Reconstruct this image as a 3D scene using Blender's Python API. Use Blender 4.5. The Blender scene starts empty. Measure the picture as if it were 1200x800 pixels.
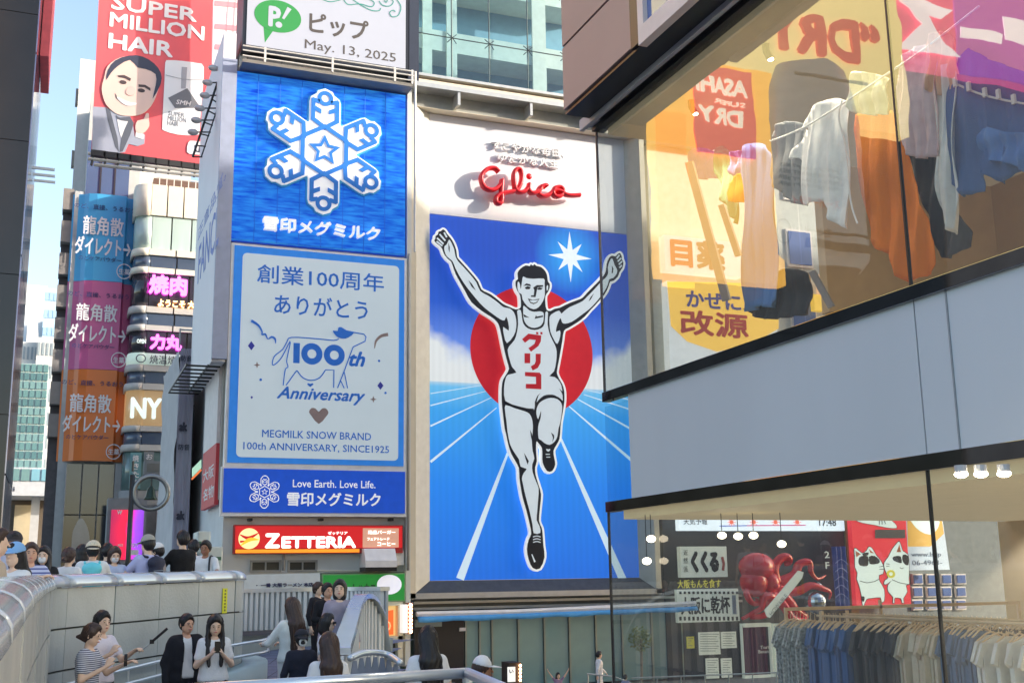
import bpy, bmesh, math, random
import numpy as np
from mathutils import Vector, Matrix
from mathutils.geometry import tessellate_polygon
random.seed(7); rng = np.random.default_rng(5)
SC = bpy.context.scene
COL = SC.collection
R = math.radians

# ------------------------------------------------------------------ camera
FPX = 1344.0                      # focal length in pixels of a 1200 px wide frame
def _n(v):
    v = np.array(v, float); return v / np.linalg.norm(v)
_Y = _n((-546, -286, -FPX))       # direction of the world axes seen in the camera's frame
_Z = _n(np.cross((1, 0.0154, 0), _Y)); _Z = _Z if _Z[1] > 0 else -_Z
_X = np.cross(_Y, _Z)
AX = np.array([_X, _Y, _Z])       # world = AX @ cam
EYE = 1.7
cam = bpy.data.cameras.new('camera'); cam_o = bpy.data.objects.new('camera', cam); COL.objects.link(cam_o)
cam.sensor_width = 36; cam.lens = 36 * FPX / 1200; cam.clip_end = 3000; cam.clip_start = 0.1
cam_o.matrix_world = Matrix.Translation((0, 0, EYE)) @ Matrix(AX.tolist()).to_4x4()
SC.camera = cam_o

# ------------------------------------------------------------------ light
SUN = Vector((0.86, -0.46, 0.30)).normalized()
w = bpy.data.worlds.new('World'); SC.world = w; w.use_nodes = True
nt = w.node_tree; nt.nodes.clear()
sky = nt.nodes.new('ShaderNodeTexSky'); sky.sky_type = 'NISHITA'; sky.sun_disc = False
sky.sun_elevation = math.asin(SUN.z); sky.sun_rotation = math.atan2(SUN.x, SUN.y)
sky.air_density = 1.0; sky.dust_density = 2.0; sky.ozone_density = 1.0
bg = nt.nodes.new('ShaderNodeBackground'); bg.inputs[1].default_value = 0.15
ow = nt.nodes.new('ShaderNodeOutputWorld')
nt.links.new(sky.outputs[0], bg.inputs[0]); nt.links.new(bg.outputs[0], ow.inputs[0])
sl = bpy.data.lights.new('sun', 'SUN'); sl.energy = 2.0; sl.angle = R(0.6); sl.color = (1.0, 0.93, 0.86)
so = bpy.data.objects.new('sun', sl); COL.objects.link(so)
so.rotation_euler = (-SUN).to_track_quat('-Z', 'Y').to_euler()
vs = SC.view_settings; vs.view_transform = 'Standard'; vs.look = 'None'; vs.exposure = 1.6; vs.gamma = 1.0; vs.use_white_balance = True; vs.white_balance_temperature = 6900; vs.white_balance_tint = 10
SC.cycles.max_bounces = 8; SC.cycles.transparent_max_bounces = 16

# ------------------------------------------------------------------ planes
def ray(x, y): return AX @ np.array((x - 600, -(y - 400), -FPX))
class Pl:
    """a plane at a fixed X, Y or Z; n points to the street side"""
    def __init__(s, ax, v, sign=None):
        s.a = 'XYZ'.index(ax); s.v = v
        s.n = Vector((0, 0, 0)); s.n[s.a] = sign if sign else (-1 if ax != 'Z' else 1)
    def __call__(s, x, y, off=0.0):
        r = ray(x, y); k = s.v - (EYE if s.a == 2 else 0)
        p = r * (k / r[s.a]); return Vector((p[0], p[1], p[2] + EYE)) + s.n * off
def atd(x, y, d):
    r = ray(x, y) / FPX * d; return Vector((r[0], r[1], r[2] + EYE))

# ------------------------------------------------------------------ materials
MATS = {}
def srgb(r, g, b):
    f = lambda c: (c / 255 / 12.92) if c / 255 <= 0.04045 else ((c / 255 + 0.055) / 1.055) ** 2.4
    return (f(r), f(g), f(b))
def mat(name, col, rough=0.6, metal=0.0, emit=0.0, var=0.08, scale=3.0, bump=0.0, bscale=40.0, ecol=None, spec=None, streak=0.0):
    if name in MATS: return MATS[name]
    m = bpy.data.materials.new(name); m.use_nodes = True; MATS[name] = m
    t = m.node_tree; b = t.nodes['Principled BSDF']
    b.inputs['Roughness'].default_value = rough; b.inputs['Metallic'].default_value = metal
    if spec is not None: b.inputs['Specular IOR Level'].default_value = spec
    col = tuple(min(max(c, .80), c*1.25) for c in col) if emit == 0 else tuple(col)
    tc = t.nodes.new('ShaderNodeTexCoord')
    if var > 0:
        nz = t.nodes.new('ShaderNodeTexNoise'); nz.inputs['Scale'].default_value = scale; nz.inputs['Detail'].default_value = 5
        mp = t.nodes.new('ShaderNodeMapping'); t.links.new(tc.outputs['Object'], mp.inputs[0])
        if streak: mp.inputs['Scale'].default_value = (1, 1, 1 / streak)
        t.links.new(mp.outputs[0], nz.inputs['Vector'])
        mr = t.nodes.new('ShaderNodeMapRange'); mr.inputs[1].default_value = 0.25; mr.inputs[2].default_value = 0.75
        mr.inputs[3].default_value = 1 - var; mr.inputs[4].default_value = 1 + var
        t.links.new(nz.outputs[0], mr.inputs[0])
        mx = t.nodes.new('ShaderNodeVectorMath'); mx.operation = 'SCALE'; mx.inputs[0].default_value = col
        t.links.new(mr.outputs[0], mx.inputs['Scale']); t.links.new(mx.outputs[0], b.inputs['Base Color'])
    else: b.inputs['Base Color'].default_value = col + (1,)
    if bump > 0:
        n2 = t.nodes.new('ShaderNodeTexNoise'); n2.inputs['Scale'].default_value = bscale; n2.inputs['Detail'].default_value = 4
        t.links.new(tc.outputs['Object'], n2.inputs['Vector'])
        bp = t.nodes.new('ShaderNodeBump'); bp.inputs['Strength'].default_value = bump; bp.inputs['Distance'].default_value = 0.02
        t.links.new(n2.outputs[0], bp.inputs['Height']); t.links.new(bp.outputs[0], b.inputs['Normal'])
    if emit > 0:
        b.inputs['Emission Strength'].default_value = emit
        b.inputs['Emission Color'].default_value = tuple(ecol if ecol else col) + (1,)
    return m
def glass(name, tint=(0.9, 0.95, 0.94), ior=1.8, rough=0.0, wavy=0.0, dust_haze=0.0):
    if name in MATS: return MATS[name]
    m = bpy.data.materials.new(name); m.use_nodes = True; MATS[name] = m
    t = m.node_tree; t.nodes.clear()
    o = t.nodes.new('ShaderNodeOutputMaterial'); mx = t.nodes.new('ShaderNodeMixShader')
    tr = t.nodes.new('ShaderNodeBsdfTransparent'); tr.inputs[0].default_value = tint + (1,)
    gl = t.nodes.new('ShaderNodeBsdfGlossy'); gl.inputs['Roughness'].default_value = rough
    fr = t.nodes.new('ShaderNodeFresnel'); fr.inputs[0].default_value = ior
    ge = t.nodes.new('ShaderNodeNewGeometry'); sb = t.nodes.new('ShaderNodeMath'); sb.operation = 'SUBTRACT'; sb.inputs[0].default_value = 1; t.links.new(ge.outputs['Backfacing'], sb.inputs[1])
    ml = t.nodes.new('ShaderNodeMath'); ml.operation = 'MULTIPLY'; t.links.new(fr.outputs[0], ml.inputs[0]); t.links.new(sb.outputs[0], ml.inputs[1])   # the front face reflects
    t.links.new(ml.outputs[0], mx.inputs[0]); t.links.new(tr.outputs[0], mx.inputs[1]); t.links.new(gl.outputs[0], mx.inputs[2])
    if dust_haze:  # dusty diffuse veil mixed in to paint a pale haze on the pane
        df = t.nodes.new('ShaderNodeBsdfDiffuse'); df.inputs[0].default_value = (.82, .80, .76, 1); m2 = t.nodes.new('ShaderNodeMixShader'); m2.inputs[0].default_value = dust_haze
        t.links.new(mx.outputs[0], m2.inputs[1]); t.links.new(df.outputs[0], m2.inputs[2]); t.links.new(m2.outputs[0], o.inputs[0])
    else: t.links.new(mx.outputs[0], o.inputs[0])
    if wavy:
        n2 = t.nodes.new('ShaderNodeTexNoise'); n2.inputs['Scale'].default_value = 0.8
        tc = t.nodes.new('ShaderNodeTexCoord'); t.links.new(tc.outputs['Object'], n2.inputs['Vector'])
        bp = t.nodes.new('ShaderNodeBump'); bp.inputs['Strength'].default_value = wavy; bp.inputs['Distance'].default_value = 0.02
        t.links.new(n2.outputs[0], bp.inputs['Height']); t.links.new(bp.outputs[0], gl.inputs['Normal'])
    return m
def C(name, r, g, b, **k): return mat(name, srgb(r, g, b), **k)

# ------------------------------------------------------------------ objects
def tag(o, label=None, cat=None, group=None, kind=None):
    if label: o['label'] = label
    if cat: o['category'] = cat
    if group: o['group'] = group
    if kind: o['kind'] = kind
    return o
def thing(name, label, cat, loc=(0, 0, 0), group=None, rz=0.0):
    o = bpy.data.objects.new(name, None); COL.objects.link(o); o.location = loc; o.rotation_euler = (0, 0, rz)
    o.empty_display_size = 0.3
    return tag(o, label, cat, group)
def wloc(o):
    v = Vector((0, 0, 0))
    while o: v = v + Vector(o.location); o = o.parent
    return v
class MB:
    def __init__(s): s.v = []; s.f = []
    def add(s, vs, fs):
        b = len(s.v); s.v += [tuple(p) for p in vs]; s.f += [tuple(i + b for i in f) for f in fs]; return s
    def box(s, a, b):
        x0, y0, z0 = [min(a[i], b[i]) for i in range(3)]; x1, y1, z1 = [max(a[i], b[i]) for i in range(3)]
        return s.add([(x0,y0,z0),(x1,y0,z0),(x1,y1,z0),(x0,y1,z0),(x0,y0,z1),(x1,y0,z1),(x1,y1,z1),(x0,y1,z1)],
              [(3,2,1,0),(4,5,6,7),(0,1,5,4),(1,2,6,5),(2,3,7,6),(3,0,4,7)])
    def prism(s, front, d, holes=()):
        """front: 3-D outline, extruded by vector d (away from the viewer)"""
        d = Vector(d); loops = [list(map(Vector, front))] + [list(map(Vector, h)) for h in holes]
        tr = tessellate_polygon(loops); fl = [p for l in loops for p in l]; n = len(fl)
        # orient: normal must be opposite to d
        fs = []
        for t in tr:
            a, b, c = (fl[i] for i in t)
            t = tuple(t) if (b - a).cross(c - a).dot(d) < 0 else tuple(reversed(t))
            fs.append(t); fs.append(tuple(i + n for i in reversed(t)))
        k = 0
        for l in loops:
            m = len(l)
            for i in range(m):
                j = (i + 1) % m; fs.append((k + i, k + j, k + j + n, k + i + n))
            k += m
        return s.add(fl + [p + d for p in fl], fs)
    def tube(s, pts, r, n=8, cap=True, up=None, flat=1.0):
        pts = [Vector(p) for p in pts]; rs = r if isinstance(r, (list, tuple)) else [r] * len(pts)
        vs = []; fs = []; u0 = None
        for i, p in enumerate(pts):
            t = (pts[min(i + 1, len(pts) - 1)] - pts[max(i - 1, 0)])
            t = t.normalized() if t.length > 1e-9 else Vector((0, 0, 1))
            if up is not None: a = Vector(up)
            else: a = u0 if u0 is not None else (Vector((0, 0, 1)) if abs(t.z) < 0.9 else Vector((1, 0, 0)))
            a = (a - t * a.dot(t)); a = a.normalized() if a.length > 1e-6 else t.orthogonal().normalized()
            b = t.cross(a); u0 = a
            for k in range(n):
                q = 2 * math.pi * (k + 0.5) / n; vs.append(p + (a * math.cos(q) * flat + b * math.sin(q)) * rs[i])
        for i in range(len(pts) - 1):
            for k in range(n):
                k2 = (k + 1) % n; fs.append((i*n+k, i*n+k2, (i+1)*n+k2, (i+1)*n+k))
        if cap: fs.append(tuple(range(n - 1, -1, -1))); fs.append(tuple((len(pts) - 1) * n + k for k in range(n)))
        return s.add(vs, fs)
    def ell(s, c, r, nu=14, nv=9, rot=None):
        vs = []; fs = []; c = Vector(c)
        for j in range(nv + 1):
            th = math.pi * j / nv
            for i in range(nu):
                ph = 2 * math.pi * i / nu
                p = Vector((r[0]*math.sin(th)*math.cos(ph), r[1]*math.sin(th)*math.sin(ph), r[2]*math.cos(th)))
                vs.append(c + (rot @ p if rot else p))
        for j in range(nv):
            for i in range(nu):
                i2 = (i + 1) % nu; fs.append((j*nu+i, (j+1)*nu+i, (j+1)*nu+i2, j*nu+i2))
        return s.add(vs, fs)
    def strip(s, A, B, d=None):
        """wall of quads between two polylines, thickness vector list or vector d"""
        n = len(A); vs = [Vector(p) for p in A] + [Vector(p) for p in B]; fs = [(i, i+1, n+i+1, n+i) for i in range(n-1)]
        if d is not None:
            D = d if isinstance(d, list) else [Vector(d)] * n
            vs += [Vector(A[i]) + D[i] for i in range(n)] + [Vector(B[i]) + D[i] for i in range(n)]
            m = 2 * n; fs += [(m+i+1, m+i, m+n+i, m+n+i+1) for i in range(n-1)]
            fs += [(i+1, i, m+i, m+i+1) for i in range(n-1)] + [(n+i, n+i+1, m+n+i+1, m+n+i) for i in range(n-1)]
            fs += [(0, n, m+n, m), (n-1, m+n-1, m+2*n-1, 2*n-1)]
        return s.add(vs, fs)
    def build(s, name, m, parent=None, label=None, cat=None, group=None, kind=None, smooth=False, base=True, local=False, bev=0.0):
        if not s.v: return None
        vs = np.array(s.v, float)
        if parent is not None: o0 = np.zeros(3) if local else np.array(wloc(parent))
        elif base: o0 = np.array([(vs[:,0].min()+vs[:,0].max())/2, (vs[:,1].min()+vs[:,1].max())/2, vs[:,2].min()])
        else: o0 = np.zeros(3)
        loc = np.zeros(3)
        if parent is not None and not local:      # every part has its own origin at its base
            c = np.array([(vs[:,0].min()+vs[:,0].max())/2, (vs[:,1].min()+vs[:,1].max())/2, vs[:,2].min()])
            loc = c - o0; o0 = c
        me = bpy.data.meshes.new(name); me.from_pydata((vs - o0).tolist(), [], s.f); me.materials.append(m); me.update()
        if bev or True:
            bm = bmesh.new(); bm.from_mesh(me)
            if len(bm.faces) < 60000: bmesh.ops.recalc_face_normals(bm, faces=bm.faces)
            if bev: bmesh.ops.bevel(bm, geom=[e for e in bm.edges if e.is_manifold and e.calc_face_angle(0) > 0.6], offset=bev, segments=2, affect='EDGES', profile=0.6)
            bm.to_mesh(me); bm.free()
        if smooth: me.polygons.foreach_set('use_smooth', [True] * len(me.polygons))
        o = bpy.data.objects.new(name, me); COL.objects.link(o)
        o.location = loc if parent is not None else o0
        if parent is not None: o.parent = parent
        return tag(o, label, cat, group, kind)
def dup(o, parent=None):
    c = o.copy(); COL.objects.link(c)
    if parent is not None: c.parent = parent
    for ch in list(o.children): dup(ch, c)
    return c
def cat(pts, n=4, closed=False):
    """smooth curve through points (Catmull-Rom)"""
    P = [Vector(p).to_3d() if len(p) == 2 else Vector(p) for p in pts]; N = len(P); out = []
    for i in range(N if closed else N - 1):
        g = lambda k: P[k % N] if closed else P[min(max(k, 0), N - 1)]
        a, b, c, d = g(i-1), g(i), g(i+1), g(i+2)
        for k in range(n):
            t = k / n; out.append(0.5*((2*b)+(-a+c)*t+(2*a-5*b+4*c-d)*t*t+(-a+3*b-3*c+d)*t*t*t))
    if not closed: out.append(P[-1])
    return [tuple(p)[:len(pts[0])] for p in out]
def inset(pts, d):
    """move a closed 2-D outline outward by d (pixels)"""
    n = len(pts); A = sum(pts[i][0]*pts[(i+1)%n][1]-pts[(i+1)%n][0]*pts[i][1] for i in range(n)); s = 1 if A > 0 else -1; out = []
    for i in range(n):
        p, q, r_ = Vector(pts[i-1]), Vector(pts[i]), Vector(pts[(i+1) % n])
        a = (q-p).normalized(); b = (r_-q).normalized(); na = Vector((a.y, -a.x))*s; nb = Vector((b.y, -b.x))*s
        m = na + nb; m = m.normalized() if m.length > 1e-3 else na
        k = min(1.6, 1/max(0.5, m.dot(na))); out.append(tuple(q + m*d*k))
    return out
def ppoly(mb, pl, pts, proud, thick=None, holes=()):
    """outline in photo pixels laid on a real plane"""
    th = proud if thick is None else thick
    mb.prism([pl(x, y, proud) for x, y in pts], -pl.n * th, [[pl(x, y, proud) for x, y in h] for h in holes]); return mb
def pquad(mb, pl, x0, y0, x1, y1, proud, thick=None):
    """axis-aligned rectangle of the plane from its upper-left to its lower-right pixel"""
    a = pl(x0, y0); b = pl(x1, y1); th = proud if thick is None else thick
    if pl.a == 1: c = [(a.x, pl.v, a.z), (b.x, pl.v, a.z), (b.x, pl.v, b.z), (a.x, pl.v, b.z)]
    else: c = [(pl.v, a.y, a.z), (pl.v, b.y, a.z), (pl.v, b.y, b.z), (pl.v, a.y, b.z)]
    mb.prism([Vector(p) + pl.n * proud for p in c], -pl.n * th); return mb
def pell(mb, pl, cx, cy, rx, ry, proud, thick=None, n=28, hole=None):
    c = pl(cx, cy); U = (pl(cx + rx, cy) - c); U = Vector((U.x, U.y, 0)); V = Vector((0, 0, (pl(cx, cy - ry) - c).z))
    f = lambda k: [c + pl.n*proud + U*math.cos(2*math.pi*i/n)*k + V*math.sin(2*math.pi*i/n)*k for i in range(n)]
    mb.prism(f(1), -pl.n * (proud if thick is None else thick), [f(hole)] if hole else []); return mb
def stroke(mb, pl, pts, wpx, proud, thick=0.02, smooth=0, closed=False, inc=0.0004):
    """ribbon of width wpx (pixels, or list) along a pixel path, on the plane"""
    if smooth:
        if isinstance(wpx, (list, tuple)):
            w3 = [(p[0], p[1], w_) for p, w_ in zip(pts, wpx)]; w3 = cat(w3, smooth, closed); pts = [p[:2] for p in w3]; wpx = [p[2] for p in w3]
        else: pts = cat(pts, smooth, closed)
    n = len(pts); W = wpx if isinstance(wpx, (list, tuple)) else [wpx]*n; L = []; Rr = []
    for i in range(n):
        a = Vector(pts[i-1] if (i or closed) else pts[i]); b = Vector(pts[(i+1) % n] if (i < n-1 or closed) else pts[i])
        t = (b - a); t = t.normalized() if t.length > 1e-6 else Vector((1, 0)); q = Vector((-t.y, t.x)) * W[i]/2; p = Vector(pts[i])
        L.append(pl(*(p+q), proud + inc*i)); Rr.append(pl(*(p-q), proud + inc*i))
    if closed: L.append(L[0]); Rr.append(Rr[0])
    mb.strip(L, Rr, -pl.n * thick); return mb
TXT = {}
def glyphs(s, bold=0.0, shear=0.0, res=2):
    key = (s, bold, shear)
    if key in TXT: return TXT[key]
    cu = bpy.data.curves.new('txt', 'FONT'); cu.body = s; cu.offset = bold; cu.shear = shear; cu.resolution_u = res; cu.fill_mode = 'FRONT'
    o = bpy.data.objects.new('txt', cu); COL.objects.link(o)
    dg = bpy.context.evaluated_depsgraph_get(); me = bpy.data.meshes.new_from_object(o.evaluated_get(dg))
    v = np.zeros(len(me.vertices)*3); me.vertices.foreach_get('co', v); v = v.reshape(-1, 3)[:, :2]
    f = [tuple(p.vertices) for p in me.polygons]
    bpy.data.objects.remove(o); bpy.data.curves.remove(cu); bpy.data.meshes.remove(me)
    TXT[key] = (v, f); return TXT[key]
def ptext(mb, pl, s, x0, yb, yt, x1, proud, thick=0.01, bold=0.0, shear=0.0, bbox=None):
    """text fitted between pixel x0..x1, base yb, top yt (both measured at x0), on the plane; bold = stroke gain in ems"""
    v, f = glyphs(s, 0.0, shear)
    if not len(v): return mb
    lo = v.min(0); hi = v.max(0)
    A = pl(x0, yb); T = pl(x0, yt); B = pl(x1, yb)
    H = T.z - A.z; U = Vector((B.x - A.x, B.y - A.y, 0)); L = U.length; e = {}
    for t in f:
        for i in range(len(t)): e[(t[i], t[(i+1) % len(t)])] = 1
    q = (v - lo) / (hi - lo); b = max(bold, 0) * H / max(.6, (hi - lo)[1]) * .8
    k = 1 - 2*b/max(L, 1e-6); kz = 1 - 2*b/max(H, 1e-6); Ud = U / max(L, 1e-9)
    offs = [(0, 0)] if b <= 0 else [(0, 0)] + [(math.cos(a)*b, math.sin(a)*b) for a in [math.pi/3*i + .3 for i in range(6)]]
    for j, (du, dv) in enumerate(offs):
        N = pl.n * (proud + .0008*j)
        P = [A + U*(float(a)*k) + Ud*(b + du) + Vector((0, 0, H*kz*float(c) + b + dv)) + N for a, c in q]
        n = len(P); fs = list(f) + ([(a, c, c+n, a+n) for (a, c) in e if (c, a) not in e])
        mb.add(P + [p - pl.n*thick for p in P], fs)
    return mb
# ================================================================= glass corner shop on the right
GX = 8.0; GY = 16.07
glass_up = glass('display_glass', (0.93, 0.95, 0.94), 2.3, wavy=.12, dust_haze=.035)
glass_lo = glass('shop_glass', (0.90, 0.93, 0.92), 1.5, dust_haze=.035)
black_trim = C('black_polished_trim', 120, 120, 124, rough=0.04, metal=1.0, var=0.25, scale=1.5)
dark_joint = C('dark_joint', 25, 26, 28, rough=0.4)
slab_white = C('milk_white_spandrel_glass', 176, 184, 190, rough=0.07, var=0.05, scale=0.5, streak=5, spec=.6)
alu = C('brushed_aluminium', 158, 160, 164, rough=0.4, metal=0.0)
brown_panel = C('brown_metal_cladding', 156, 132, 124, rough=0.5, metal=0.0, var=0.05, scale=0.7)
beige_int = C('warm_shop_plaster', 196, 168, 124, rough=0.8)
shop = thing('glass_shop_building', 'glass corner shop on the right with a pale band between its storeys', 'building', (GX, GY, 0))
X2 = 24.0; YB = 1.5
Z = dict(a0=-0.6, a1=2.70, b1=4.42, c1=8.93)     # lower glass, pale band, upper glass
JY = [9.02, 1.97]                                 # joints between panes
def pane(z0, z1, y0, y1, m, lab=None): return MB().box((GX, y0, z0), (GX + 0.02, y1, z1)).build('pane', m, shop, lab)
for z0, z1, m in ((Z['a0'], Z['a1'], glass_lo), (Z['b1'], Z['c1'], glass_up)):
    pane(z0, z1, JY[0] + 0.012, GY, m); pane(z0, z1, JY[1], JY[0] - 0.012, m)
    mb = MB()
    for y in (JY[0],): mb.box((GX - 0.004, y - 0.012, z0), (GX + 0.03, y + 0.012, z1))
    mb.build('joint', dark_joint, shop)
    # river side
    for k in range(2):
        x0 = GX + 0.03 + k * 3.9
        MB().box((x0, GY - 0.02, z0), (x0 + 3.86, GY, z1)).build('pane', glass('river_glass', (0.93, 0.95, 0.95), 1.12), shop)
    mb = MB(); mb.box((GX - 0.005, GY - 0.01, z0), (GX + 0.028, GY + 0.022, z1)); mb.build('corner_post', dark_joint, shop)
# the glass skirt in front of the pale band at the corner
MB().box((GX, GY - 0.75, Z['a1'] + 0.1), (GX + 0.02, GY, Z['b1'] - 0.1)).build('pane', glass('skirt_glass', (0.85, 0.93, 0.95), 1.3), shop)
for z0, z1, nm in ((Z['a1'] - 0.02, Z['a1'] + 0.14, 'lower_trim'), (Z['b1'] - 0.02, Z['b1'] + 0.13, 'upper_trim')):
    MB().box((GX - 0.03, YB, z0), (GX + 0.1, GY + 0.03, z1)).build(nm, black_trim, shop, bev=0.004)
for y0, y1 in ((JY[0] + 0.01, GY - 0.75), (YB, JY[0] - 0.01)):
    MB().box((GX + 0.025, y0, Z['a1'] + 0.14), (GX + 0.09, y1, Z['b1'] - 0.02)).build('spandrel_panel', slab_white, shop)
MB().box((GX + 0.12, YB, Z['a1'] + 0.02), (X2, GY - 0.9, Z['b1'] - 0.06)).build('floor_slab', beige_int, shop)
MB().box((GX + 0.05, YB, -0.55), (X2, GY - 0.03, -0.05)).build('floor_slab', C('shop_floor', 150, 140, 125, rough=0.4), shop)
# ceiling lips seen just under the slab
MB().box((GX + 0.14, YB, 2.56), (X2, GY - 0.25, 2.70)).build('ceiling', C('warm_ceiling', 196, 176, 134, rough=0.5, emit=0.1, ecol=(1, .8, .52)), shop)  # ceiling glows a little by itself, painting in warm shop light
MB().box((GX + 0.12, YB, 8.8), (X2, GY - 0.2, 9.1)).build('ceiling', C('display_ceiling', 178, 158, 118, rough=0.8, emit=.04, ecol=(1, .85, .6)), shop)  # faint glow added so the ceiling behind the glass looks lighter
# inner walls
mb = MB(); mb.box((15.7, 4, -0.05), (16.1, GY - 0.05, 2.56)); mb.build('inner_wall', beige_int, shop, 'warm beige inner wall of the lower shop')
mb = MB(); mb.box((12.0, 2, 4.5), (12.2, 9.6, 8.8)); mb.build('inner_wall', C('ochre_wall', 160, 128, 80, rough=0.7), shop)
mb = MB(); mb.box((12.2, GY - 0.3, 6.1), (24, GY - 0.1, 8.8)); mb.build('inner_wall', beige_int, shop)
mb = MB(); mb.box((16.1, 8, 4.5), (16.3, GY, 8.8)); mb.build('inner_wall', C('ochre_wall', 160, 128, 80), shop)
# the volume above
a = Pl('X', 7.3)(664, 135)
UZ = 9.02; UY = 15.74
frame_black = C('black_frame_metal', 30, 30, 34, rough=0.35)
MB().box((7.34, YB, UZ + 0.02), (X2, UY - 0.02, UZ + 22)).build('upper_wall', frame_black, shop)
P73 = Pl('X', 7.3)
# bronze panels in a black frame, then windows in pale frames
yA = UY; yB_ = P73(743, 62).y
for z0, z1 in ((UZ + 0.03, P73(663, 55).z - .02), (P73(663, 55).z + .02, P73(663, 55).z + 2.4), (P73(663, 55).z + 2.44, UZ + 8.3)):
    MB().box((7.26, yB_, z0), (7.33, yA - 0.02, z1)).build('cladding_panel', brown_panel, shop, bev=0.006)
MB().box((7.24, yB_ - 0.3, UZ - 0.01), (7.33, yB_ - 0.02, UZ + 12)).build('fin', frame_black, shop)
win = C('window_blue_glass', 96, 112, 160, rough=0.05, var=0.03, spec=0.9)
wfr = C('pinkish_window_frame', 214, 196, 188, rough=0.5)
y = yB_ - 0.32
for k in range(4):
    f = MB(); y1 = y - 2.6; z0, z1 = P73(757, 54).z, UZ + 7
    for q in (((7.2, y - .16, z0), (7.33, y, z1)), ((7.2, y1, z0), (7.33, y1 + .16, z1)), ((7.2, y1 + .16, z0), (7.33, y - .16, z0 + .26))): f.box(*q)
    fo = f.build('window', wfr, shop)
    MB().box((7.27, y1 + .16, z0 + .26), (7.32, y - .16, z1)).build('pane', win, fo); y = y1 - 0.1
# soffit, gutter channel
MB().box((7.3, YB, UZ - 0.04), (8.4, UY, UZ + 0.0)).build('soffit', frame_black, shop)
gu = MB(); gu.box((7.72, YB, 8.90), (7.80, GY + 0.05, 9.09)); gu.box((7.80, YB, 8.99), (8.03, GY + 0.03, 9.08)); gu.build('gutter', alu, shop, bev=0.01)
MB().box((7.93, YB, 8.91), (8.15, GY + 0.02, 8.98)).build('head_rail', C('dark_rubber_head', 40, 42, 40, rough=0.5), shop)
# row of buildings along this bank, out of the frame: they shade the bridge
nb = thing('riverside_building', 'tall riverside block behind the glass shop, out of sight', 'building', (60, 5, 0))
MB().box((24.3, -12, 0), (95, 14, 37.5)).build('wall', C('neighbour_wall', 150, 148, 140), nb)
MB().box((24.5, 14.0, 4), (94, 14.15, 30)).build('window_band', win, nb)

# lamps under the warm ceiling
spot_e = mat('lit_spot_lamp', (1, 0.85, 0.6), emit=14, ecol=(1, .86, .62), var=0)
for k, (px, py) in enumerate(((1130, 593), (1153, 591), (1180, 587))):
    p = atd(px, py, 9.4); p.z = 2.50; t = thing('spot_lamp', ['first', 'middle', 'last'][k] + ' of the three lit white spotlights under the warm shop ceiling', 'lamp', p, 'spotlights under the shop ceiling')
    _l = bpy.data.lights.new('spot', 'SPOT'); _l.energy = 70; _l.color = (1, .84, .62); _l.spot_size = 2.0; _l.shadow_soft_size = .05; _lo = bpy.data.objects.new('lamp_light', _l); COL.objects.link(_lo); _lo.parent = t; _lo.location = (.3, 0, -.03)
    MB().tube([(p.x, p.y, 2.56), (p.x, p.y, 2.5)], 0.05, 12).build('housing', alu, t); MB().ell((p.x, p.y, 2.485), (.055, .055, .03)).build('bulb', spot_e, t)
for k, (px, py) in enumerate(((846, 627), (865, 628), (883, 627), (916, 637), (763, 631), (758, 657))):
    p = atd(px, py, 16.2); t = thing('pendant_lamp', ['round glowing lamp left of the row above the octopus', 'middle round lamp of the row above the octopus', 'round lamp right of the row above the octopus',
        'small round lamp hanging above the octopus tentacle', 'upper small lamp beside the glass corner', 'lower small lamp beside the glass corner'][k], 'lamp', (p.x, p.y, p.z), 'small round lamps in the lower shop')
    MB().ell(p, (.065, .065, .05)).build('bulb', mat('soft_bulb', (1, .9, .7), emit=2.2, ecol=(1, .88, .66), var=0), t); MB().tube([p, (p.x, p.y, 2.56)], .006, 5).build('cord', dark_joint, t)

for k, y in enumerate((14.2, 12.2, 10.2)):  # lamps added to brighten the clothes in the upper display
    t = thing('track_lamp', ['track lamp nearest the river', 'middle track lamp', 'track lamp nearest the black joint'][k] + ' on the display ceiling behind the upper glass', 'lamp', (8.7, y, 8.6), 'track lamps of the upper display')
    MB().tube([(8.7, y, 8.8), (8.7, y, 8.7), (8.76, y, 8.6)], .05, 10).build('housing', dark_joint, t); MB().ell((8.765, y, 8.59), (.04, .04, .02)).build('bulb', spot_e, t)
    _l = bpy.data.lights.new('track', 'SPOT'); _l.energy = 90; _l.color = (1, .88, .72); _l.spot_size = 2.4; _l.shadow_soft_size = .06; _lo = bpy.data.objects.new('lamp_light', _l); COL.objects.link(_lo); _lo.parent = t; _lo.location = (.08, 0, -.06); _lo.rotation_euler = (0, R(30), 0)
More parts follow.
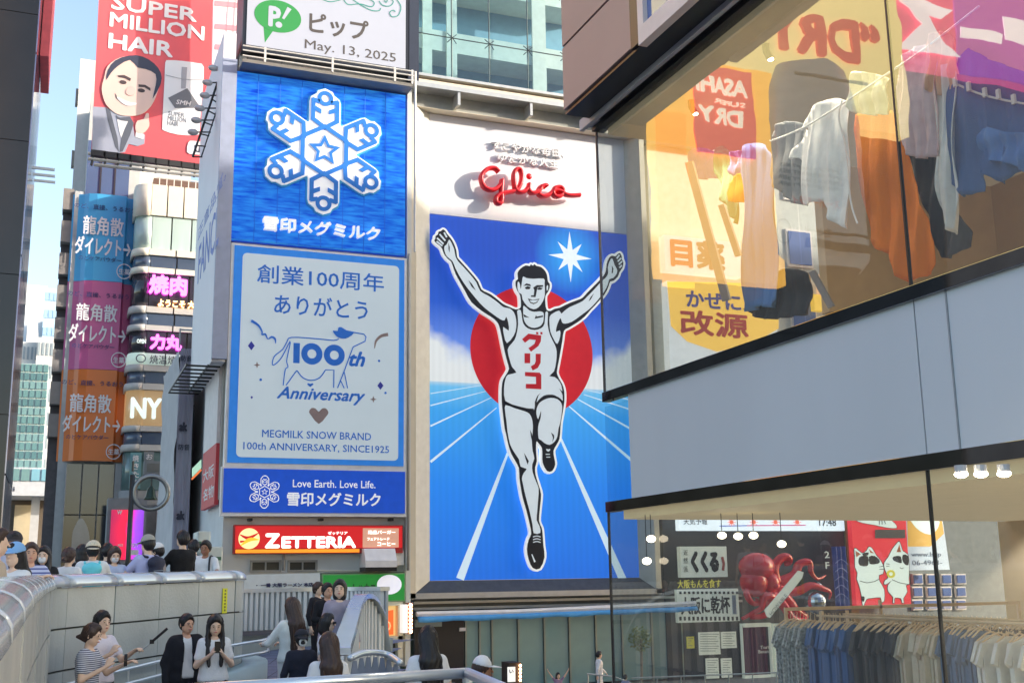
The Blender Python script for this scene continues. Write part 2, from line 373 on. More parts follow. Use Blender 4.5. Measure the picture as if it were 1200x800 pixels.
# ================================================================= garments
def cloth_mb(pl, pts, folds=5, amp=0.05, thick=0.012, res=26, seed=0):
    """hanging cloth: an outline in pixels on a plane, pleated in depth"""
    loops = [Vector((x, y, 0)) for x, y in cat(pts, 3, True)]
    bm = bmesh.new(); vs = [bm.verts.new(p) for p in loops]; f = bm.faces.new(vs)
    xs = [p.x for p in loops]; ys = [p.y for p in loops]; x0, x1, y0, y1 = min(xs), max(xs), min(ys), max(ys)
    nx = res; ny = max(6, int(res*0.8))
    for k in range(1, nx): bmesh.ops.bisect_plane(bm, geom=bm.verts[:]+bm.edges[:]+bm.faces[:], plane_co=(x0+(x1-x0)*k/nx, 0, 0), plane_no=(1, 0, 0))
    for k in range(1, ny): bmesh.ops.bisect_plane(bm, geom=bm.verts[:]+bm.edges[:]+bm.faces[:], plane_co=(0, y0+(y1-y0)*k/ny, 0), plane_no=(0, 1, 0))
    r = random.Random(seed); ph = [r.uniform(0, 6.28) for _ in range(4)]
    mb = MB(); V = []; bm.verts.ensure_lookup_table(); bm.verts.index_update()
    for v in bm.verts:
        u = (v.co.x-x0)/(x1-x0); t = (v.co.y-y0)/(y1-y0)
        d = amp*(0.35+0.65*t)*(math.sin(u*folds*6.28+ph[0]+0.8*math.sin(t*3+ph[1])) + 0.5*math.sin(u*folds*13+ph[2]+t*2)) + amp*0.5*math.sin(t*9+ph[3]+u*4)
        V.append(pl(v.co.x, v.co.y, d))
    F = [tuple(v.index for v in f.verts) for f in bm.faces]; n = len(V)
    E = [(e.verts[0].index, e.verts[1].index) for e in bm.edges if len(e.link_faces) == 1]
    mb.add(V + [p - pl.n*thick for p in V], F + [tuple(i+n for i in reversed(f)) for f in F] + [(a, b, b+n, a+n) for a, b in E]); bm.free()
    return mb
fab = lambda n, r, g, b, **k: C(n, r, g, b, rough=0.92, bump=0.35, bscale=60, scale=6, var=0.14, **k)
white_c = fab('white_cotton', 214, 214, 206); pink_c = fab('pink_cotton', 205, 180, 182); salmon_c = fab('salmon_cotton', 224, 170, 140)
denim = fab('blue_denim', 60, 96, 146, streak=6); ldenim = fab('light_denim', 78, 120, 176, streak=6); black_c = fab('black_cloth', 34, 36, 40)
orange_c = fab('orange_cloth', 214, 112, 6, streak=5); cream_c = fab('cream_cloth', 216, 208, 180); grey_c = fab('grey_cloth', 120, 122, 122)
rope_m = C('white_rope', 215, 212, 205, rough=0.9)
PD = Pl('X', 8.75)
def garment(name, label, cat_, pts, m, pl=PD, folds=5, amp=0.05, seed=0, extra=None):
    mb = cloth_mb(pl, pts, folds, amp, seed=seed); vs = mb.v
    c = Vector(np.mean(np.array(vs), 0)); t = thing(name, label, cat_, (c.x, c.y, min(v[2] for v in vs)))
    mb.build('cloth', m, t, smooth=True)
    if extra: extra(t)
    return t
garment('shirt', 'white short shirt pegged on the line in the upper display', 'shirt', [(935,152),(958,120),(990,118),(992,150),(998,260),(975,258),(960,235),(940,240),(938,188),(925,185),(944,150)], white_c, folds=3, seed=1)
garment('bag', 'cream drawstring bag tied to the display line', 'bag', [(998,92),(1004,84),(1030,88),(1040,96),(1040,120),(1036,134),(1010,134),(996,126)], cream_c, folds=3, seed=2)
garment('skirt', 'long burnt orange skirt hanging in the upper display', 'skirt', [(1002,135),(1045,130),(1062,180),(1076,230),(1098,306),(1060,330),(1042,300),(1018,280),(1008,200)], orange_c, folds=4, seed=3, amp=.04, pl=Pl('X', 8.9))
garment('shirt', 'pink long sleeved top pegged beside the orange skirt', 'shirt', [(1062,62),(1090,55),(1100,110),(1098,160),(1100,182),(1064,182),(1056,140),(1048,125),(1050,90)], pink_c, folds=4, seed=4)
garment('shirt', 'salmon top crumpled on the line under the magenta sign', 'shirt', [(1088,45),(1112,40),(1122,80),(1118,104),(1098,112),(1084,92)], salmon_c, folds=3, seed=5)
garment('trousers', 'black trousers hanging behind the pink top', 'trousers', [(1064,180),(1100,178),(1112,230),(1134,272),(1132,290),(1104,302),(1086,250)], black_c, folds=3, seed=6, pl=Pl('X', 9.1))
garment('shirt', 'long white top hanging between pink top and jeans', 'shirt', [(1098,90),(1120,80),(1120,180),(1124,268),(1108,266),(1100,240),(1096,160)], white_c, folds=2, seed=7)
garment('jeans', 'wide blue jeans hanging at the right of the display', 'jeans', [(1120,66),(1160,70),(1200,84),(1230,90),(1230,200),(1196,200),(1178,216),(1150,200),(1150,224),(1116,216)], denim, folds=5, seed=8, amp=.06)
garment('jacket', 'light denim jacket tied over the wide blue jeans', 'jacket', [(1150,150),(1180,155),(1215,160),(1215,205),(1180,190),(1152,185)], ldenim, folds=4, seed=9, pl=Pl('X', 8.66))
garment('skirt', 'pleated blue denim skirt hanging in the upper display', 'skirt', [(868,182),(884,168),(900,178),(908,240),(912,350),(890,358),(870,358),(870,260)], ldenim, folds=4, seed=10, pl=Pl('X', 8.9))
garment('skirt', 'black skirt hanging behind the pleated denim skirt', 'skirt', [(905,318),(948,320),(952,362),(938,370),(895,374),(872,362),(900,352)], black_c, folds=5, seed=11, pl=Pl('X', 9.0))
garment('shirt', 'dark grey striped shirt beside the white shirt', 'shirt', [(908,150),(925,142),(944,150),(944,190),(938,240),(906,215),(903,180)], grey_c, folds=4, seed=12, pl=Pl('X', 8.85))
garment('shirt', 'lilac top near the reflected red advert in the upper display', 'shirt', [(812,174),(838,178),(842,204),(818,210),(808,194)], fab('lilac_cloth', 160, 140, 190), folds=3, seed=13, pl=Pl('X', 9.4))
garment('shirt', 'pale green top hanging between lilac tops in the display', 'shirt', [(838,176),(856,180),(864,262),(850,240),(842,215)], fab('pale_green_cloth', 96, 150, 124), folds=3, seed=14, pl=Pl('X', 9.3))
garment('shirt', 'violet striped top above the pleated denim skirt', 'shirt', [(858,178),(884,182),(892,208),(870,212),(858,204)], fab('violet_cloth', 120, 105, 160), folds=4, seed=15, pl=Pl('X', 9.2))
garment('garment', 'orange gathered cloth above the pleated denim skirt', 'cloth', [(858,206),(890,206),(898,240),(896,262),(880,238),(856,236)], orange_c, folds=4, seed=16, pl=Pl('X', 9.1))
for k, pts in enumerate(([(905,166),(944,150),(990,122),(1038,90),(1080,62),(1122,30),(1150,8)], [(990,118),(986,140),(994,175),(1000,235),(1008,262)], [(1122,98),(1150,110),(1180,118),(1215,124)])):
    tag(MB().tube([PD(x, y, .03 + .01*k) for x, y in cat(pts, 4)], 0.012, 6).build('rope', rope_m),
        ['white rope stretched diagonally across the upper display', 'thin white cord hanging down over the orange skirt', 'white cord with pegs across the wide blue jeans'][k], 'rope')
for k, (x, y) in enumerate(((1127,98),(1143,103),(1162,110),(1178,112),(1196,118))):
    c = PD(x, y, .09); tag(MB().box(c - Vector((.015, .02, .05)), c + Vector((.015, .02, .05))).build('clothes_peg', white_c), ['leftmost', 'second', 'middle', 'fourth', 'rightmost'][k] + ' white peg on the cord across the wide blue jeans', 'peg', 'pegs on the jeans cord')
# planks leaning in the display
grey_w = C('grey_plank', 128, 124, 122, rough=0.7)
for k, (x0, y0, x1, y1, w_) in enumerate(((808, 190, 852, 352, 9), (846, 240, 866, 300, 7), (952, 318, 975, 360, 7))):
    p = Pl('X', 8.5 + .1*k); mb = MB(); stroke(mb, p, [(x0, y0), (x1, y1)], w_, .02, .03)
    tag(mb.build('plank', grey_w), ['long grey plank leaning behind the upper display glass', 'short grey plank leaning left of the pleated skirt', 'small grey plank by the bottom of the display'][k], 'plank')
# lower shop: racks of clothes on hangers along the window
wood = C('pale_rack_wood', 205, 178, 146, rough=0.55, var=0.1)
def rack(x, y0, y1, z, label, h=1.3):
    t = thing('clothes_rack', label, 'clothes rack', (x, (y0+y1)/2, -0.05))
    MB().tube([(x, y0, z), (x, y1, z)], 0.018, 8).build('rail', wood, t, smooth=True)
    for y in (y0 + .1, y1 - .1):
        MB().box((x - .02, y - .02, -0.05), (x + .02, y + .02, z + .06)).build('post', wood, t)
    return t
def hanger_item(x, y, z, w, L, m, label, group, rz=0, kind='shirt', hm=None):
    t = thing(kind, label, kind, (x, y, z), group, rz)
    mb = MB(); n = 10
    A = []; B = []
    hw = w/2
    out = [(-hw*.22, -.10), (-hw*.9, -.17), (-hw*1.25, -.38), (-hw*1.0, -.42), (-hw*.92, -.30), (-hw*.9, -L), (hw*.9, -L), (hw*.92, -.30), (hw*1.0, -.42), (hw*1.25, -.38), (hw*.9, -.17), (hw*.22, -.10)]
    if kind != 'shirt': out = [(-hw*.7, -.12), (-hw*.85, -L), (hw*.85, -L), (hw*.7, -.12)]
    f = [Vector((a, .022 if abs(a) < hw*.8 else .01, b)) for a, b in out]
    mb.prism(f, (0, -.044, 0)); mb.build('cloth', m, t, local=True)
    hb = MB(); hb.tube([(-hw*.8, 0, -.16), (-hw*.3, 0, -.085), (0, 0, -.06), (hw*.3, 0, -.085), (hw*.8, 0, -.16)], .011, 6)
    hb.tube([(0, 0, -.06), (0, 0, .0), (.015, 0, .02), (.0, 0, .035)], .004, 5); hb.build('hanger', hm or wood, t, local=True)
    return t
ORD = ['first', 'second', 'third', 'fourth', 'fifth', 'sixth', 'seventh', 'eighth', 'ninth', 'tenth', 'eleventh', 'twelfth', 'thirteenth', 'fourteenth']
def garm_row(x, z, y0, y1, step, w, L, m, label, group, kind='shirt'):
    label0 = label; label = label.format('first')
    src = hanger_item(x, y0, z, w, L, m, label, group, 0, kind); y = y0 + step; k = 0
    while y < y1:
        c = dup(src); c['label'] = label if '{}' not in label0 else label0.format(ORD[min(k+1, len(ORD)-1)]); c.location = (x + rng.uniform(-.02, .02), y, z); c.rotation_euler = (0, 0, rng.uniform(-.35, .35)); c.scale = (rng.uniform(.82, 1.1), 1, rng.uniform(.86, 1.12)); y += step * rng.uniform(.8, 1.25); k += 1
leaf = C('leaf_print', 150, 156, 158, rough=.9, var=0.7, scale=26); dgrey = fab('charcoal_cloth', 58, 60, 64); beige_c = fab('beige_cloth', 196, 184, 164)
RX = 9.5; RZ = 1.16
rack(RX, 6.5, 13.0, RZ, 'long pale wooden clothes rack along the shop window')
P95 = Pl('X', RX); yy = lambda px: P95(px, 730).y
garm_row(RX, RZ, yy(950), yy(922), .075, .42, 1.05, leaf, '{} grey leaf print top counted from the right in the window rack', 'leaf print tops on the window rack')
garm_row(RX, RZ, yy(1002), yy(955), .06, .42, 1.0, denim, 'blue denim shirt packed among others between leaf print tops and charcoal garments', 'denim shirts on the window rack')
garm_row(RX, RZ, yy(1062), yy(1006), .055, .46, 1.15, dgrey, 'charcoal garment in the tightly packed dark run of the window rack', 'charcoal garments on the window rack')
garm_row(RX, RZ, yy(1108), yy(1066), .07, .44, .9, beige_c, '{} beige top counted from the right, beside the charcoal garments', 'beige tops on the window rack')
garm_row(RX, RZ, yy(1152), yy(1112), .06, .42, 1.0, fab('washed_denim', 92, 116, 146), '{} washed denim garment counted from the right, past the black glass joint', 'washed denim garments on the window rack')
garm_row(RX, RZ - .04, yy(1215), yy(1158), .13, .5, .8, white_c, '{} white tee counted from the right end of the window rack', 'white tees on the window rack')
rack(11.6, 10.5, 15.2, 1.08, 'second pale wooden rack behind the long window rack')
garm_row(11.6, 1.08, 11.0, 14.8, .09, .42, .75, dgrey, 'dark garment packed among others on the rack behind the window rack', 'garments on the rear rack', 'skirt')
fr = MB(); p1 = Vector((13.0, 15.2, 1.62)); 
for a_, b_ in (((10.6, 15.3, 1.15), (15.3, 15.34, 1.20)), ((10.6, 15.3, 0), (10.64, 15.34, 1.15)), ((15.26, 15.3, 0), (15.3, 15.34, 1.15)), ((12.4, 15.3, 0), (12.44, 15.34, 1.28))): fr.box(a_, b_)
tag(fr.build('display_frame', wood), 'pale timber frame standing by the river windows', 'frame')
# ================================================================= running-man billboard
PY = Pl('Y', 45.0); PF = Pl('Y', 44.4)
cream = C('cream_cladding', 204, 194, 172, rough=0.6, var=0.06, scale=1.5)
steel_l = C('pale_steel', 176, 178, 176, rough=0.4, metal=0.5)
bb = thing('billboard', 'giant blue billboard of a white runner with raised arms on a red disc', 'billboard', (19, 45, PY(505, 700).z))
xl = PY(503.5, 400).x; xr = 23.8; zt = PY(503, 133).z; zm = PY(503, 250).z; zb = PY(505, 680).z
# frame
fx0 = PF(480, 400).x; fx1 = xr + 0.75; ft = PF(480, 122).z; fb = PF(483, 701).z
def fbox(a, b, nm, m=cream, **k): return MB().box(a, b).build(nm, m, bb, **k)
fbox((fx0, 44.4, fb), (fx0 + .28, 46, ft), 'frame_side', cream)
fbox((fx0 + .28, 44.46, zt + .02), (fx1, 46, ft), 'frame_top', cream)
mb = MB(); mb.prism([(fx0+.28, 44.45, fb + .2), (xl, 45, zb), (xl, 45, zt), (fx0+.28, 44.45, zt+.02)], (-.02, .3, 0)); mb.build('frame_reveal', C('grey_reveal', 176, 178, 170, rough=.5), bb)
mb = MB(); mb.prism([(xr, 45, zb), (fx1-.25, 44.45, fb + .2), (fx1-.25, 44.45, zt+.02), (xr, 45, zt)], (.02, .3, 0)); mb.build('frame_reveal', C('grey_reveal', 176, 178, 170), bb)
fbox((fx1 - .25, 44.4, fb), (fx1, 46, ft), 'frame_side', cream)
mb = MB(); mb.prism([(fx0+.28, 44.45, fb + .2), (fx1-.25, 44.45, fb + .2), (xr, 45, zb-.01), (xl, 45, zb-.01)], (0, .2, -.03)); mb.build('sill', C('dark_slatted_sill', 62, 66, 70, rough=.6, var=.2, scale=4), bb)
fbox((fx0, 44.4, fb - .02), (fx1, 44.9, fb + .2), 'bottom_rail', steel_l)
# header panel
MB().box((xl, 45, zm), (xr, 45.2, zt)).build('header_panel', C('header_white', 224, 230, 234, rough=.5, var=.03, scale=2, streak=12), bb)
# screen with its printed picture
scr = MB().box((xl, 45, zb), (xr, 45.2, zm - .03))
def screen_mat():
    m = bpy.data.materials.new('runner_screen'); m.use_nodes = True; t = m.node_tree; b = t.nodes['Principled BSDF']; b.inputs['Roughness'].default_value = .45
    tc = t.nodes.new('ShaderNodeTexCoord'); sp = t.nodes.new('ShaderNodeSeparateXYZ'); t.links.new(tc.outputs['Object'], sp.inputs[0])
    H = zm - .03 - zb; W = xr - xl
    def math_(op, a, b_=None, c=None):
        n = t.nodes.new('ShaderNodeMath'); n.operation = op
        for i, v in enumerate((a, b_, c)):
            if v is None: continue
            if isinstance(v, (int, float)): n.inputs[i].default_value = v
            else: t.links.new(v, n.inputs[i])
        return n.outputs[0]
    zf = math_('DIVIDE', sp.outputs[2], H)
    cr = t.nodes.new('ShaderNodeValToRGB'); e = cr.color_ramp.elements
    hz = (PY(505, 445).z - zb) / H
    st = [(0, srgb(18, 104, 214)), (.25, srgb(28, 126, 226)), (hz - .08, srgb(52, 152, 224)), (hz - .015, srgb(96, 178, 224)), (hz + .005, srgb(196, 208, 214)), (hz + .05, srgb(190, 206, 222)), (hz + .10, srgb(90, 130, 214)), (hz + .22, srgb(30, 84, 190)), (.9, srgb(26, 74, 180)), (1, srgb(28, 76, 182))]
    e[0].position, e[0].color = st[0][0], st[0][1] + (1,); e[1].position, e[1].color = st[-1][0], st[-1][1] + (1,)
    for p, c in st[1:-1]: q = e.new(p); q.color = c + (1,)
    t.links.new(zf, cr.inputs[0])
    # clouds: higher at the two sides
    nz = t.nodes.new('ShaderNodeTexNoise'); nz.inputs['Scale'].default_value = .75; nz.inputs['Detail'].default_value = 3; t.links.new(tc.outputs['Object'], nz.inputs['Vector'])
    side = math_('ABSOLUTE', math_('DIVIDE', sp.outputs[0], W / 2))
    top = math_('ADD', math_('MULTIPLY', math_('POWER', side, 2.0), .13), math_('MULTIPLY', math_('SUBTRACT', nz.outputs[0], .5), .16))
    d = math_('SUBTRACT', math_('ADD', top, hz + .035), zf); k = math_('MULTIPLY', d, 16); k.node.use_clamp = True
    ab = math_('MULTIPLY', math_('GREATER_THAN', zf, hz - .003), k)
    mx = t.nodes.new('ShaderNodeMix'); mx.data_type = 'RGBA'; t.links.new(ab, mx.inputs[0]); t.links.new(cr.outputs[0], mx.inputs[6]); mx.inputs[7].default_value = srgb(206, 214, 218) + (1,)
    # glow round the star
    sc = PY(668, 301); ox = sc.x - (xl + xr) / 2; oz = sc.z - zb
    dx = math_('SUBTRACT', sp.outputs[0], ox); dz = math_('SUBTRACT', sp.outputs[2], oz)
    rr = math_('SQRT', math_('ADD', math_('MULTIPLY', dx, dx), math_('MULTIPLY', dz, dz)))
    gl = math_('SUBTRACT', 1.0, math_('DIVIDE', rr, 1.75)); gl.node.use_clamp = True
    g2 = math_('POWER', gl, .8); m2 = t.nodes.new('ShaderNodeMix'); m2.data_type = 'RGBA'; t.links.new(g2, m2.inputs[0]); t.links.new(mx.outputs[2], m2.inputs[6]); m2.inputs[7].default_value = srgb(36, 160, 236) + (1,)
    # fine LED rows
    wv = t.nodes.new('ShaderNodeTexWave'); wv.bands_direction = 'X'; wv.inputs['Scale'].default_value = 1.1; wv.inputs['Distortion'].default_value = .3; t.links.new(tc.outputs['Object'], wv.inputs['Vector'])
    mr = t.nodes.new('ShaderNodeMapRange'); mr.inputs[3].default_value = .97; mr.inputs[4].default_value = 1.02; t.links.new(wv.outputs['Fac'], mr.inputs[0])
    vm = t.nodes.new('ShaderNodeVectorMath'); vm.operation = 'SCALE'; t.links.new(m2.outputs[2], vm.inputs[0]); t.links.new(mr.outputs[0], vm.inputs['Scale'])
    t.links.new(vm.outputs[0], b.inputs['Base Color']); t.links.new(vm.outputs[0], b.inputs['Emission Color']); b.inputs['Emission Strength'].default_value = LEDK
    return m
LEDK = 0.22
scr.build('screen', screen_mat(), bb)
led_w = C('led_lane_white', 190, 214, 230, emit=LEDK, var=.02)
ln = MB(); k = .004
for a_, b_, w0, w1 in (((504.5,461),(566,451),1,.6), ((504.5,475),(572,457.5),1.5,.7), ((504.5,499),(576,465.5),2,.8), ((504.5,541),(582,477.5),3,1), ((596,528),(539,678),2.5,9.5),
                 ((656,511),(730,690-11),2.5,9), ((667,476),(740,539),1.2,3.4), ((677,467.5),(744,505),1,2.4), ((684,462),(746,482),.8,1.8), ((688,457),(746,470),.6,1.4)):
    n = 2; stroke(ln, PY, [a_, b_], [w0, w1], k, .003)
ln.build('lane_marking', led_w, bb)
# disc and star
red_led = C('disc_red', 190, 32, 44, rough=.4, emit=LEDK*.8, var=.06)
cx_ = PY(551, 408).x; cx2 = PY(694, 408).x; rd = (cx2 - cx_) / 2; zc = PY(622, 411).z
MB().prism([((cx_+cx2)/2 + rd*math.cos(t), 44.985, zc + rd*math.sin(t)) for t in [2*math.pi*i/72 for i in range(72)]], (0, .012, 0)).build('red_disc', red_led, bb)
sc_ = PY(668, 301, .012); st = []
for i in range(16):
    r_ = (.34 if i % 2 else (1.12 if i % 4 == 0 else .88)); q = i*math.pi/8; st.append((sc_.x + r_*math.sin(q)*(1 if i % 2 else .95), sc_.y, sc_.z + r_*math.cos(q)*1.05))
MB().prism(st, (0, .01, 0)).build('star', C('star_white', 214, 228, 236, emit=LEDK), bb)
# the runner, cut-out sheets in front of the screen
B_ = [(609.7,315),(606.5,320),(607,327),(604.5,329),(604.3,335),(606.5,341),(609.5,346),(610.5,356),(609.5,361),(604,362.5),(598,360),(590,356.5),(583,351),(576,345.5),(570,342.5),(564,339),(560,330),(552,320),(544,311),(538.5,305),(535.5,301),(534.5,293),(531,284),(527.5,278.5),(524,274.5),(521.5,270.5),(519,269),(516.5,271),(514,271.5),(513,275),(510.5,276.5),(510.3,279.5),(509,282),(512,285.5),(516,288.5),(518.5,292.5),(520,297),(524,302.5),(528.5,306.5),(530,310),(534,321),(540,332),(545,341),(552.5,354),(565,364.5),(576,371.5),(582,376.5),(585,382),(587,390),(589,400),(591.5,412),(594.5,424),(596.5,432),(593,439),(589.5,445),(588,454),(588,470),(589.5,486),(591.5,502),(593,508),(595.5,520),(599,531),(604,540),(608,548),(608.7,560),(610.5,572),(612.6,583),(616.8,597.5),(621,615),(622.5,625),(619.5,632),(617.5,643),(619.5,655),(624.3,665),(632.6,665.6),(638,652.5),(636.7,639),(635.7,625),(634.6,618),(631.5,610),(632.6,595),(634,579),(631,568),(627.5,556),(627,547),(629,540),(628,527),(628.5,517),(631,519),(635,524.5),(635.5,533),(636,542),(641,551.5),(647,551.5),(650.5,544),(649.5,537),(648.5,528),(652,521),(655.5,514),(656.4,505),(657.2,495),(659.5,482),(661.2,470),(661,458),(658.7,450),(655,443.5),(652.7,438),(652.6,434),(654.5,424),(657,410),(659,398),(660.8,387.5),(666,384),(676,378),(685,371),(692,363),(697,358),(704,350),(709,344),(713,336),(715,330),(719,329),(724,324),(725.8,319),(729,314.5),(730,311),(730.4,308),(728.8,304),(728.3,300),(726,296.5),(723,298.5),(721,300.5),(717,299.5),(713.5,302.5),(711,309),(710,317),(707.5,322.5),(702,329),(695,336),(689,342),(684,347.5),(680,350.3),(670,354),(662,357.5),(656,360.6),(650,361.8),(645,364.3),(640.5,363),(639,356),(639,347),(642,342),(644,337),(644,332.5),(642,330),(641,323),(639,318),(634,313),(628.5,311.6),(626,309.5),(624.5,311.5),(622,309.8),(620.5,312),(616,311)]
PR = Pl('Y', 44.72)
rm_w = C('runner_rim_white', 232, 238, 240, rough=.4, emit=LEDK*.7, var=.02); rm_b = C('runner_black', 34, 38, 44, rough=.4, var=.02); rm_s = C('runner_skin_white', 198, 212, 220, rough=.4, emit=LEDK*.8, var=.03)
def sm(p, n=3): return cat(p, n, True)
_r = MB().prism([PR(x, y, 0) for x, y in sm(B_, 2)], (0, .16, 0)); stroke(_r, PR, sm(B_, 3), 4.9, .001, .15, closed=True, inc=.00001); _r.build('runner_rim', rm_w, bb)
MB().prism([PR(x, y, .012) for x, y in sm(B_, 2)], (0, .011, 0)).build('runner_outline', rm_b, bb)
skin_polys = [
 [(523,287),(525,283),(526.5,281),(529,285),(532,292),(533.5,300),(536.5,306),(543,313),(551,322),(558,331),(562.5,341),(571,346),(578,350.5),(585,356),(590,360),(597,361.5),(602,366),(604.5,374),(604.7,384),(602,393),(594,402),(590.5,393),(589.5,383),(596,387.5),(595.5,378),(593,371),(591,375.5),(586,374),(578,368.5),(570,362.5),(562,355),(552,343),(545,334),(538,323),(533,313),(530,306),(524,301),(521,295),(520.5,289)],
 [(606,364),(610,363.5),(611.5,372),(613,379),(618,384.5),(626,386.7),(634,384.5),(638,379),(639,366),(642,366.5),(641.5,380),(644.5,393),(650,404),(652.2,412),(651.5,424),(649,435),(643.5,440.5),(650,441.7),(656,448),(658.5,456),(659.2,470),(656,467),(650,463),(644,462.2),(637,463.5),(631,468.5),(628.6,472),(631,463),(634,460.5),(630,463),(626.5,471),(625.8,480),(616,477.8),(603,474.6),(592,469.5),(590.5,455),(592,445),(595,439),(605,436.5),(600,430),(597,421),(594.7,410),(598,404),(603,398),(605.5,390),(607,380),(606.5,370)],
 [(613.5,358),(620,363.6),(626,365.4),(632,364.8),(636.5,366.3),(637,372),(636,378),(632.5,382.3),(626,384.2),(619.5,382.5),(615,377.5),(613.2,371),(613,364)],
 [(613,324),(617,326),(625,326.7),(637,326.5),(638,332),(638.3,345),(636,353),(631,360),(625,362.3),(618,359),(612.3,351),(611.2,345),(608,343),(606.3,338),(606.5,331),(608,330.5),(609.3,334),(610,339),(611,334),(611.8,328)],
 [(641.6,334),(642.3,336),(641.8,339.5),(640.6,340.5),(640.3,336)],
 [(644,371),(648,367),(655,364),(657.5,367.5),(661,364.5),(667,360),(675,356.5),(683,352.5),(688,347.5),(696,339.5),(704,330.5),(710,325),(712.5,320),(712.2,313),(714.3,306),(717,302.8),(718.5,306),(720,310.5),(723.2,317),(721.7,322),(718,326),(714,327.2),(711.8,334),(708,341.5),(704,347),(697,355.5),(690,362.5),(680,370),(670,377),(662,379.3),(658.5,377.7),(657,373),(655,375),(652,383),(651.5,389),(656,387),(656.3,394),(653,403),(649,398),(645,389),(643.8,380)],
 [(592.3,474.5),(603,478.2),(614,481.5),(620,484.5),(623,490),(624.3,498),(624,506),(623,515),(624,528),(626,537),(623.5,544),(624,553),(628,564),(631,572),(630.5,584),(629.5,597.5),(628.7,609),(632,616),(633,624),(625.3,624.3),(624,615),(620.2,597.5),(615.5,580),(612.5,566),(611.5,560),(613.5,554),(617,549),(610,546.5),(608,538),(602,529),(597.5,520),(594.5,505),(593.5,494),(591.8,482)],
 [(629,478),(632,472),(638,468),(645,466),(653,467.5),(657.7,472.5),(658.5,480),(656.5,494),(654.3,502),(653,511),(650,517),(644,521),(638,519),(634,515.5),(631,513.5),(630.3,504),(631,497),(633.5,489),(633.7,481),(630.5,491),(628.4,484.5)]]
mb = MB()
for p in skin_polys: mb.prism([PR(x, y, .02) for x, y in sm(p, 2)], (0, .007, 0))
for a_, b_ in (((520.3,272.5),(523.4,278.2)), ((515,274.5),(521.8,282.3)), ((512,279),(519.6,286)), ((511.5,283),(518.3,288.3)), ((722.5,303),(725.7,298.8)), ((723.8,306.5),(727.7,302.5)), ((725,310),(728.8,306.3)), ((725.6,313.8),(728.6,310.8))):
    stroke(mb, PR, [a_, b_], 1.9, .02, .007)
for x0, y0, x1 in ((639.3,532,644.3), (640,535.3,644.6)): stroke(mb, PR, [(x0, y0), (x1, y0)], 1.0, .02, .006)
mb.prism([PR(x, y, .02) for x, y in sm([(642.2,529),(640,527),(640.5,525.7),(642.2,526.3),(644,525.7),(644.6,527)])], (0, .006, 0))
for y0 in (628.2, 631.4, 634.6): stroke(mb, PR, [(624.5, y0+.5), (629, y0-.6), (633.3, y0+.6)], 1.1, .02, .006, smooth=3)
mb.prism([PR(x, y, .02) for x, y in [(622.5,649),(623.6,649),(627.6,657.6),(625.8,658.6)]], (0, .006, 0))
mb.build('runner_body', rm_s, bb)
mb = MB()
ink = [[(613,335.2),(616.5,332.2),(621,333.2),(622,335.5),(617,334.5)], [(624.6,337),(629,334.2),(636,334.2),(636.2,336),(629.5,337),(628,345),(627.3,348.2),(622,347.8),(622,346.2),(625.3,346.2),(625.9,340)],
  [(614.6,337.2),(618,335.4),(621.8,336.8),(620,339),(616.4,339)], [(629,338),(632,336.9),(635.8,337.6),(634,339.6),(630.4,339.6)],
  [(618.3,349.8),(624,351.4),(632,350.2),(629.3,354.6),(625,356.5),(621,354.9)], [(613,368),(617,370.5),(620.3,372.3),(614,371.4)], [(628,369.2),(628.6,371),(636,369.6),(636,371.4),(626.2,373.6)],
  [(645.5,506.5),(648.8,509.5),(649.2,512.5),(647,518),(647.8,512.5)], [(614,530.5),(617.5,536.5),(619.4,540),(618,544),(615.6,537)], [(621,503.5),(623,508),(624,519),(622,512)],
  [(548.8,328.5),(553,333),(557.4,340.5),(552.5,336)], [(655,455),(659.5,459.5),(660.5,467),(658,460)],
  [(525.3,284.5),(526.8,290),(526.6,296),(525.4,292),(525.4,288)], [(716.7,311),(718.6,315),(717.8,320.5),(716.4,319.5),(717,316)], [(695.6,344),(692,351),(689.4,353.2),(692,348)]]
for p in ink: MB().prism([PR(x, y, .028) for x, y in p], (0, .007, 0)).build('runner_ink', rm_b, bb)
stroke(mb, PR, [(591,470),(603,475.8),(616,479),(625,480)], [1.2,1.4,1.8,2.6], .029, .007, smooth=3)
stroke(mb, PR, [(628,473),(633,468),(643,464),(653,465.4),(659.5,471)], 1.2, .031, .007, smooth=3)
mb.build('runner_hem', rm_b, bb)
mb = MB(); mb.prism([PR(x, y, .034) for x, y in [(620,352),(631,351.6),(628,354.2),(625,355.2),(622,354.2)]], (0, .004, 0)); mb.build('runner_teeth', rm_s, bb)
red_l = C('letter_red', 186, 34, 46, rough=.4, emit=LEDK*.5)
mb = MB()
for p in ([(611.5,397.5),(619,391),(634,393),(633.5,400),(630.6,405.5),(622,412),(619,408),(626,403),(627.6,398.4),(620.3,397.5),(615,401.5)], [(628,389),(630.6,389.3),(630.6,391.8),(628,391.5)], [(633,389),(635.4,389.3),(635.4,391.9),(633,391.6)],
          [(614.5,414),(621,414),(621,425.5),(614.5,425.5)], [(627.5,414.5),(633.5,414.5),(633.2,425),(630,431),(624,434),(621.8,429.3),(626.3,426.5),(627.6,423)],
          [(615,435.8),(632,436.5),(634,439),(634,456),(616,455),(616,449.8),(628,449.8),(627.8,441.5),(615,440.5)]):
    mb.prism([PR(x, y, .030) for x, y in p], (0, .009, 0))
mb.build('chest_lettering', red_l, bb)
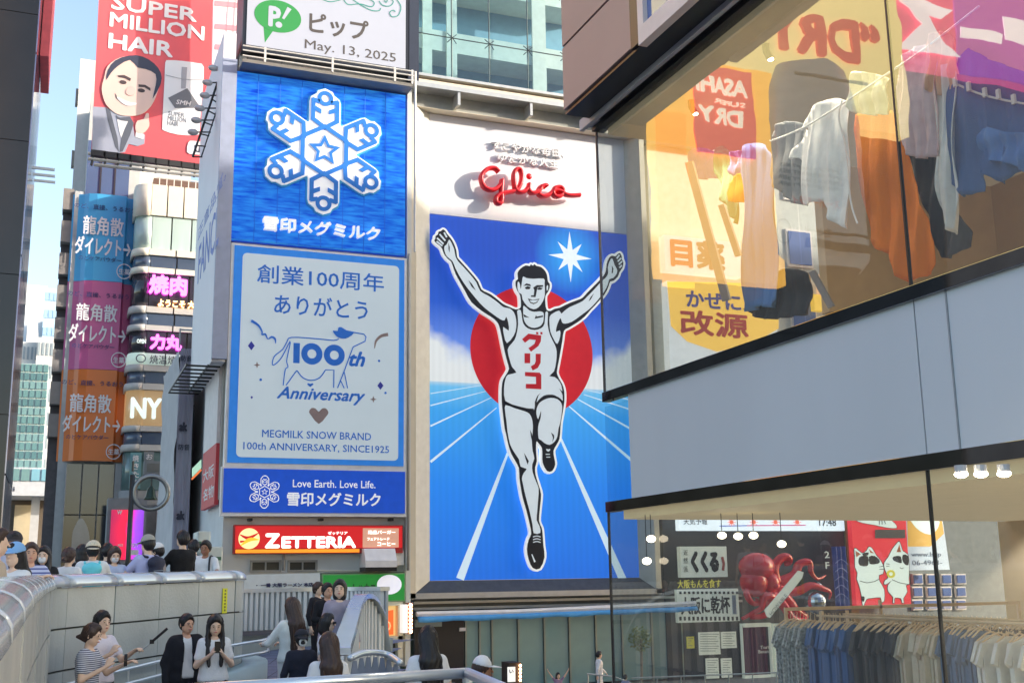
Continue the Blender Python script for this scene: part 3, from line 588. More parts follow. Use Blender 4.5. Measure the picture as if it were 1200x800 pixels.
# word mark and slogan
logo_red = C('logo_red', 206, 34, 44, rough=.35)
SX = lambda pts: [(550 + a/8, 150 + b/8) for a, b in pts]
mb = MB(); PH = Pl('Y', 44.62)
def script(pts, r, dz=0.0):
    P3 = [PH(x, y, .0) for x, y in cat(SX(pts), 5)]; mb.tube([p + Vector((0, -.0006*i - dz, 0)) for i, p in enumerate(P3)], r, 10, up=(0, 1, 0), flat=1.9)
script([(275,415),(235,380),(170,385),(115,440),(110,500),(140,560),(200,585),(250,570),(290,530),(302,490),(300,540),(295,610),(300,670),(285,710),(250,705),(245,660),(285,625),(350,608),(430,590),(470,540),(485,460),(470,400),(435,395),(410,440),(412,520),(425,580),(460,608),(510,600),(545,560),(552,530),(548,580),(570,615),(615,612),(650,590),(665,560),(705,545),(720,560)], .10)
script([(715,558),(690,545),(655,565),(640,605),(670,640),(730,635),(775,600),(800,565),(850,560),(875,595),(850,640),(800,645),(775,610),(800,590),(850,600),(900,630),(960,638),(1030,634)], .10, .012)
mb.ell(PH(*SX([(560,455)])[0]), (.14, .1, .14)); mb.ell(PH(*SX([(268,690)])[0]), (.17, .09, .2)); mb.ell(PH(*SX([(830,605)])[0]), (.2, .09, .16))
mb.build('word_mark', logo_red, bb, smooth=True)
sl_m = C('slogan_white', 226, 228, 228, rough=.4)
mb = MB(); ptext(mb, Pl('Y', 44.82), 'すこやかな毎日、', 577, 174, 163.5, 661, .0, .13, bold=.02); ptext(mb, Pl('Y', 44.82), 'ゆたかな人生', 584, 188.5, 179, 655, .0, .13, bold=.02)
mb.build('slogan', sl_m, bb)
# steel ledges over the billboard
led = thing('steel_ledge', 'stacked steel ledges over the runner billboard under the glass wall', 'ledge', (19, 45, PF(490, 122).z))
z0 = PF(480, 122).z + .03; zs = [z0, PF(484, 104).z, PF(484, 97).z, PF(484, 90).z]
MB().box((fx0, 44.75, zs[0]), (fx1 + 4, 46, zs[1])).build('back_plate', C('grey_fascia', 150, 150, 142, rough=.5), led)
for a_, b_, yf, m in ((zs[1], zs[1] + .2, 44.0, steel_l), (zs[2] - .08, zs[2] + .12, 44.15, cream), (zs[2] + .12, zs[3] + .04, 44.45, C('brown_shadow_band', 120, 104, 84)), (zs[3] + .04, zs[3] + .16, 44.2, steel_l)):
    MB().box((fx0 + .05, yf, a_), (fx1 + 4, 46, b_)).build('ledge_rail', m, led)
mb = MB()
for px in (535, 619, 700): 
    p = PF(px, 118); MB().box((p.x - .06, 44.05, zs[0] + .1), (p.x + .06, 44.8, zs[1])).build('bracket', steel_l, led)
# green glass curtain wall above
gw = thing('glass_curtain_wall', 'green tinted glass curtain wall with dark joints above the steel ledges', 'building', (19, 45.3, zs[3] + .2))
gz0 = zs[3] + .18; PG = Pl('Y', 44.9)
xs = [PG(487, 50).x, PG(530, 50).x, PG(574, 50).x, PG(619, 50).x, PG(662, 50).x, PG(706, 50).x]
zr = [gz0, PG(490, 38).z, PG(490, -36).z, PG(490, -110).z]
gp = glass('green_facade_glass', (0.84, 0.94, 0.97), 1.6)
for i in range(len(xs) - 1):
    for j in range(3): MB().box((xs[i] + .03, 44.9, zr[j] + .03), (xs[i+1] - .03, 44.93, zr[j+1] - .03)).build('pane', gp, gw)
mb = MB(); dk = C('steel_tie', 60, 66, 66, rough=.4, metal=.6)
for x in xs[1:-1]:
    mb.tube([(x, 45.0, gz0), (x, 45.0, gz0 + 9)], .03, 6)
    for z in zr[1:3]:
        for s1 in (-1, 1):
            for s2 in (-1, 1): mb.tube([(x, 44.88, z), (x + .22*s1, 44.97, z + .22*s2)], .022, 5)
for z in zr[1:3]: mb.box((xs[0], 44.905, z - .02), (xs[-1], 44.935, z + .02))
mb.build('tie_rod', dk, gw)
ci = C('cream_inner_wall', 176, 182, 172, rough=.8)
ib = MB(); y_ = 46.6
ib.box((xs[0] - .6, 45.6, gz0 - .1), (xs[0] - .05, 47, gz0 + 9)); zf0 = gz0
for z in (gz0 + 2.35, gz0 + 5.6, gz0 + 8.8): ib.box((xs[0], y_, z), (xs[-1], y_ + 2, z + 1.0))
for px, w_ in ((490, .5), (508, .45), (537, .5), (640, .7)):
    x = PG(px, 50).x; ib.box((x, y_ - .1, gz0), (x + w_, y_, gz0 + 9))
ib.build('inner_wall', ci, gw)
MB().box((xs[0], y_ + 1.6, gz0), (xs[-1], y_ + 1.8, gz0 + 9)).build('inner_backdrop', C('teal_inner_wall', 96, 138, 156, rough=.6), gw)
MB().box((xs[0] - .1, 44.9, gz0), (xs[0] - .0, 46, gz0 + 9)).build('edge_mullion', steel_l, gw)
# ================================================================= milk company signs and the building that carries them
tower = thing('sign_tower', 'pale narrow building carrying the blue milk signs over a burger restaurant', 'building', (9.8, 44.6, -1.6))
pale = C('pale_tower_wall', 196, 198, 192, rough=.7, var=.06, scale=1.2, bump=.1); pale2 = C('pale_grey_wall', 186, 190, 190, rough=.7, var=.08, scale=1)
PT = Pl('Y', 44.6); PS = Pl('Y', 44.3)
tx0 = PT(262, 600).x; tx1 = PT(479, 600).x
MB().box((tx0, 44.6, PT(300, 672).z), (tx1, 58, PT(280, 70).z + .3)).build('wall', pale2, tower)
MB().box((PT(474.5, 300).x, 44.32, -1.5), (tx1, 44.6, PT(474, 100).z)).build('corner_pier', pale, tower)
MB().box((PT(475, 20).x, 44.1, PT(474, 100).z + .05), (PT(487, 20).x, 46, PT(474, -60).z)).build('dark_pier', C('navy_pier', 44, 50, 64, rough=.4), tower)
# --- upper corrugated sign
blue = C('milk_blue', 22, 84, 214, rough=.45, emit=.12)
def seq_mat():
    m = mat('sequin_blue', srgb(20, 92, 220), rough=.38, var=0); t = m.node_tree; b = t.nodes['Principled BSDF']
    tc = t.nodes.new('ShaderNodeTexCoord'); mp = t.nodes.new('ShaderNodeMapping'); mp.inputs['Scale'].default_value = (1.0, 1, 7.0); t.links.new(tc.outputs['Object'], mp.inputs[0])
    nz = t.nodes.new('ShaderNodeTexNoise'); nz.inputs['Scale'].default_value = 1.3; nz.inputs['Detail'].default_value = 4; t.links.new(mp.outputs[0], nz.inputs[0])
    cr = t.nodes.new('ShaderNodeValToRGB'); e = cr.color_ramp.elements; e[0].position = .30; e[0].color = srgb(14, 86, 216) + (1,); e[1].position = .62; e[1].color = srgb(56, 166, 240) + (1,)  # cyan streaks paint the sparkle of light into the blue
    t.links.new(nz.outputs[0], cr.inputs[0]); t.links.new(cr.outputs[0], b.inputs['Base Color']); t.links.new(cr.outputs[0], b.inputs['Emission Color']); b.inputs['Emission Strength'].default_value = .12
    return m
s1 = thing('sign', 'blue louvred sign with a big white snowflake emblem holding a star', 'sign', (PS(376, 290).x, 44.3, PS(376, 296).z), 'stacked milk company signs')
a = PS(277, 84); b = PS(474, 300); x0, x1, z1, z0 = a.x, b.x, a.z, b.z
lou = MB(); n = 96; dz = (z1 - z0) / n
for i in range(n):
    z = z0 + i*dz; lou.add([(x0, 44.26, z), (x1, 44.26, z), (x1, 44.20, z + dz*.8), (x0, 44.20, z + dz*.8), (x0, 44.26, z + dz), (x1, 44.26, z + dz)], [(0, 1, 2, 3), (3, 2, 5, 4)])
tag(lou.build('louvre', seq_mat(), s1), kind='stuff')
MB().box((x0, 44.27, z0), (x1, 44.45, z1)).build('backing', blue, s1)
mb = MB(); 
for k in range(1, 8): x = x0 + (x1-x0)*k/8; mb.box((x - .012, 44.185, z0), (x + .012, 44.2, z1))
mb.build('seam', C('seam_blue', 30, 110, 226), s1)
sf_w = C('snowflake_white', 236, 240, 244, rough=.4, emit=.12); sf_b = C('snowflake_blue', 40, 120, 206, rough=.4)  # white is lifted by a faint glow of its own
def snowflake(root, pl, cx, cy, r, depth, big=True):
    """emblem in units of its own: 6 arms of length 1"""
    c = pl(cx, cy); S = r
    def T(x, y, ang, off): 
        q = math.radians(ang); X_ = x*math.cos(q) - y*math.sin(q); Y_ = x*math.sin(q) + y*math.cos(q)
        return (c.x + X_*S, c.y - off, c.z + Y_*S)
    out = []
    for k in range(6):
        q = -60*k
        for x, y in ((-.245,.45),(-.245,.80),(-.225,.87),(-.14,.93),(-.115,.985),(0,1.03),(.115,.985),(.14,.93),(.225,.87),(.245,.80),(.245,.45)): out.append((x, y, q))
    w_ = MB(); w_.prism([T(x, y, q, depth) for x, y, q in out], (0, depth, 0)); w_.build('emblem_plate', sf_w, root)
    e = MB(); ed = []
    for x, y, q in out:
        ed.append(T(x*1.09, max(y*1.02, .50), q, depth*.7))
    e.prism(ed, (0, depth*.7, 0)); e.build('emblem_rim', C('rim_cyan', 60, 160, 226, rough=.4), root)
    b_ = MB(); lw = .033; o = depth + .03
    def seg(p, q2, ang, lw=lw, oo=0):
        P = Vector(p); Q = Vector(q2); d = (Q-P).normalized()*lw*.6; nn = Vector((-d.y, d.x)).normalized()*lw
        b_.prism([T(*(P-d+nn), ang, o+oo), T(*(Q+d+nn), ang, o+oo), T(*(Q+d-nn), ang, o+oo), T(*(P-d-nn), ang, o+oo)], (0, .03, 0))
    for k in range(6):
        q = -60*k + 0.0; j = k*.001
        n = 20; R1, R2, cy0 = .125, .062, .86
        b_.prism([T(R1*math.cos(t), cy0 + R1*math.sin(t), q, o + .004) for t in [6.2832*i/n for i in range(n)]], (0, .03, 0), [[T(R2*math.cos(t), cy0 + R2*math.sin(t), q, o + .004) for t in [6.2832*i/n for i in range(n)]]])
        for s in (-1, 1):
            seg((.19*s, .82), (.19*s, .50), q, oo=.002+j); seg((.19*s, .50), (0, .375), q, oo=.006+j); seg((.19*s, .82), (.11*s, .80), q, oo=.004+j)
            b_.prism([T(x*s, y, q, o + .008+j) for x, y in ((.2, .74), (.06, .67), (.06, .60), (.2, .66))][::s], (0, .03, 0)) if big else None
    for k in range(6):
        q = -60*k
        seg((0, .395), (.342, .197), q, oo=.012 + .001*k)
    st = []
    for i in range(10):
        rr = .26 if i % 2 == 0 else .125; t = math.radians(90 - 36*i); st.append((rr*math.cos(t), rr*math.sin(t)))
    b_.prism([T(x, y, 0, o + .02) for x, y in st], (0, .03, 0), [[T(x*.6, y*.6, 0, o + .02) for x, y in st]])
    b_.build('emblem_lines', sf_b if big else sf_w, root)
c0 = PS(378, 181); rad = (PS(378, 109).z - PS(378, 251).z)/2
snowflake(s1, PS, 378, 180, rad, .35)
mb = MB(); ptext(mb, Pl('Y', 43.98), '雪印メグミルク', 308, 269, 252, 446, 0, .18, bold=.028); mb.build('lettering', C('letter_pale', 236, 240, 242, emit=.15, rough=.5), s1)
MB().box((x0 - .3, 44.28, z0), (x0, 44.7, z1)).build('edge_strip', C('steel_edge_blue', 120, 160, 196), s1)
# --- middle sign
s2 = thing('sign', 'pale anniversary sign in a blue border with a line-drawn cow and 100th', 'sign', (PS(370, 540).x, 44.3, PS(370, 545).z), 'stacked milk company signs')
fr_m = C('sign_white_frame', 208, 214, 216, rough=.5)
pb = C('border_blue', 40, 132, 226, rough=.5, emit=.10); lb = C('pale_sign_face', 186, 204, 214, rough=.55, var=.03, scale=.8, emit=.13); ink_b = C('print_blue', 34, 112, 214, rough=.5); tau = C('print_taupe', 138, 122, 120); navy = C('print_navy', 48, 56, 160)  # printed face and border get a faint glow to lift them from shade
mb = MB(); pquad(mb, PS, 271, 285, 475, 551, .10, .3); mb.build('frame', fr_m, s2)
mb = MB(); pquad(mb, PS, 274.5, 288, 472, 546.5, .12, .1); mb.build('border', pb, s2)
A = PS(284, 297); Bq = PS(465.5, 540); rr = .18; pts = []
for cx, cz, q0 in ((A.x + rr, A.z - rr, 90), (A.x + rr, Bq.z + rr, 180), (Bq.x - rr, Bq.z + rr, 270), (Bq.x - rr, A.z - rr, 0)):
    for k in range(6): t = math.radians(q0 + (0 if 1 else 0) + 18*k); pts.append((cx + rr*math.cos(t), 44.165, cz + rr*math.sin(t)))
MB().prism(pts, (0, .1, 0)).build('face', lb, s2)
PS2 = Pl('Y', 44.165); mb = MB()
ptext(mb, PS2, '創業100周年', 301, 331, 309, 450, .004, .003, bold=.012); ptext(mb, PS2, 'ありがとう', 321, 367, 344, 431, .004, .003, bold=.014)
mb.build('heading', ink_b, s2); mb = MB()
ptext(mb, PS2, 'MEGMILK SNOW BRAND', 307, 512, 503, 435, .004, .003, bold=.01); ptext(mb, PS2, '100th ANNIVERSARY, SINCE1925', 285, 527.5, 517.5, 456, .004, .003, bold=.01)
tag(mb.build('caption', ink_b, s2), kind='stuff'); mb = MB()
ptext(mb, PS2, 'Anniversary', 324, 471, 452, 428, .004, .003, bold=.03, shear=.35); ptext(mb, PS2, 'th', 409, 429, 411, 428, .004, .003, bold=.04, shear=.35)
pquad(mb, PS2, 344, 401.5, 351, 425.5, .004, .003)
pell(mb, PS2, 365.5, 414.5, 12.5, 12.6, .004, .003, hole=.42); pell(mb, PS2, 391.8, 416, 12.3, 12.4, .004, .003, hole=.42)
mb.build('hundred_mark', ink_b, s2); mb = MB()
CW = lambda pts: [(280 + a/6.6667, 360 + b_/6.6667) for a, b_ in pts]
stroke(mb, PS2, CW([(780,245),(740,258),(600,245),(410,235),(375,270),(340,330),(275,385),(262,450),(300,430),(340,380),(400,265),(385,350),(372,420),(382,465),(360,490),(345,610)]), 1.3, .006, .003, smooth=3)
stroke(mb, PS2, CW([(368,608),(452,492)]), 1.3, .009, .003); stroke(mb, PS2, CW([(452,492),(500,550),(565,570),(630,550),(675,490)]), 1.3, .011, .003, smooth=3); stroke(mb, PS2, CW([(675,488),(742,490),(740,628)]), 1.3, .013, .003)
stroke(mb, PS2, CW([(890,195),(975,210),(992,230),(985,265),(892,310),(865,380),(825,490),(770,630)]), 1.3, .015, .003); stroke(mb, PS2, CW([(820,495),(848,632)]), 1.2, .017, .003); stroke(mb, PS2, CW([(795,575),(822,632)]), 1.2, .019, .003)
ppoly(mb, PS2, cat(CW([(732,182),(770,185),(775,160),(800,155),(840,180),(895,192),(880,220),(830,245),(780,238),(750,215)]), 2, True), .02, .003)
mb.prism([PS2(x, y, .012) for x, y in CW([(556,622),(532,600),(540,592),(556,598),(575,592),(583,602)])], (0, .006, 0))
mb.build('cow_drawing', ink_b, s2); mb = MB()
stroke(mb, PS2, CW([(95,105),(150,140),(180,190),(178,215),(205,210),(225,248),(255,232),(282,250),(285,285)]), [3.2,2.6,2,1.6,2.4,1.4,2.4,2.4,.6], .022, .003, smooth=3)
for x, y, r_ in ((361,493,0),): pass
for x, y, r_ in ((1095,418,1.4),(170,565,1.6),(1145,668,1.4)): q = CW([(x, y)])[0]; pell(mb, PS2, q[0], q[1], r_, r_, .005, .003, 10)
tag(mb.build('print_speck', ink_b, s2), kind='stuff')
mb = MB()
ht = lambda cx, cy, s: [(cx, cy + 10*s), (cx - 9*s, cy), (cx - 12*s, cy - 5*s), (cx - 9*s, cy - 9.5*s), (cx - 4*s, cy - 9*s), (cx, cy - 5*s), (cx + 4*s, cy - 9*s), (cx + 9*s, cy - 9*s), (cx + 12*s, cy - 4*s), (cx + 9*s, cy + 1*s)]
ppoly(mb, PS2, cat(ht(373.5, 487, .95), 2, True), .004, .003)
stroke(mb, PS2, CW([(1165,212),(1110,225),(1070,265),(1060,320)]), [4, 3.4, 2.6, .8], .004, .003, smooth=3)
def dia(cx, cy, rx, ry, mid=.25): return [(cx, cy - ry), (cx + rx*mid, cy - ry*mid), (cx + rx, cy), (cx + rx*mid, cy + ry*mid), (cx, cy + ry), (cx - rx*mid, cy + ry*mid), (cx - rx, cy), (cx - rx*mid, cy - ry*mid)]
ppoly(mb, PS2, dia(301.2, 427.5, 4, 4), .004, .003); ppoly(mb, PS2, dia(437.5, 467.7, 4, 4), .004, .003); mb.build('print_taupe', tau, s2)
mb = MB()
for cx, cy, rx, ry in ((294.5, 405, 4, 5.4), (445.8, 451.7, 3.6, 4.8), (295, 465.4, 1.5, 1.8)): ppoly(mb, PS2, [(cx, cy-ry), (cx+rx, cy), (cx, cy+ry), (cx-rx, cy)], .004, .003)
mb.build('print_navy', navy, s2)
# --- lower sign
s3 = thing('sign', 'deep blue strip sign with a small white snowflake and Love Earth Love Life', 'sign', (PS(370, 600).x, 44.3, PS(370, 606).z), 'stacked milk company signs')
mb = MB(); pquad(mb, PS, 259.5, 546.5, 475, 605.5, .10, .3); mb.build('frame', fr_m, s3)
mb = MB(); pquad(mb, PS, 262, 548.5, 473.5, 601.5, .13, .1); mb.build('face', C('deep_blue_face', 12, 84, 210, rough=.5, emit=.10), s3)
PS3 = Pl('Y', 44.17); mb = MB(); ptext(mb, PS3, 'Love Earth. Love Life.', 343, 570.5, 561.5, 440, .004, .003, bold=.012); ptext(mb, PS3, '雪印メグミルク', 336, 592.5, 576, 446, .004, .003, bold=.03); mb.build('lettering', sf_w, s3)
r3 = (PS3(310, 557).z - PS3(310, 595).z)/2
mb = MB(); c = PS3(310, 576)
def ray_seg(mb, p, q, ang, lw, o):
    P = Vector(p); Q = Vector(q); d = (Q-P); nn = Vector((-d.y, d.x)).normalized()*lw
    f = lambda v: (c.x + (v.x*math.cos(ang) - v.y*math.sin(ang))*r3, c.y - o, c.z + (v.x*math.sin(ang) + v.y*math.cos(ang))*r3)
    mb.prism([f(P+nn), f(Q+nn), f(Q-nn), f(P-nn)], (0, .004, 0))
for k in range(6):
    q = math.radians(60*k)
    for s in (-1, 1):
        for i, (p_, q_) in enumerate((((.24*s, .34), (.24*s, .82)), ((.24*s, .82), (.1*s, .98)), ((.1*s, .98), (-.02*s, 1.0)), ((.14*s, .52), (0, .42)), ((.14*s, .52), (.14*s, .74)), ((.14*s, .66), (.03*s, .6)), ((.10*s, .80), (.0, .72)))): ray_seg(mb, p_, q_, q, .028, .006 + .0015*i)
    ray_seg(mb, (0, .36), (.31, .18), q, .03, .02 + .001*k)
st = [(.22 if i % 2 == 0 else .1) for i in range(10)]
f2 = lambda k: [(c.x + st[i]*k*math.cos(math.radians(90-36*i))*r3, c.y - .03, c.z + st[i]*k*math.sin(math.radians(90-36*i))*r3) for i in range(10)]
mb.prism(f2(1), (0, .01, 0), [f2(.6)]); mb.build('emblem', sf_w, s3)
for px in (293, 376, 458):
    p = PS3(px, 607); MB().box((p.x - .07, 44.0, p.z - .1), (p.x + .07, 44.4, p.z)).build('bracket', dark_joint, s3)
# --- LED screen on top, with catwalk
s4 = thing('led_screen', 'white LED screen showing a green P! speech bubble and May. 13, 2025', 'screen', (PS(376, 60).x, 44.3, PS(376, 76).z))
MB().box((PS(283, 50).x, 44.1, PS(283, 60).z - .05), (PS(478, 50).x, 46, PS(283, 60).z + 6.2)).build('frame', C('screen_black', 30, 33, 42, rough=.4), s4)
led_f = C('led_white', 162, 168, 180, rough=.5, emit=.10, ecol=srgb(222, 222, 232), var=.015)
MB().box((PS(287.5, 50).x, 44.06, PS(287.5, 55).z), (PS(473.5, 50).x, 44.1, PS(287.5, 55).z + 5.9)).build('face', led_f, s4)
PL = Pl('Y', 44.06); mb = MB(); G = lambda pts: [(280 + a/6, b_/6) for a, b_ in pts]
c = PL(325.7, 19.5); U = PL(353, 23).x - c.x
ov = [(c.x + U*math.cos(t), 44.05, c.z + U*.74*math.sin(t) ) for t in [6.2832*i/40 for i in range(40)]]; mb.prism(ov, (0, .008, 0)); mb.prism([PL(x, y, .004) for x, y in G([(170,160),(250,205),(182,302)])], (0, .003, 0))
mb.build('bubble_mark', C('led_green', 40, 140, 70, emit=.08, var=.01), s4)
mb = MB(); ptext(mb, PL, 'P', *(314, 31, 6.5, 329), .014, .003, bold=.045)
stroke(mb, PL, G([(355,60),(310,135)]), [5.5, 3.0], .016, .003); pell(mb, PL, *G([(280,177)])[0], 4, 3.6, .018, .003, 14); mb.build('bubble_letter', led_f, s4)
mb = MB(); tp = C('led_taupe', 82, 76, 72, emit=.05)
ptext(mb, PL, 'ピップ', 362, 38.5, 13.5, 432, .004, .003, bold=.03); ptext(mb, PL, 'May. 13, 2025', 357, 60, 46, 464, .006, .003, bold=.004)
mb.build('lettering', tp, s4)
mb = MB(); tl = C('led_teal', 50, 140, 128, emit=.05)
for i, p in enumerate(([(590,0),(640,15),(700,5),(740,-10)], [(735,0),(770,35),(850,30),(930,50),(950,20),(900,-10)], [(800,0),(860,40),(930,75),(985,78),(995,60)], [(985,10),(1010,40),(1060,45),(1085,15),(1060,-15)], [(1110,0),(1138,50),(1120,110),(1075,120),(1060,90),(1085,75),(1098,88)], [(1020,5),(1035,20),(1045,0)])): stroke(mb, PL, G(p), 1.1, .008 + .002*i, .003, smooth=4)
mb.build('flourish', tl, s4)
cw = thing('catwalk', 'narrow service catwalk with white rails between LED screen and blue sign', 'catwalk', (PS(376, 80).x, 44, PS(376, 90).z))
zc0 = PS(283, 79).z; zc1 = PS(283, 62).z; xa, xb = PS(281, 70).x, PS(478, 70).x; wr = C('white_rail_paint', 206, 204, 196, rough=.5)
MB().box((xa + .05, 44.9, zc0), (xb, 45.1, zc1)).build('back_wall', C('catwalk_dark', 34, 32, 32), cw)
MB().box((xa, 43.5, zc0 - .12), (xb, 44.9, zc0 + .02)).build('deck', C('catwalk_steel', 120, 116, 108), cw)
mb = MB()
for z in (zc0 + .15, zc0 + .38, zc1 - .06): mb.tube([(xa, 43.5, z), (xb + .05, 43.5, z)], .03, 6)
mb.build('rail', wr, cw)
for px in (307, 385, 457, 477): x = PS(px, 70).x; MB().box((x - .04, 43.48, zc0), (x + .04, 43.56, zc1)).build('post', wr, cw)
for px in (300, 322): x = PS(px, 70).x; MB().box((x - .35, 44.2, zc0), (x + .3, 44.9, zc1 - .15)).build('equipment_box', C('dark_box', 44, 44, 46), cw)
MB().tube([(xb + .12, 43.6, zc1), (xb + .12, 43.6, PS(478, 300).z)], .05, 6).build('downpipe', wr, cw)
# --- cosmetics sign on the tower's flank
side = Pl('X', tx0 + .0); fx = PS(277, 85).x - .56
fc = thing('sign', 'tall white sign on the tower flank lettered FANCL in pale blue', 'sign', (fx, 50, PS(268, 398).z))
PFx = Pl('X', fx); fy1 = PFx(229, 300).y; fz0 = PFx(268, 396).z; fz1 = PS(279, 74).z
MB().box((fx, 44.15, fz0), (fx + .5, fy1, fz1 + 1.2)).build('panel', C('lilac_white_panel', 206, 206, 220, rough=.5, var=.03, scale=.6), fc)
mb = MB(); ptext(mb, PFx, 'FANCL', 231.5, 334, 293, 254, .006, .004, bold=.012); ptext(mb, PFx, '正直品質。', 232, 283, 270, 262, .006, .004); mb.build('lettering', C('pale_blue_letter', 96, 116, 180), fc)
MB().box((fx - .02, 44.0, fz0 + .1), (fx + .55, 44.15, fz1)).build('edge_face', C('edge_bluegrey', 150, 160, 180), fc)
mb = MB(); zl = fz0 - .1
for k in range(9): y = 44.6 + k*(fy1 - 44.6)/8; mb.box((fx - .9, y, zl - .05), (fx + .4, y + .05, zl + .02))
for x in (fx - .9, fx - .1): mb.box((x, 44.5, zl - .03), (x + .05, fy1, zl + .04))
mb.build('maintenance_frame', dark_joint, fc)
# lamps on arms in front of the red board
tr = thing('lamp_truss', 'black ladder truss with small lamps beside the red hair advert', 'lamp', PFx(240, 150))
mb = MB(); P0 = [(262, 76), (226, 184)]; y_ = 46.0; q = Pl('Y', 46)
mb.tube([q(*P0[0]), q(*P0[1])], .05, 5); mb.tube([q(269, 84), q(236, 184)], .03, 5)
for k in range(9): t = k/8; mb.tube([q(262-36*t, 76+108*t), q(270-33*t, 86+98*t)], .03, 5)
mb.build('truss', dark_joint, tr)
for x, y in ((250, 80), (243, 97), (240, 112), (234, 127), (230, 141), (226, 155)):
    l = MB(); l.tube([q(x, y), q(x + 21, y)], .03, 5).build('arm', dark_joint, tr); MB().ell(q(x, y), (.22, .12, .14)).build('lamp_head', steel_l, tr)
# lower sign wall on the flank (red and white vertical banner)
LW = MB(); PW = Pl('X', tx0 + .05); 
yf = PW(234, 560).y
MB().box((tx0 - .15, 44.9, PW(262, 585).z), (tx0, 47.4, PW(262, 408).z)).build('flank_pier', C('worn_concrete', 150, 148, 140, rough=.85, var=.16, scale=1.5, streak=4, bump=.3), tower)
vb = thing('sign', 'narrow vertical red and white banner sign on the tower flank', 'sign', (tx0 - .3, 49, PW(245, 590).z))
PV = Pl('X', tx0 - .28)
y0v, y1v = PV(252, 560).y, PV(237, 560).y
for nm, ya, yb, m in (('upper_panel', 400, 520, C('banner_white', 206, 200, 198)), ('lower_panel', 520, 590, C('banner_red', 190, 60, 66))):
    za = PV(252, ya).z; zb_ = PV(252, yb).z; MB().box((tx0 - .28, y0v, zb_), (tx0 - .12, y1v, za)).build(nm, m, vb)
mb = MB(); ptext(mb, PV, '大阪', 238, 566, 552, 250, .004, .003, bold=.02); ptext(mb, PV, '名物', 238, 588, 574, 250, .004, .003, bold=.02); mb.build('lettering', C('banner_letter', 226, 214, 210), vb)
mb = MB(); ptext(mb, PV, '二', 239, 505, 440, 249, .004, .003); 
# --- restaurant storey
zs = thing('sign', 'red restaurant sign reading ZETTERIA over an orange strip', 'sign', (PS(370, 640).x, 44.3, PS(370, 645).z))
zred = C('zetteria_red', 206, 34, 40, rough=.4, emit=.2, var=.02)
PZ = Pl('Y', 44.2)
mb = MB(); pquad(mb, PZ, 274.5, 614.5, 472, 647.5, .0, .3); mb.build('box', C('sign_box_edge', 150, 40, 40), zs)
mb = MB(); pquad(mb, PZ, 276, 616, 471, 641.5, .02, .02); mb.build('face', zred, zs)
mb = MB(); pquad(mb, PZ, 276, 643.5, 421, 646.8, .02, .02); mb.build('orange_strip', C('orange_strip', 236, 140, 40, emit=.35), zs)
mb = MB(); pell(mb, PZ, 291.8, 630.7, 12.4, 12.2, .03, .01); mb.build('roundel', C('roundel_cream', 240, 214, 150, emit=.4), zs)
mb = MB(); stroke(mb, PZ, [(281,626),(291,630),(303,624)], [1, 4, 1], .036, .004, smooth=4); ppoly(mb, PZ, [(281,633),(290,633),(281.5,636)], .038, .004); mb.build('roundel_stripe', zred, zs)
mb = MB(); stroke(mb, PZ, [(282,639),(292,632),(303,632)], [1, 4.5, 1], .04, .004, smooth=4); mb.build('roundel_stripe', C('roundel_gold', 232, 168, 48, emit=.4), zs)
zw = C('zetteria_white', 244, 240, 236, emit=.6, var=0)
mb = MB(); ptext(mb, PZ, 'Z', 310, 642, 624.5, 327.5, .03, .02, bold=.06); ptext(mb, PZ, 'ETTERIA', 329.5, 642, 628, 417, .03, .02, bold=.06); ptext(mb, PZ, 'ゼッテリア', 384, 626.2, 622.3, 407, .03, .01, bold=.03); mb.build('lettering', zw, zs)
mb = MB(); pquad(mb, PZ, 425, 618.5, 467, 641, .03, .01); mb.build('side_panel', C('side_brown', 186, 138, 118, emit=.3), zs)
mb = MB(); ptext(mb, PZ, '絶品バーガー', 431, 625.5, 621, 463, .04, .005, bold=.03); ptext(mb, PZ, 'フェアトレード', 430, 633, 629.5, 456, .04, .005, bold=.03); ptext(mb, PZ, 'コーヒー', 442, 639.3, 634.5, 463, .04, .005, bold=.03); mb.build('lettering', zw, zs)
def window(pl, x0, y0, x1, y1, parent, gm, fm, off=.05, bars=0, nm='window'):
    a = pl(x0, y0); b = pl(x1, y1); f = MB(); t = .08; y = pl.v
    f.box((a.x, y - off, b.z), (a.x + t, y + .1, a.z)).box((b.x - t, y - off, b.z), (b.x, y + .1, a.z)).box((a.x + t, y - off, a.z - t), (b.x - t, y + .1, a.z)).box((a.x + t, y - off, b.z), (b.x - t, y + .1, b.z + t))
    for k in range(bars): x = a.x + (b.x - a.x)*(k+1)/(bars+1); f.box((x - .03, y - off*.8, b.z + t), (x + .03, y + .1, a.z - t))
    w_ = f.build(nm, fm, parent); MB().box((a.x + t, y - off*.3, b.z + t), (b.x - t, y + .1, a.z - t)).build('pane', gm, w_); return w_
dgl = C('dark_window_glass', 46, 54, 56, rough=.08, var=.1); ffr = C('window_frame_grey', 130, 132, 128)
window(PT, 293, 656, 329, 670, tower, dgl, ffr, .08, 1); window(PT, 337, 656, 371.5, 669.5, tower, C('dark_window_glass', 46, 54, 56), ffr, .08, 1)
hd = thing('vent_hood', 'white metal vent hood on the wall beneath the restaurant sign', 'vent', PT(438, 670)); mb = MB()
a = PT(421, 643); b = PT(457, 669)
mb.prism([(a.x, 44.55, a.z), (a.x, 43.9, a.z), (a.x, 43.6, b.z + .4), (a.x, 43.6, b.z + .15), (a.x, 44.55, b.z + .15)], (b.x - a.x, 0, 0)); mb.build('hood', C('hood_white', 214, 216, 216, rough=.4), hd)
MB().box((a.x, 43.62, b.z), (b.x, 44.5, b.z + .16)).build('grille', dark_joint, hd)
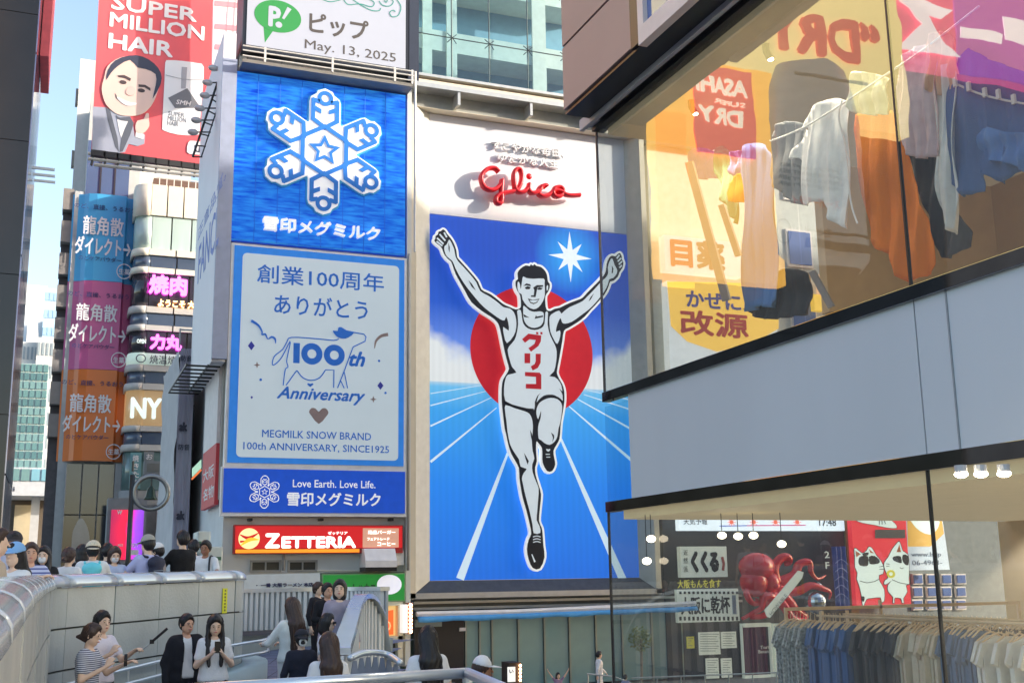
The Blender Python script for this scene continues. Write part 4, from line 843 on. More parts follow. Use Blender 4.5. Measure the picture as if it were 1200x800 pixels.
mb = MB(); mb.box((PT(457, 650).x, 44.3, PT(457, 662).z), (PT(471, 650).x, 44.6, PT(457, 645).z)); mb.build('meter_box', C('box_white', 196, 198, 194), tower)
MB().tube([PT(371, 668, .1), PT(421, 668, .1)], .03, 6).build('pipe', pale, tower)
# storey below
MB().box((PT(262, 670).x - 8, 44.9, -1.6), (PT(479, 670).x, 58, PT(300, 672).z)).build('lower_wall', pale2, tower)
gs = thing('sign', 'green shop sign with katakana and a white speech balloon', 'sign', PS(425, 704)); gm_ = C('sign_green', 30, 134, 58, rough=.4, emit=.18)
mb = MB(); pquad(mb, PS, 376.5, 672, 473.5, 704, .12, .3); mb.build('frame', C('green_sign_rim', 120, 160, 120), gs)
mb = MB(); pquad(mb, PS, 378, 673.5, 472.5, 702.5, .14, .05); mb.build('face', gm_, gs)
mb = MB(); ptext(mb, PS, 'ペーパートハウス', 381, 697, 684, 439, .15, .01, bold=.02); mb.build('lettering', C('dark_green_letter', 16, 60, 30), gs)
mb = MB(); pell(mb, PS, 455, 684.5, 14.3, 11.5, .16, .02); pell(mb, PS, 448, 699.5, 4.6, 3.3, .16, .02, 16); mb.build('balloon', C('balloon_white', 214, 218, 232, emit=.25), gs)
sf = thing('shopfront', 'narrow cream framed shopfront with an orange lit poster', 'shopfront', PS(455, 760)); cf = C('cream_frame', 206, 200, 176)
mb = MB()
for q_ in ((437, 705, 441, 770), (466, 705, 471, 770), (441, 705, 466, 709), (437, 745.5, 471, 749)): pquad(mb, PS, *q_, .1, .4)
mb.build('frame', cf, sf)
mb = MB(); pquad(mb, PS, 441, 709, 466, 745, -.3, .05); mb.build('back_panel', C('warm_back', 206, 190, 130, emit=.25), sf)
mb = MB(); ppoly(mb, PS, [(437,719),(461,714),(461,743),(440,744)], .0, .06); mb.build('poster', C('orange_poster', 190, 80, 34, emit=.55, var=.25, scale=1.5), sf)
mb = MB(); ptext(mb, PS, 'の', 449, 739, 727, 458, .02, .01, bold=.03); mb.build('poster_letter', C('poster_letter', 236, 170, 120, emit=.4), sf)
mb = MB(); pquad(mb, PS, 441, 750, 466, 775, -.3, .05); mb.build('dark_opening', C('dark_shop', 70, 68, 62), sf)
bs = thing('light_sign', 'slim white box sign edged with a column of glowing bulbs', 'sign', PS(478, 742)); PB = Pl('Y', 43.6)
mb = MB(); pquad(mb, PB, 472, 708, 478, 741, 0, .4); mb.build('face', C('box_sign_white', 226, 228, 226, emit=.3), bs)
mb = MB(); pquad(mb, PB, 478, 706, 483.5, 742, .02, .4); mb.build('bulb_board', C('maroon_board', 90, 36, 30), bs)
for k in range(8): MB().ell(PB(480.7, 708.5 + 4.4*k, .06), (.07, .05, .07), 8, 6).build('bulb', mat('warm_bulb', (1, .6, .35), emit=5, ecol=(1, .55, .3), var=0), bs)

# wall clutter on the tower and along the lower wall
for k, px in enumerate((333, 476.6)):
    a_ = PT(px, 612 if k == 0 else 300); b_ = PT(px, 668); t = thing('drainpipe', ['short grey drainpipe between the two small windows', 'long drainpipe on the pier beside the runner billboard'][k], 'pipe', (a_.x, 44.25, b_.z)); y = 44.5 if k == 0 else 44.26
    MB().tube([(a_.x, y, b_.z), (a_.x, y, PT(px, 648).z if k == 0 else a_.z)], .05, 8).build('pipe', C('pipe_grey', 150, 150, 146), t, smooth=True)
# ================================================================= left side of the street
def win_m(name, r, g, b, **k): return C(name, r, g, b, rough=.08, spec=.8, **k)
# ---- red hair-spray advert
PRd = Pl('Y', 60.0)
ad = thing('billboard', 'red billboard SUPER MILLION HAIR with a cartoon man in a grey suit', 'billboard', PRd(175, 190))
red_ad = C('advert_red', 216, 84, 90, rough=.55, var=.02)
mb = MB(); ppoly(mb, PRd, [(119,-60),(262,-42),(237,193),(107,180)], 0, .5); mb.build('face', red_ad, ad)
adw = C('advert_white', 236, 228, 226, rough=.5, var=.01)
mb = MB(); 
ptext(mb, PRd, 'SUPER', 130, 11, -6, 231, .03, .02, bold=.035); ptext(mb, PRd, 'MILLION', 128, 31.5, 14, 240, .03, .02, bold=.035); ptext(mb, PRd, 'HAIR', 126.5, 57, 38.5, 203, .03, .02, bold=.04)
mb.build('lettering', adw, ad)
mb = MB(); G = lambda pts: [(100 + a/5.714, 50 + b/5.714) for a, b in pts]
ppoly(mb, PRd, cat(G([(535,135),(560,120),(650,125),(750,140),(793,165),(785,330),(770,500),(765,600),(740,622),(620,618),(525,590),(515,560),(522,400),(530,250)]), 2, True), .03, .02); mb.build('spray_can', C('can_silver', 214, 214, 216, rough=.35, var=.03, scale=.8), ad)
mb = MB(); ppoly(mb, PRd, G([(645,165),(682,168),(672,310),(640,310)]), .04, .02); stroke(mb, PRd, G([(537,220),(620,240),(700,252),(785,252)]), .7, .05, .01); mb.build('can_shade_print', C('can_grey', 150, 152, 158), ad)
mb = MB(); ppoly(mb, PRd, G([(682,308),(765,430),(720,440),(600,440),(555,372)]), .045, .02)
ptext(mb, PRd, 'SUPER', 197, 135.5, 130.5, 216, .045, .01); ptext(mb, PRd, 'MILLION', 196.5, 141.5, 136, 218, .045, .01); ptext(mb, PRd, 'HAIR', 196, 147, 142, 209, .045, .01); mb.build('can_print', C('can_dark', 104, 106, 112), ad)
mb = MB(); ptext(mb, PRd, 'SMH', 206, 122.5, 117, 224, .055, .01, bold=.03, shear=.2); mb.build('can_letters', adw, ad)
suit = C('cartoon_suit', 148, 152, 166, var=.05); lap = C('cartoon_lapel', 84, 88, 98); hr = C('cartoon_hair', 52, 56, 74); sk = C('cartoon_skin', 214, 180, 168, var=.05, scale=.7)
mb = MB(); ppoly(mb, PRd, G([(50,430),(130,435),(200,470),(300,490),(320,560),(330,630),(400,620),(395,680),(350,695),(290,680),(265,735),(190,745),(45,720)]), .03, .02); mb.build('suit', suit, ad)
mb = MB(); ppoly(mb, PRd, G([(135,435),(165,450),(215,640),(225,735),(200,700),(150,520)]), .04, .02); ppoly(mb, PRd, G([(300,500),(325,540),(300,620),(250,730),(228,735),(240,640),(270,560)]), .04, .02); ppoly(mb, PRd, G([(205,490),(230,505),(300,500),(290,530),(235,520),(215,515)]), .06, .02); mb.build('lapel', lap, ad)
mb = MB(); ppoly(mb, PRd, G([(212,515),(240,525),(285,530),(262,580),(240,640),(228,600)]), .05, .02); ppoly(mb, PRd, G([(338,600),(395,615),(388,650),(335,635)]), .05, .02); mb.build('shirt_front', adw, ad)
mb = MB(); ppoly(mb, PRd, cat(G([(125,240),(150,160),(230,105),(330,95),(430,130),(495,200),(500,270),(470,370),(430,440),(370,485),(290,495),(210,480),(140,420),(112,340),(112,290)]), 3, True), .07, .04); mb.build('face_oval', sk, ad)
mb = MB(); ppoly(mb, PRd, cat(G([(340,600),(335,560),(350,525),(390,515),(405,480),(425,478),(425,520),(428,560),(400,600),(370,612)]), 2, True), .06, .03); mb.build('pointing_hand', sk, ad)
mb = MB(); ppoly(mb, PRd, cat(G([(140,255),(150,190),(200,125),(290,92),(380,98),(460,145),(505,210),(505,280),(450,380),(470,290),(470,215),(400,180),(350,170),(300,120),(220,160),(170,210)]), 2, True), .09, .03); mb.build('hair', hr, ad)
mb = MB()
ppoly(mb, PRd, G([(215,225),(260,222),(305,245),(300,262),(260,242),(222,236)]), .09, .02); ppoly(mb, PRd, G([(355,285),(400,288),(435,310),(435,328),(395,302),(358,300)]), .09, .02)
pell(mb, PRd, *G([(252,270)])[0], 4.2, 2.2, .09, .02, 12); pell(mb, PRd, *G([(375,325)])[0], 4.2, 2.2, .09, .02, 12); ppoly(mb, PRd, G([(200,345),(215,372),(240,395),(232,400),(205,375)]), .09, .02); mb.build('brow_and_eye', C('cartoon_brown', 70, 56, 58), ad)
mb = MB(); ppoly(mb, PRd, cat(G([(208,368),(250,385),(300,405),(345,410),(325,425),(280,428),(235,402)]), 2, True), .1, .02); mb.build('smile', adw, ad)
mb = MB(); ppoly(mb, PRd, cat(G([(300,295),(330,310),(335,345),(305,360),(275,350),(272,325)]), 2, True), .1, .03); mb.build('nose', C('cartoon_nose', 220, 172, 162), ad)
mb = MB(); ppoly(mb, PRd, cat(G([(690,670),(720,660),(800,675),(820,720),(800,750),(720,750),(680,735)]), 2, True), .05, .02); mb.build('small_logo', adw, ad); mb = MB(); stroke(mb, PRd, G([(735,690),(740,730),(760,735),(768,700),(790,700)]), 2, .07, .01); mb.build('small_logo_mark', hr, ad)
gant = thing('gantry', 'steel gantry shelf with brackets under the red billboard', 'gantry', PRd(170, 195)); PGt = Pl('Y', 59.0)
mb = MB()
for a_, b_ in (((103,180),(237,196)), ((103,186),(237,202)), ((110,193),(233,206))): mb.tube([PGt(*a_), PGt(*b_)], .09, 6)
mb.build('beam', C('pale_steel_beam', 170, 166, 158), gant)
mb = MB()
for k in range(9): x = 110 + 15*k; MB().tube([PGt(x, 182 + 1.9*k), PGt(x - 3, 194 + 1.7*k)], .07, 5).build('bracket', C('dark_bracket', 50, 48, 48), gant); q = PGt(x + 5, 180 + 2*k); MB().box(q + Vector((-.35, -.1, -.15)), q + Vector((.35, .3, .15))).build('lamp_box', C('dark_bracket', 50, 48, 48), gant)
st = thing('sign', 'pale pink striped side sign between the red board and the LED screen', 'sign', Pl('Y', 58)(270, 90)); P58 = Pl('Y', 58)
mb = MB(); ppoly(mb, P58, [(262,-30),(300,-30),(300,95),(248,110),(250,0)], 0, .3); mb.build('face', C('striped_side', 214, 196, 200, var=.05), st)
mb = MB()
for z in (4, 31, 55): ppoly(mb, P58, [(252,z-3),(282,z),(282,z+6),(251,z+3)], .02, .01)
for x in (268, 276): stroke(mb, P58, [(x, 0), (x - 6, 80)], .6, .03, .01)
mb.build('stripe', C('faded_red', 206, 130, 140), st)

# ---- banner tower
bt = thing('banner_tower', 'tower wrapped in a blue, magenta and orange banner with white Japanese lettering', 'building', Pl('Y', 70)(105, 655))
PBn = Pl('Y', 70.0); PBc = Pl('Y', 69.6)
tw_g = C('tower_grey_tile', 168, 172, 172, rough=.7, var=.08); dkg = win_m('tower_dark_glass', 52, 58, 66, var=.15, scale=.4)
g0 = -1.6
def col(x0, y0, x1, yb, Y, m, nm, D=8, front=0.0):
    p = Pl('Y', Y); a = p(x0, y0); b = p(x1, y0); z = g0 if yb is None else p(x0, yb).z
    return MB().box((a.x, Y, z), (b.x, Y + D, a.z)).build(nm, m, bt)
# leaning of the photo's verticals is perspective, so boxes are upright
xA = PBn(76, 380).x; xB = PBn(90, 380).x; xC = PBn(142, 380).x; xD = PBn(155, 380).x; zT = PBn(83, 226).z; zB = PBn(62, 540).z
zTop = Pl('Y', 70.2)(105, 165).z
MB().box((xA + .1, 70.15, g0), (xD - .1, 80, PBn(120, 226).z)).build('wall', tw_g, bt)
MB().box((xB, 70.1, zT), (xC, 78, zTop)).build('top_glass', win_m('blue_top_glass', 74, 96, 130, var=.12, scale=.5), bt)
for q in range(1, 3): x = xB + (xC - xB)*q/3; MB().box((x - .05, 70.05, zT), (x + .05, 70.12, zTop)).build('mullion', dkg, bt)
MB().box((xC, 70.1, zT), (xD, 78, zTop + .4)).build('top_pier', tw_g, bt); MB().box((xA + 1.1, 70.3, zT), (xB, 78, zTop + 3.2)).build('top_pier', tw_g, bt)
zs_ = [zT, PBn(75, 328).z, PBn(68, 432).z, zB]
cols = (C('banner_blue', 64, 160, 222, rough=.35, var=.06, scale=.4, streak=8), C('banner_magenta', 188, 92, 140, rough=.35, var=.06, scale=.4, streak=8), C('banner_orange', 226, 114, 56, rough=.35, var=.06, scale=.4, streak=8))
for k in range(3):
    A = [(xA, 70.3), (xB, 70.0), (xB + .25, 69.75), (xB + .7, 69.62), (xB + 2, 69.6), (xC - .1, 69.6), (xC, 69.95), (xC + .05, 70.0), (xD, 70.05)]
    MB().strip([(x, y, zs_[k]) for x, y in A], [(x, y, zs_[k+1] + .02) for x, y in A], (0, .06, 0)).build('banner', cols[k], bt, ['blue top banner', 'magenta middle banner', 'orange bottom banner'][k])
bw = C('banner_lettering', 232, 232, 236, rough=.5, var=.01); P695 = Pl('Y', 69.58); P699 = Pl('Y', 69.98)
mb = MB()
for (a0, ab, at_, a1), (b0, bb_, bt_, b1), (cx, cy) in (((96.5,274,252,145.5),(87,297,275.5,153),(145.5,318)), ((88.5,375,354.5,138),(79.5,400,378,147),(139,421.5)), ((81,482.5,460.5,131),(72,506,485,140.5),(133,529))):
    ptext(mb, P695, '龍角散', a0, ab, at_, a1 - 1, .02, .02, bold=.018); ptext(mb, P695, 'ダイレクト→', b0, bb_, bt_, b1, .03, .02, bold=.02)
    p = Pl('Y', 69.55); pell(mb, p, cx, cy, 9, 9, .0, .02, 28, hole=.88); ptext(mb, p, '生薬', cx - 6.5, cy + 3.5, cy - 3.5, cx + 6.5, .0, .02, bold=.01)
mb.build('lettering', bw, bt)
mb = MB()
for y, x in ((240, 87), (343, 79), (447, 72)): ptext(mb, P695, 'のど、直接、うるおう', x, y + 3, y - 3, x + 72, .02, .02)
for y, x in ((301, 92), (404, 84), (511, 77)): ptext(mb, P695, 'のどケアパウダー', x, y + 3, y - 2.5, x + 50, .02, .02)
tag(mb.build('small_lettering', C('banner_small_ink', 40, 60, 110), bt), kind='stuff')
# piers and dark glass below the banner
for x0, x1 in ((xA + .6, xB - .1), (xC + .1, xD + .1)): MB().box((x0, 69.6, g0), (x1, 70.2, zB - .1)).build('pier', C('grey_pier', 158, 158, 158, rough=.7), bt)
xw = np.linspace(xB - .1, xC + .1, 4); zw_ = [g0, -1.6 + 4.6, PBn(90, 603).z, zB - .1]; zw_ = sorted(zw_)
for i in range(3):
    for j in range(3): MB().box((xw[i] + .04, 69.9, zw_[j] + .04), (xw[i+1] - .04, 69.95, zw_[j+1] - .04)).build('pane', dkg, bt)
mb = MB(); PA = Pl('Y', 69.8); ap = cat([(84,665),(84,630),(88,616),(94.5,606.5),(101,614),(105,630),(105,665)], 3); mb = MB(); ppoly(mb, PA, ap, .05, .1); mb.build('arch_window', win_m('arch_glass', 112, 124, 138, var=.1), bt)
# side services left of the banner
for k in range(8):
    p = Pl('Y', 70.3)(76 - 2.2*k, 245 + 38*k); MB().box((xA - .55, 70.3, p.z), (xA + .05, 71.6, p.z + 1.3)).build('service_box', C('service_grey', 128, 124, 120), bt)
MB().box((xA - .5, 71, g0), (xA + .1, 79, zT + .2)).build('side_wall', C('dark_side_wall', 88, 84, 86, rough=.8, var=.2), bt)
gbk = thing('grey_block_building', 'plain grey panelled building behind the red billboard', 'building', Pl('Y', 74)(100, 650)); P74 = Pl('Y', 74)
x0 = P74(93, 150).x; x1 = P74(109, 150).x
for k in range(9):
    z1 = P74(97, 82).z - 4.2*k; MB().box((x0, 74, z1 - 4.15), (P74(100, 150).x + 2.5, 82, z1)).build('wall_panel', tw_g, gbk)
    MB().box((x0 - .35, 74.3, z1 - 2.2), (x0, 75, z1 - 1.2)).build('service_box', C('service_grey', 128, 124, 120), gbk)
MB().box((P74(107, 150).x - .9, 73.7, 0), (P74(112, 150).x + 6, 81, P74(108, 73).z)).build('wall', C('light_grey_tile', 182, 184, 182, var=.06), gbk)

# ---- building with curved storeys
stb = thing('storey_building', 'cream building with stacked curved window storeys and pink neon signs', 'building', Pl('Y', 68)(190, 655))
PQ = Pl('Y', 68.0); cr_w = C('cream_storey_tile', 214, 206, 190, rough=.6, var=.05, scale=1.2); cr_g = C('grey_storey_band', 176, 174, 170, rough=.6, var=.06)
fxa = PQ(153, 380).x; fxb = PQ(236, 380).x + 1.5
def storey(z1, z0, m, nm, off=0.0, R_=.9, split=0):
    A = [(fxa - off, 70.5)] + [(fxa - off + R_ - R_*math.cos(q), 68 - off + R_ - R_*math.sin(q)) for q in [math.pi/2*k/5 for k in range(6)]] + [(fxb, 68 - off)]
    if not split: return MB().strip([(x, y, z1) for x, y in A], [(x, y, z0) for x, y in A], (.1, .6, 0)).build(nm, m, stb)
    MB().strip([(x, y, z1) for x, y in A[:-1]], [(x, y, z0) for x, y in A[:-1]], (.1, .3, 0)).build(nm, m, stb, smooth=True)
    xs = np.linspace(A[-2][0], fxb, split + 1)
    for i in range(split): MB().box((xs[i] + .04, 68 - off, z0 + .02), (xs[i+1] - .04, 68.2 - off, z1 - .02)).build(nm, m, stb)
MB().box((fxa + .6, 68.7, g0), (fxb, 80, PQ(190, 214).z)).build('wall', C('inner_grey', 120, 118, 114), stb)
zy = lambda y: PQ(150, y).z
warm_w = win_m('warm_lit_window', 120, 104, 82, var=.25, scale=.5, emit=.25, ecol=srgb(170, 140, 100)); blue_w = win_m('bluish_window', 70, 84, 104, var=.2, scale=.3); curt = C('curtain_window', 168, 190, 186, rough=.3, var=.15, scale=1.6, streak=10)
sky_w = win_m('sky_window', 150, 176, 200, var=.1); dark_w = win_m('dark_storey_window', 42, 42, 50, var=.2)
spec = ((213,250,cr_w,'parapet',.12,5), (250,289,curt,'window',0,4), (289,297,cr_w,'band',.12,3), (297,311,blue_w,'window',0,3), (311,318,cr_w,'band',.12,3), (318,357,dark_w,'window',0,4), (357,365,cr_g,'band',.12,3), (365,379,blue_w,'window',0,3), (379,386,cr_g,'band',.12,3),
        (386,412,dark_w,'window',0,4), (412,426,C('pale_green_strip', 190, 214, 204, emit=.15),'window',.04,4), (426,434,cr_g,'band',.12,3), (434,448,blue_w,'window',0,3), (448,456,cr_g,'band',.12,3), (456,498,warm_w,'window',0,4), (498,505,cr_g,'band',.12,3), (505,520,blue_w,'window',0,3), (520,528,cr_g,'band',.12,3), (528,574,win_m('teal_window', 92, 116, 116, var=.15),'window',0,4), (574,596,C('base_grey', 142, 142, 142),'band',.1,3))
for y0, y1, m, nm, off, sp_ in spec: storey(zy(y0), zy(y1), m, nm, off, split=sp_)
# terrace clutter on the roof edge
mb = MB()
for k in range(14): x = fxa + 1.2 + k*.42; mb.box((x, 68.2, zy(213)), (x + .05, 68.25, zy(203)))
mb.box((fxa + 1, 68.18, zy(203)), (fxb, 68.26, zy(202))); mb.build('railing', C('terrace_white', 200, 200, 196), stb)
MB().box((fxa + 1, 70, zy(213)), (fxb, 76, zy(192))).build('roof_room', C('roof_room_brown', 96, 76, 66, var=.2), stb)
pinkn = mat('pink_neon', (.9, .12, .8), emit=1.3, ecol=(.95, .12, .8), var=0); PN = Pl('Y', 67.85)
for s, x0, yb, yt, x1, b in (('焼肉', 174, 344, 321, 219, .05), ('力丸', 175.5, 409, 391, 213, .06)):
    t = thing('neon_sign', {'焼肉': 'pink neon characters meaning grilled meat, above the orange welcome text', '力丸': 'pink neon characters in the storey above the pale green strip'}[s], 'sign', PN(x0, yb), 'pink neon window signs'); mb = MB(); ptext(mb, PN, s, x0, yb, yt, x1, .05, .08, bold=b); mb.build('lettering', pinkn, t)
t = thing('neon_sign', 'small orange neon welcome text under the pink neon', 'sign', PN(200, 360)); mb = MB(); ptext(mb, PN, 'ようこそ 大', 185, 359, 350, 228, .05, .05, bold=.03); mb.build('lettering', mat('amber_neon', (1, .6, .2), emit=1.6, ecol=(1, .62, .25), var=0), t)
for s, x0, yb, yt, x1, lab in (('NY', 152, 490, 465, 189, 'large white NY letters in the warm lit window'), ('OPEN', 160, 402, 397, 171, 'tiny white OPEN lettering left of the pink neon')):
    t = thing('window_sign', lab, 'sign', PN(x0, yb)); mb = MB(); ptext(mb, PN, s, x0, yb, yt, x1, .05, .05, bold=.04); mb.build('lettering', C('window_letter', 222, 236, 232, emit=.25), t)
t = thing('window_sign', 'dark outlined characters on the pale green strip', 'sign', PN(160, 424)); mb = MB(); pell(mb, PN, 165, 420, 6, 5, .08, .02, 20, hole=.8); ptext(mb, PN, '焼温焼', 175, 426, 416, 206, .08, .02, bold=.01); mb.build('lettering', hr, t)
for s, x0, y0, y1, lab in (('焼きたま', 155, 532, 570, 'tall teal sign with vertical characters'), ('お', 171, 531, 539, 'grey sign with one white kana and a small screen')):
    t = thing('window_sign', lab + ' on the lowest window storey', 'sign', PN(x0, y1)); mb = MB(); pquad(mb, PN, x0 - 2, y0 - 2, x0 + 9, y1 + 2, .06, .06); mb.build('panel', C('teal_sign', 96, 140, 146) if s[0] == '焼' else C('grey_sign', 120, 124, 126), t)
    mb = MB(); n = len(s)
    for i, ch in enumerate(s): yb = y0 + (y1 - y0)*(i + .9)/n; ptext(mb, PN, ch, x0, yb, yb - (y1 - y0)/n*.8, x0 + 7.5, .09, .02, bold=.02)
    mb.build('lettering', adw, t)
t = thing('video_screen', 'upright video screen glowing crimson and violet at street level', 'screen', Pl('Y', 66)(147, 652)); P66 = Pl('Y', 66)
mb = MB(); pquad(mb, P66, 127, 583, 169, 660, .0, 1.5); mb.build('frame', C('screen_surround', 120, 122, 126), t)
m = mat('crimson_video', srgb(150, 20, 60), var=0, rough=.3); tt = m.node_tree; b = tt.nodes['Principled BSDF']; tc = tt.nodes.new('ShaderNodeTexCoord'); sp = tt.nodes.new('ShaderNodeSeparateXYZ'); tt.links.new(tc.outputs['Generated'], sp.inputs[0]); cr = tt.nodes.new('ShaderNodeValToRGB'); e = cr.color_ramp.elements
e[0].color = srgb(120, 20, 60) + (1,); e[1].color = srgb(90, 50, 170) + (1,); q = e.new(.45); q.color = srgb(190, 20, 50) + (1,); q = e.new(.62); q.color = srgb(170, 40, 150) + (1,); q = e.new(.8); q.color = srgb(110, 60, 200) + (1,)
nz = tt.nodes.new('ShaderNodeTexNoise'); nz.inputs['Scale'].default_value = .6; tt.links.new(tc.outputs['Object'], nz.inputs[0]); ad_ = tt.nodes.new('ShaderNodeMath'); ad_.operation = 'MULTIPLY_ADD'; tt.links.new(nz.outputs[0], ad_.inputs[0]); ad_.inputs[1].default_value = .5; tt.links.new(sp.outputs[0], ad_.inputs[2]); sb = tt.nodes.new('ShaderNodeMath'); sb.operation = 'SUBTRACT'; tt.links.new(ad_.outputs[0], sb.inputs[0]); sb.inputs[1].default_value = .25
tt.links.new(sb.outputs[0], cr.inputs[0]); tt.links.new(cr.outputs[0], b.inputs['Emission Color']); b.inputs['Emission Strength'].default_value = .75
mb = MB(); pquad(mb, P66, 130.5, 597, 166, 655, .05, .05); mb.build('picture', m, t)
mb = MB(); pquad(mb, P66, 151, 644, 162, 650, .07, .01); ptext(mb, P66, 'PXM', 152, 641, 636, 161, .07, .01, bold=.03); ptext(mb, P66, 'MEE', 138, 640, 637, 144, .07, .01, bold=.03); ptext(mb, P66, 'W', 137, 602.5, 597.5, 143, .07, .01, bold=.05); mb.build('lettering', adw, t)
t = thing('grey_sign_box', 'grey sign box hanging beside the lamp ring', 'sign', P66(179, 556)); mb = MB(); pquad(mb, P66, 169, 540, 188, 556, .2, .8); mb.build('box', C('grey_sign', 120, 124, 126), t); mb = MB(); pquad(mb, P66, 172, 543, 186, 553, .23, .02); mb.build('panel', C('dim_panel', 104, 104, 100, var=.2), t)
# storefront wall behind the crowd
sw = thing('street_wall', 'grey street level wall with pillars behind the crowd', 'building', P66(180, 690))
MB().box((PQ(168, 620).x, 67, g0), (fxb + 3, 67.8, zy(592))).build('wall', C('stone_grey', 118, 116, 114, var=.15, bump=.2), sw)
MB().box((PQ(167, 620).x - .3, 66.2, g0), (PQ(170, 620).x - .1, 67.2, zy(590))).build('white_strip', adw, sw); MB().box((PQ(181, 620).x, 66.2, g0), (PQ(183, 620).x, 67.2, zy(590))).build('white_strip', adw, sw)

# ---- scaffold wrapped building
sc_ = thing('wrapped_building', 'slim building wrapped in grey scaffold sheeting with small dark logos', 'building', Pl('Y', 52)(215, 690))
P52 = Pl('Y', 52.0); sxa = P52(208, 520).x - .05; sxb = P52(228.5, 430).x; szt = P52(212, 408).z; syb = Pl('X', sxa)(187, 560).y
sheet = C('scaffold_sheet', 150, 150, 164, rough=.75, var=.12, scale=.8, streak=3, bump=.5, bscale=1.6); sheet2 = C('scaffold_sheet_side', 166, 166, 168, rough=.75, var=.1, scale=.8, bump=.5, bscale=1.6)
def wavy(x0, y0, x1, y1, z0, z1, n, amp, nx, ny, nm, m):
    nz_ = 24; V = []; F = []
    for j in range(nz_ + 1):
        for i in range(n + 1):
            t_ = i/n; k = amp*(math.sin(i*1.9 + j*.55) + .6*math.sin(j*1.7 - i*.8) + .5*math.sin(j*.9 + i*2.7)); V.append((x0 + (x1-x0)*t_ + nx*k, y0 + (y1-y0)*t_ + ny*k, z0 + (z1-z0)*j/nz_))
    for j in range(nz_):
        for i in range(n): a = j*(n+1)+i; F.append((a, a+1, a+n+2, a+n+1))
    return MB().add(V, F).build(nm, m, sc_, smooth=True)
wavy(sxa, 52, sxb, 52, g0, szt, 14, .05, 0, -1, 'front_sheet', sheet)
wavy(sxa, 52, sxa, syb, g0, szt, 28, .05, -1, 0, 'side_sheet', sheet2)
MB().box((sxa + .12, 52.12, g0), (sxb - .02, syb, szt - .1)).build('core', C('core_dark', 60, 60, 64), sc_)
for k in range(5):
    mb = MB(); 
    for x in (sxa, sxb): mb.tube([(x - .05, 52 + 0, szt), (x - .05, 52, szt + .9)], .04, 6)
    mb.tube([(sxa - .05, 52, szt + .85), (sxb, 52, szt + .85)], .04, 6)
mb.build('scaffold_tube', steel_l, sc_)
ik = C('sheet_ink', 44, 46, 60); PK = Pl('Y', 51.88)
for y, s, h in ((423, '防音', 7), (505, 'ak', 11), (527, '防音', 7), (609, 'ak', 11)):
    mb = MB(); ptext(mb, PK, s, 212 - (y-420)*.03, y, y - h, 223 - (y-420)*.03 + (2 if len(s) == 2 and s != 'ak' else -1), .02, .01, bold=.06 if s == 'ak' else .02); mb.build('printed_mark', ik, sc_)
MB().box((sxb + .02, 53.2, g0), (tx0 - .3, 60, P52(235, 470).z)).build('gap_wall', C('gap_dark', 46, 46, 50, var=.2), thing('gap_building', 'dark narrow building in the gap beside the wrapped scaffold', 'building', (sxb, 53.2, g0)))
t = thing('sign', 'pale green lit sign with an orange rim in the dark gap', 'sign', P52(230, 560)); P51 = Pl('Y', 50.5); mb = MB(); ppoly(mb, P51, [(226,548),(236,538),(236,548),(226,558)], 0, .3); mb.build('face', C('green_lit', 150, 190, 170, emit=.4), t); mb = MB(); stroke(mb, P51, [(225,561),(236,550)], 2, .02, .2); mb.build('rim', C('orange_rim', 210, 110, 60, emit=.4), t)
for k, (x, y, w_, h) in enumerate(((232, 622, 14, 26), (244, 640, 16, 40))):
    t = thing('stall_box', ['grey stepped kiosk roof at the end of the bridge', 'pale kiosk cabinet with a green band at the end of the bridge'][k], 'kiosk', Pl('Y', 44)(x, y + h)); p = Pl('Y', 43.5 - k)
    mb = MB(); pquad(mb, p, x, y, x + w_, y + h, 0, 1.5); mb.build('box', C('kiosk_pale', 186, 196, 190), t, bev=.05); mb = MB(); pquad(mb, p, x + 1, y + 12, x + w_ - 1, y + 16, .03, .03); mb.build('band', C('kiosk_green', 70, 110, 86), t)

# ---- ring lamp with bell
PLm = Pl('Y', 34.0); lamp = thing('street_lamp', 'dark street lamp post with a bell hung inside a big metal ring', 'street lamp', (PLm(152, 600).x, 34, 0.2))
lm = C('lamp_dark_iron', 52, 56, 58, rough=.4, metal=.6); ringm = C('lamp_ring_steel', 128, 132, 134, rough=.35, metal=.7)
px0 = PLm(153, 600); MB().tube([(px0.x, 34, .2), (px0.x, 34, PLm(155, 556).z)], .07, 10).build('post', lm, lamp, smooth=True)
MB().tube([(px0.x, 34, PLm(155, 552).z), (px0.x, 34, PLm(155, 540).z)], .035, 8).build('finial', lm, lamp)
c = PLm(177, 577); r_ = (PLm(197, 577) - c).x; MB().tube([(c.x + r_*math.cos(q), 34, c.z + r_*math.sin(q)) for q in [6.2832*k/40 for k in range(41)]], .07, 10, cap=False).build('ring', ringm, lamp, smooth=True)
mb = MB(); n = 20; prof = [(a_*.72, b_*.75 + .05) for a_, b_ in [(0, .52), (.06, .5), (.10, .44), (.15, .36), (.18, .2), (.2, .1), (.27, .0), (.25, -.02), (0, -.02)]]; V = []; F = []; bz = c.z - .24
for i, (rr_, zz) in enumerate(prof): V += [(c.x + rr_*math.cos(6.2832*k/n), 34 + rr_*math.sin(6.2832*k/n), bz + zz) for k in range(n)]
for i in range(len(prof) - 1): F += [(i*n + k, i*n + (k+1) % n, (i+1)*n + (k+1) % n, (i+1)*n + k) for k in range(n)]
mb.add(V, F).build('bell', C('bell_green_bronze', 36, 54, 48, rough=.35, metal=.5), lamp, smooth=True)
MB().tube([(c.x, 34, bz + .42), (c.x, 34, c.z + r_)], .025, 6).build('hook', lm, lamp); MB().tube([(px0.x, 34, c.z), (c.x - r_, 34, c.z)], .035, 6).build('arm', lm, lamp)

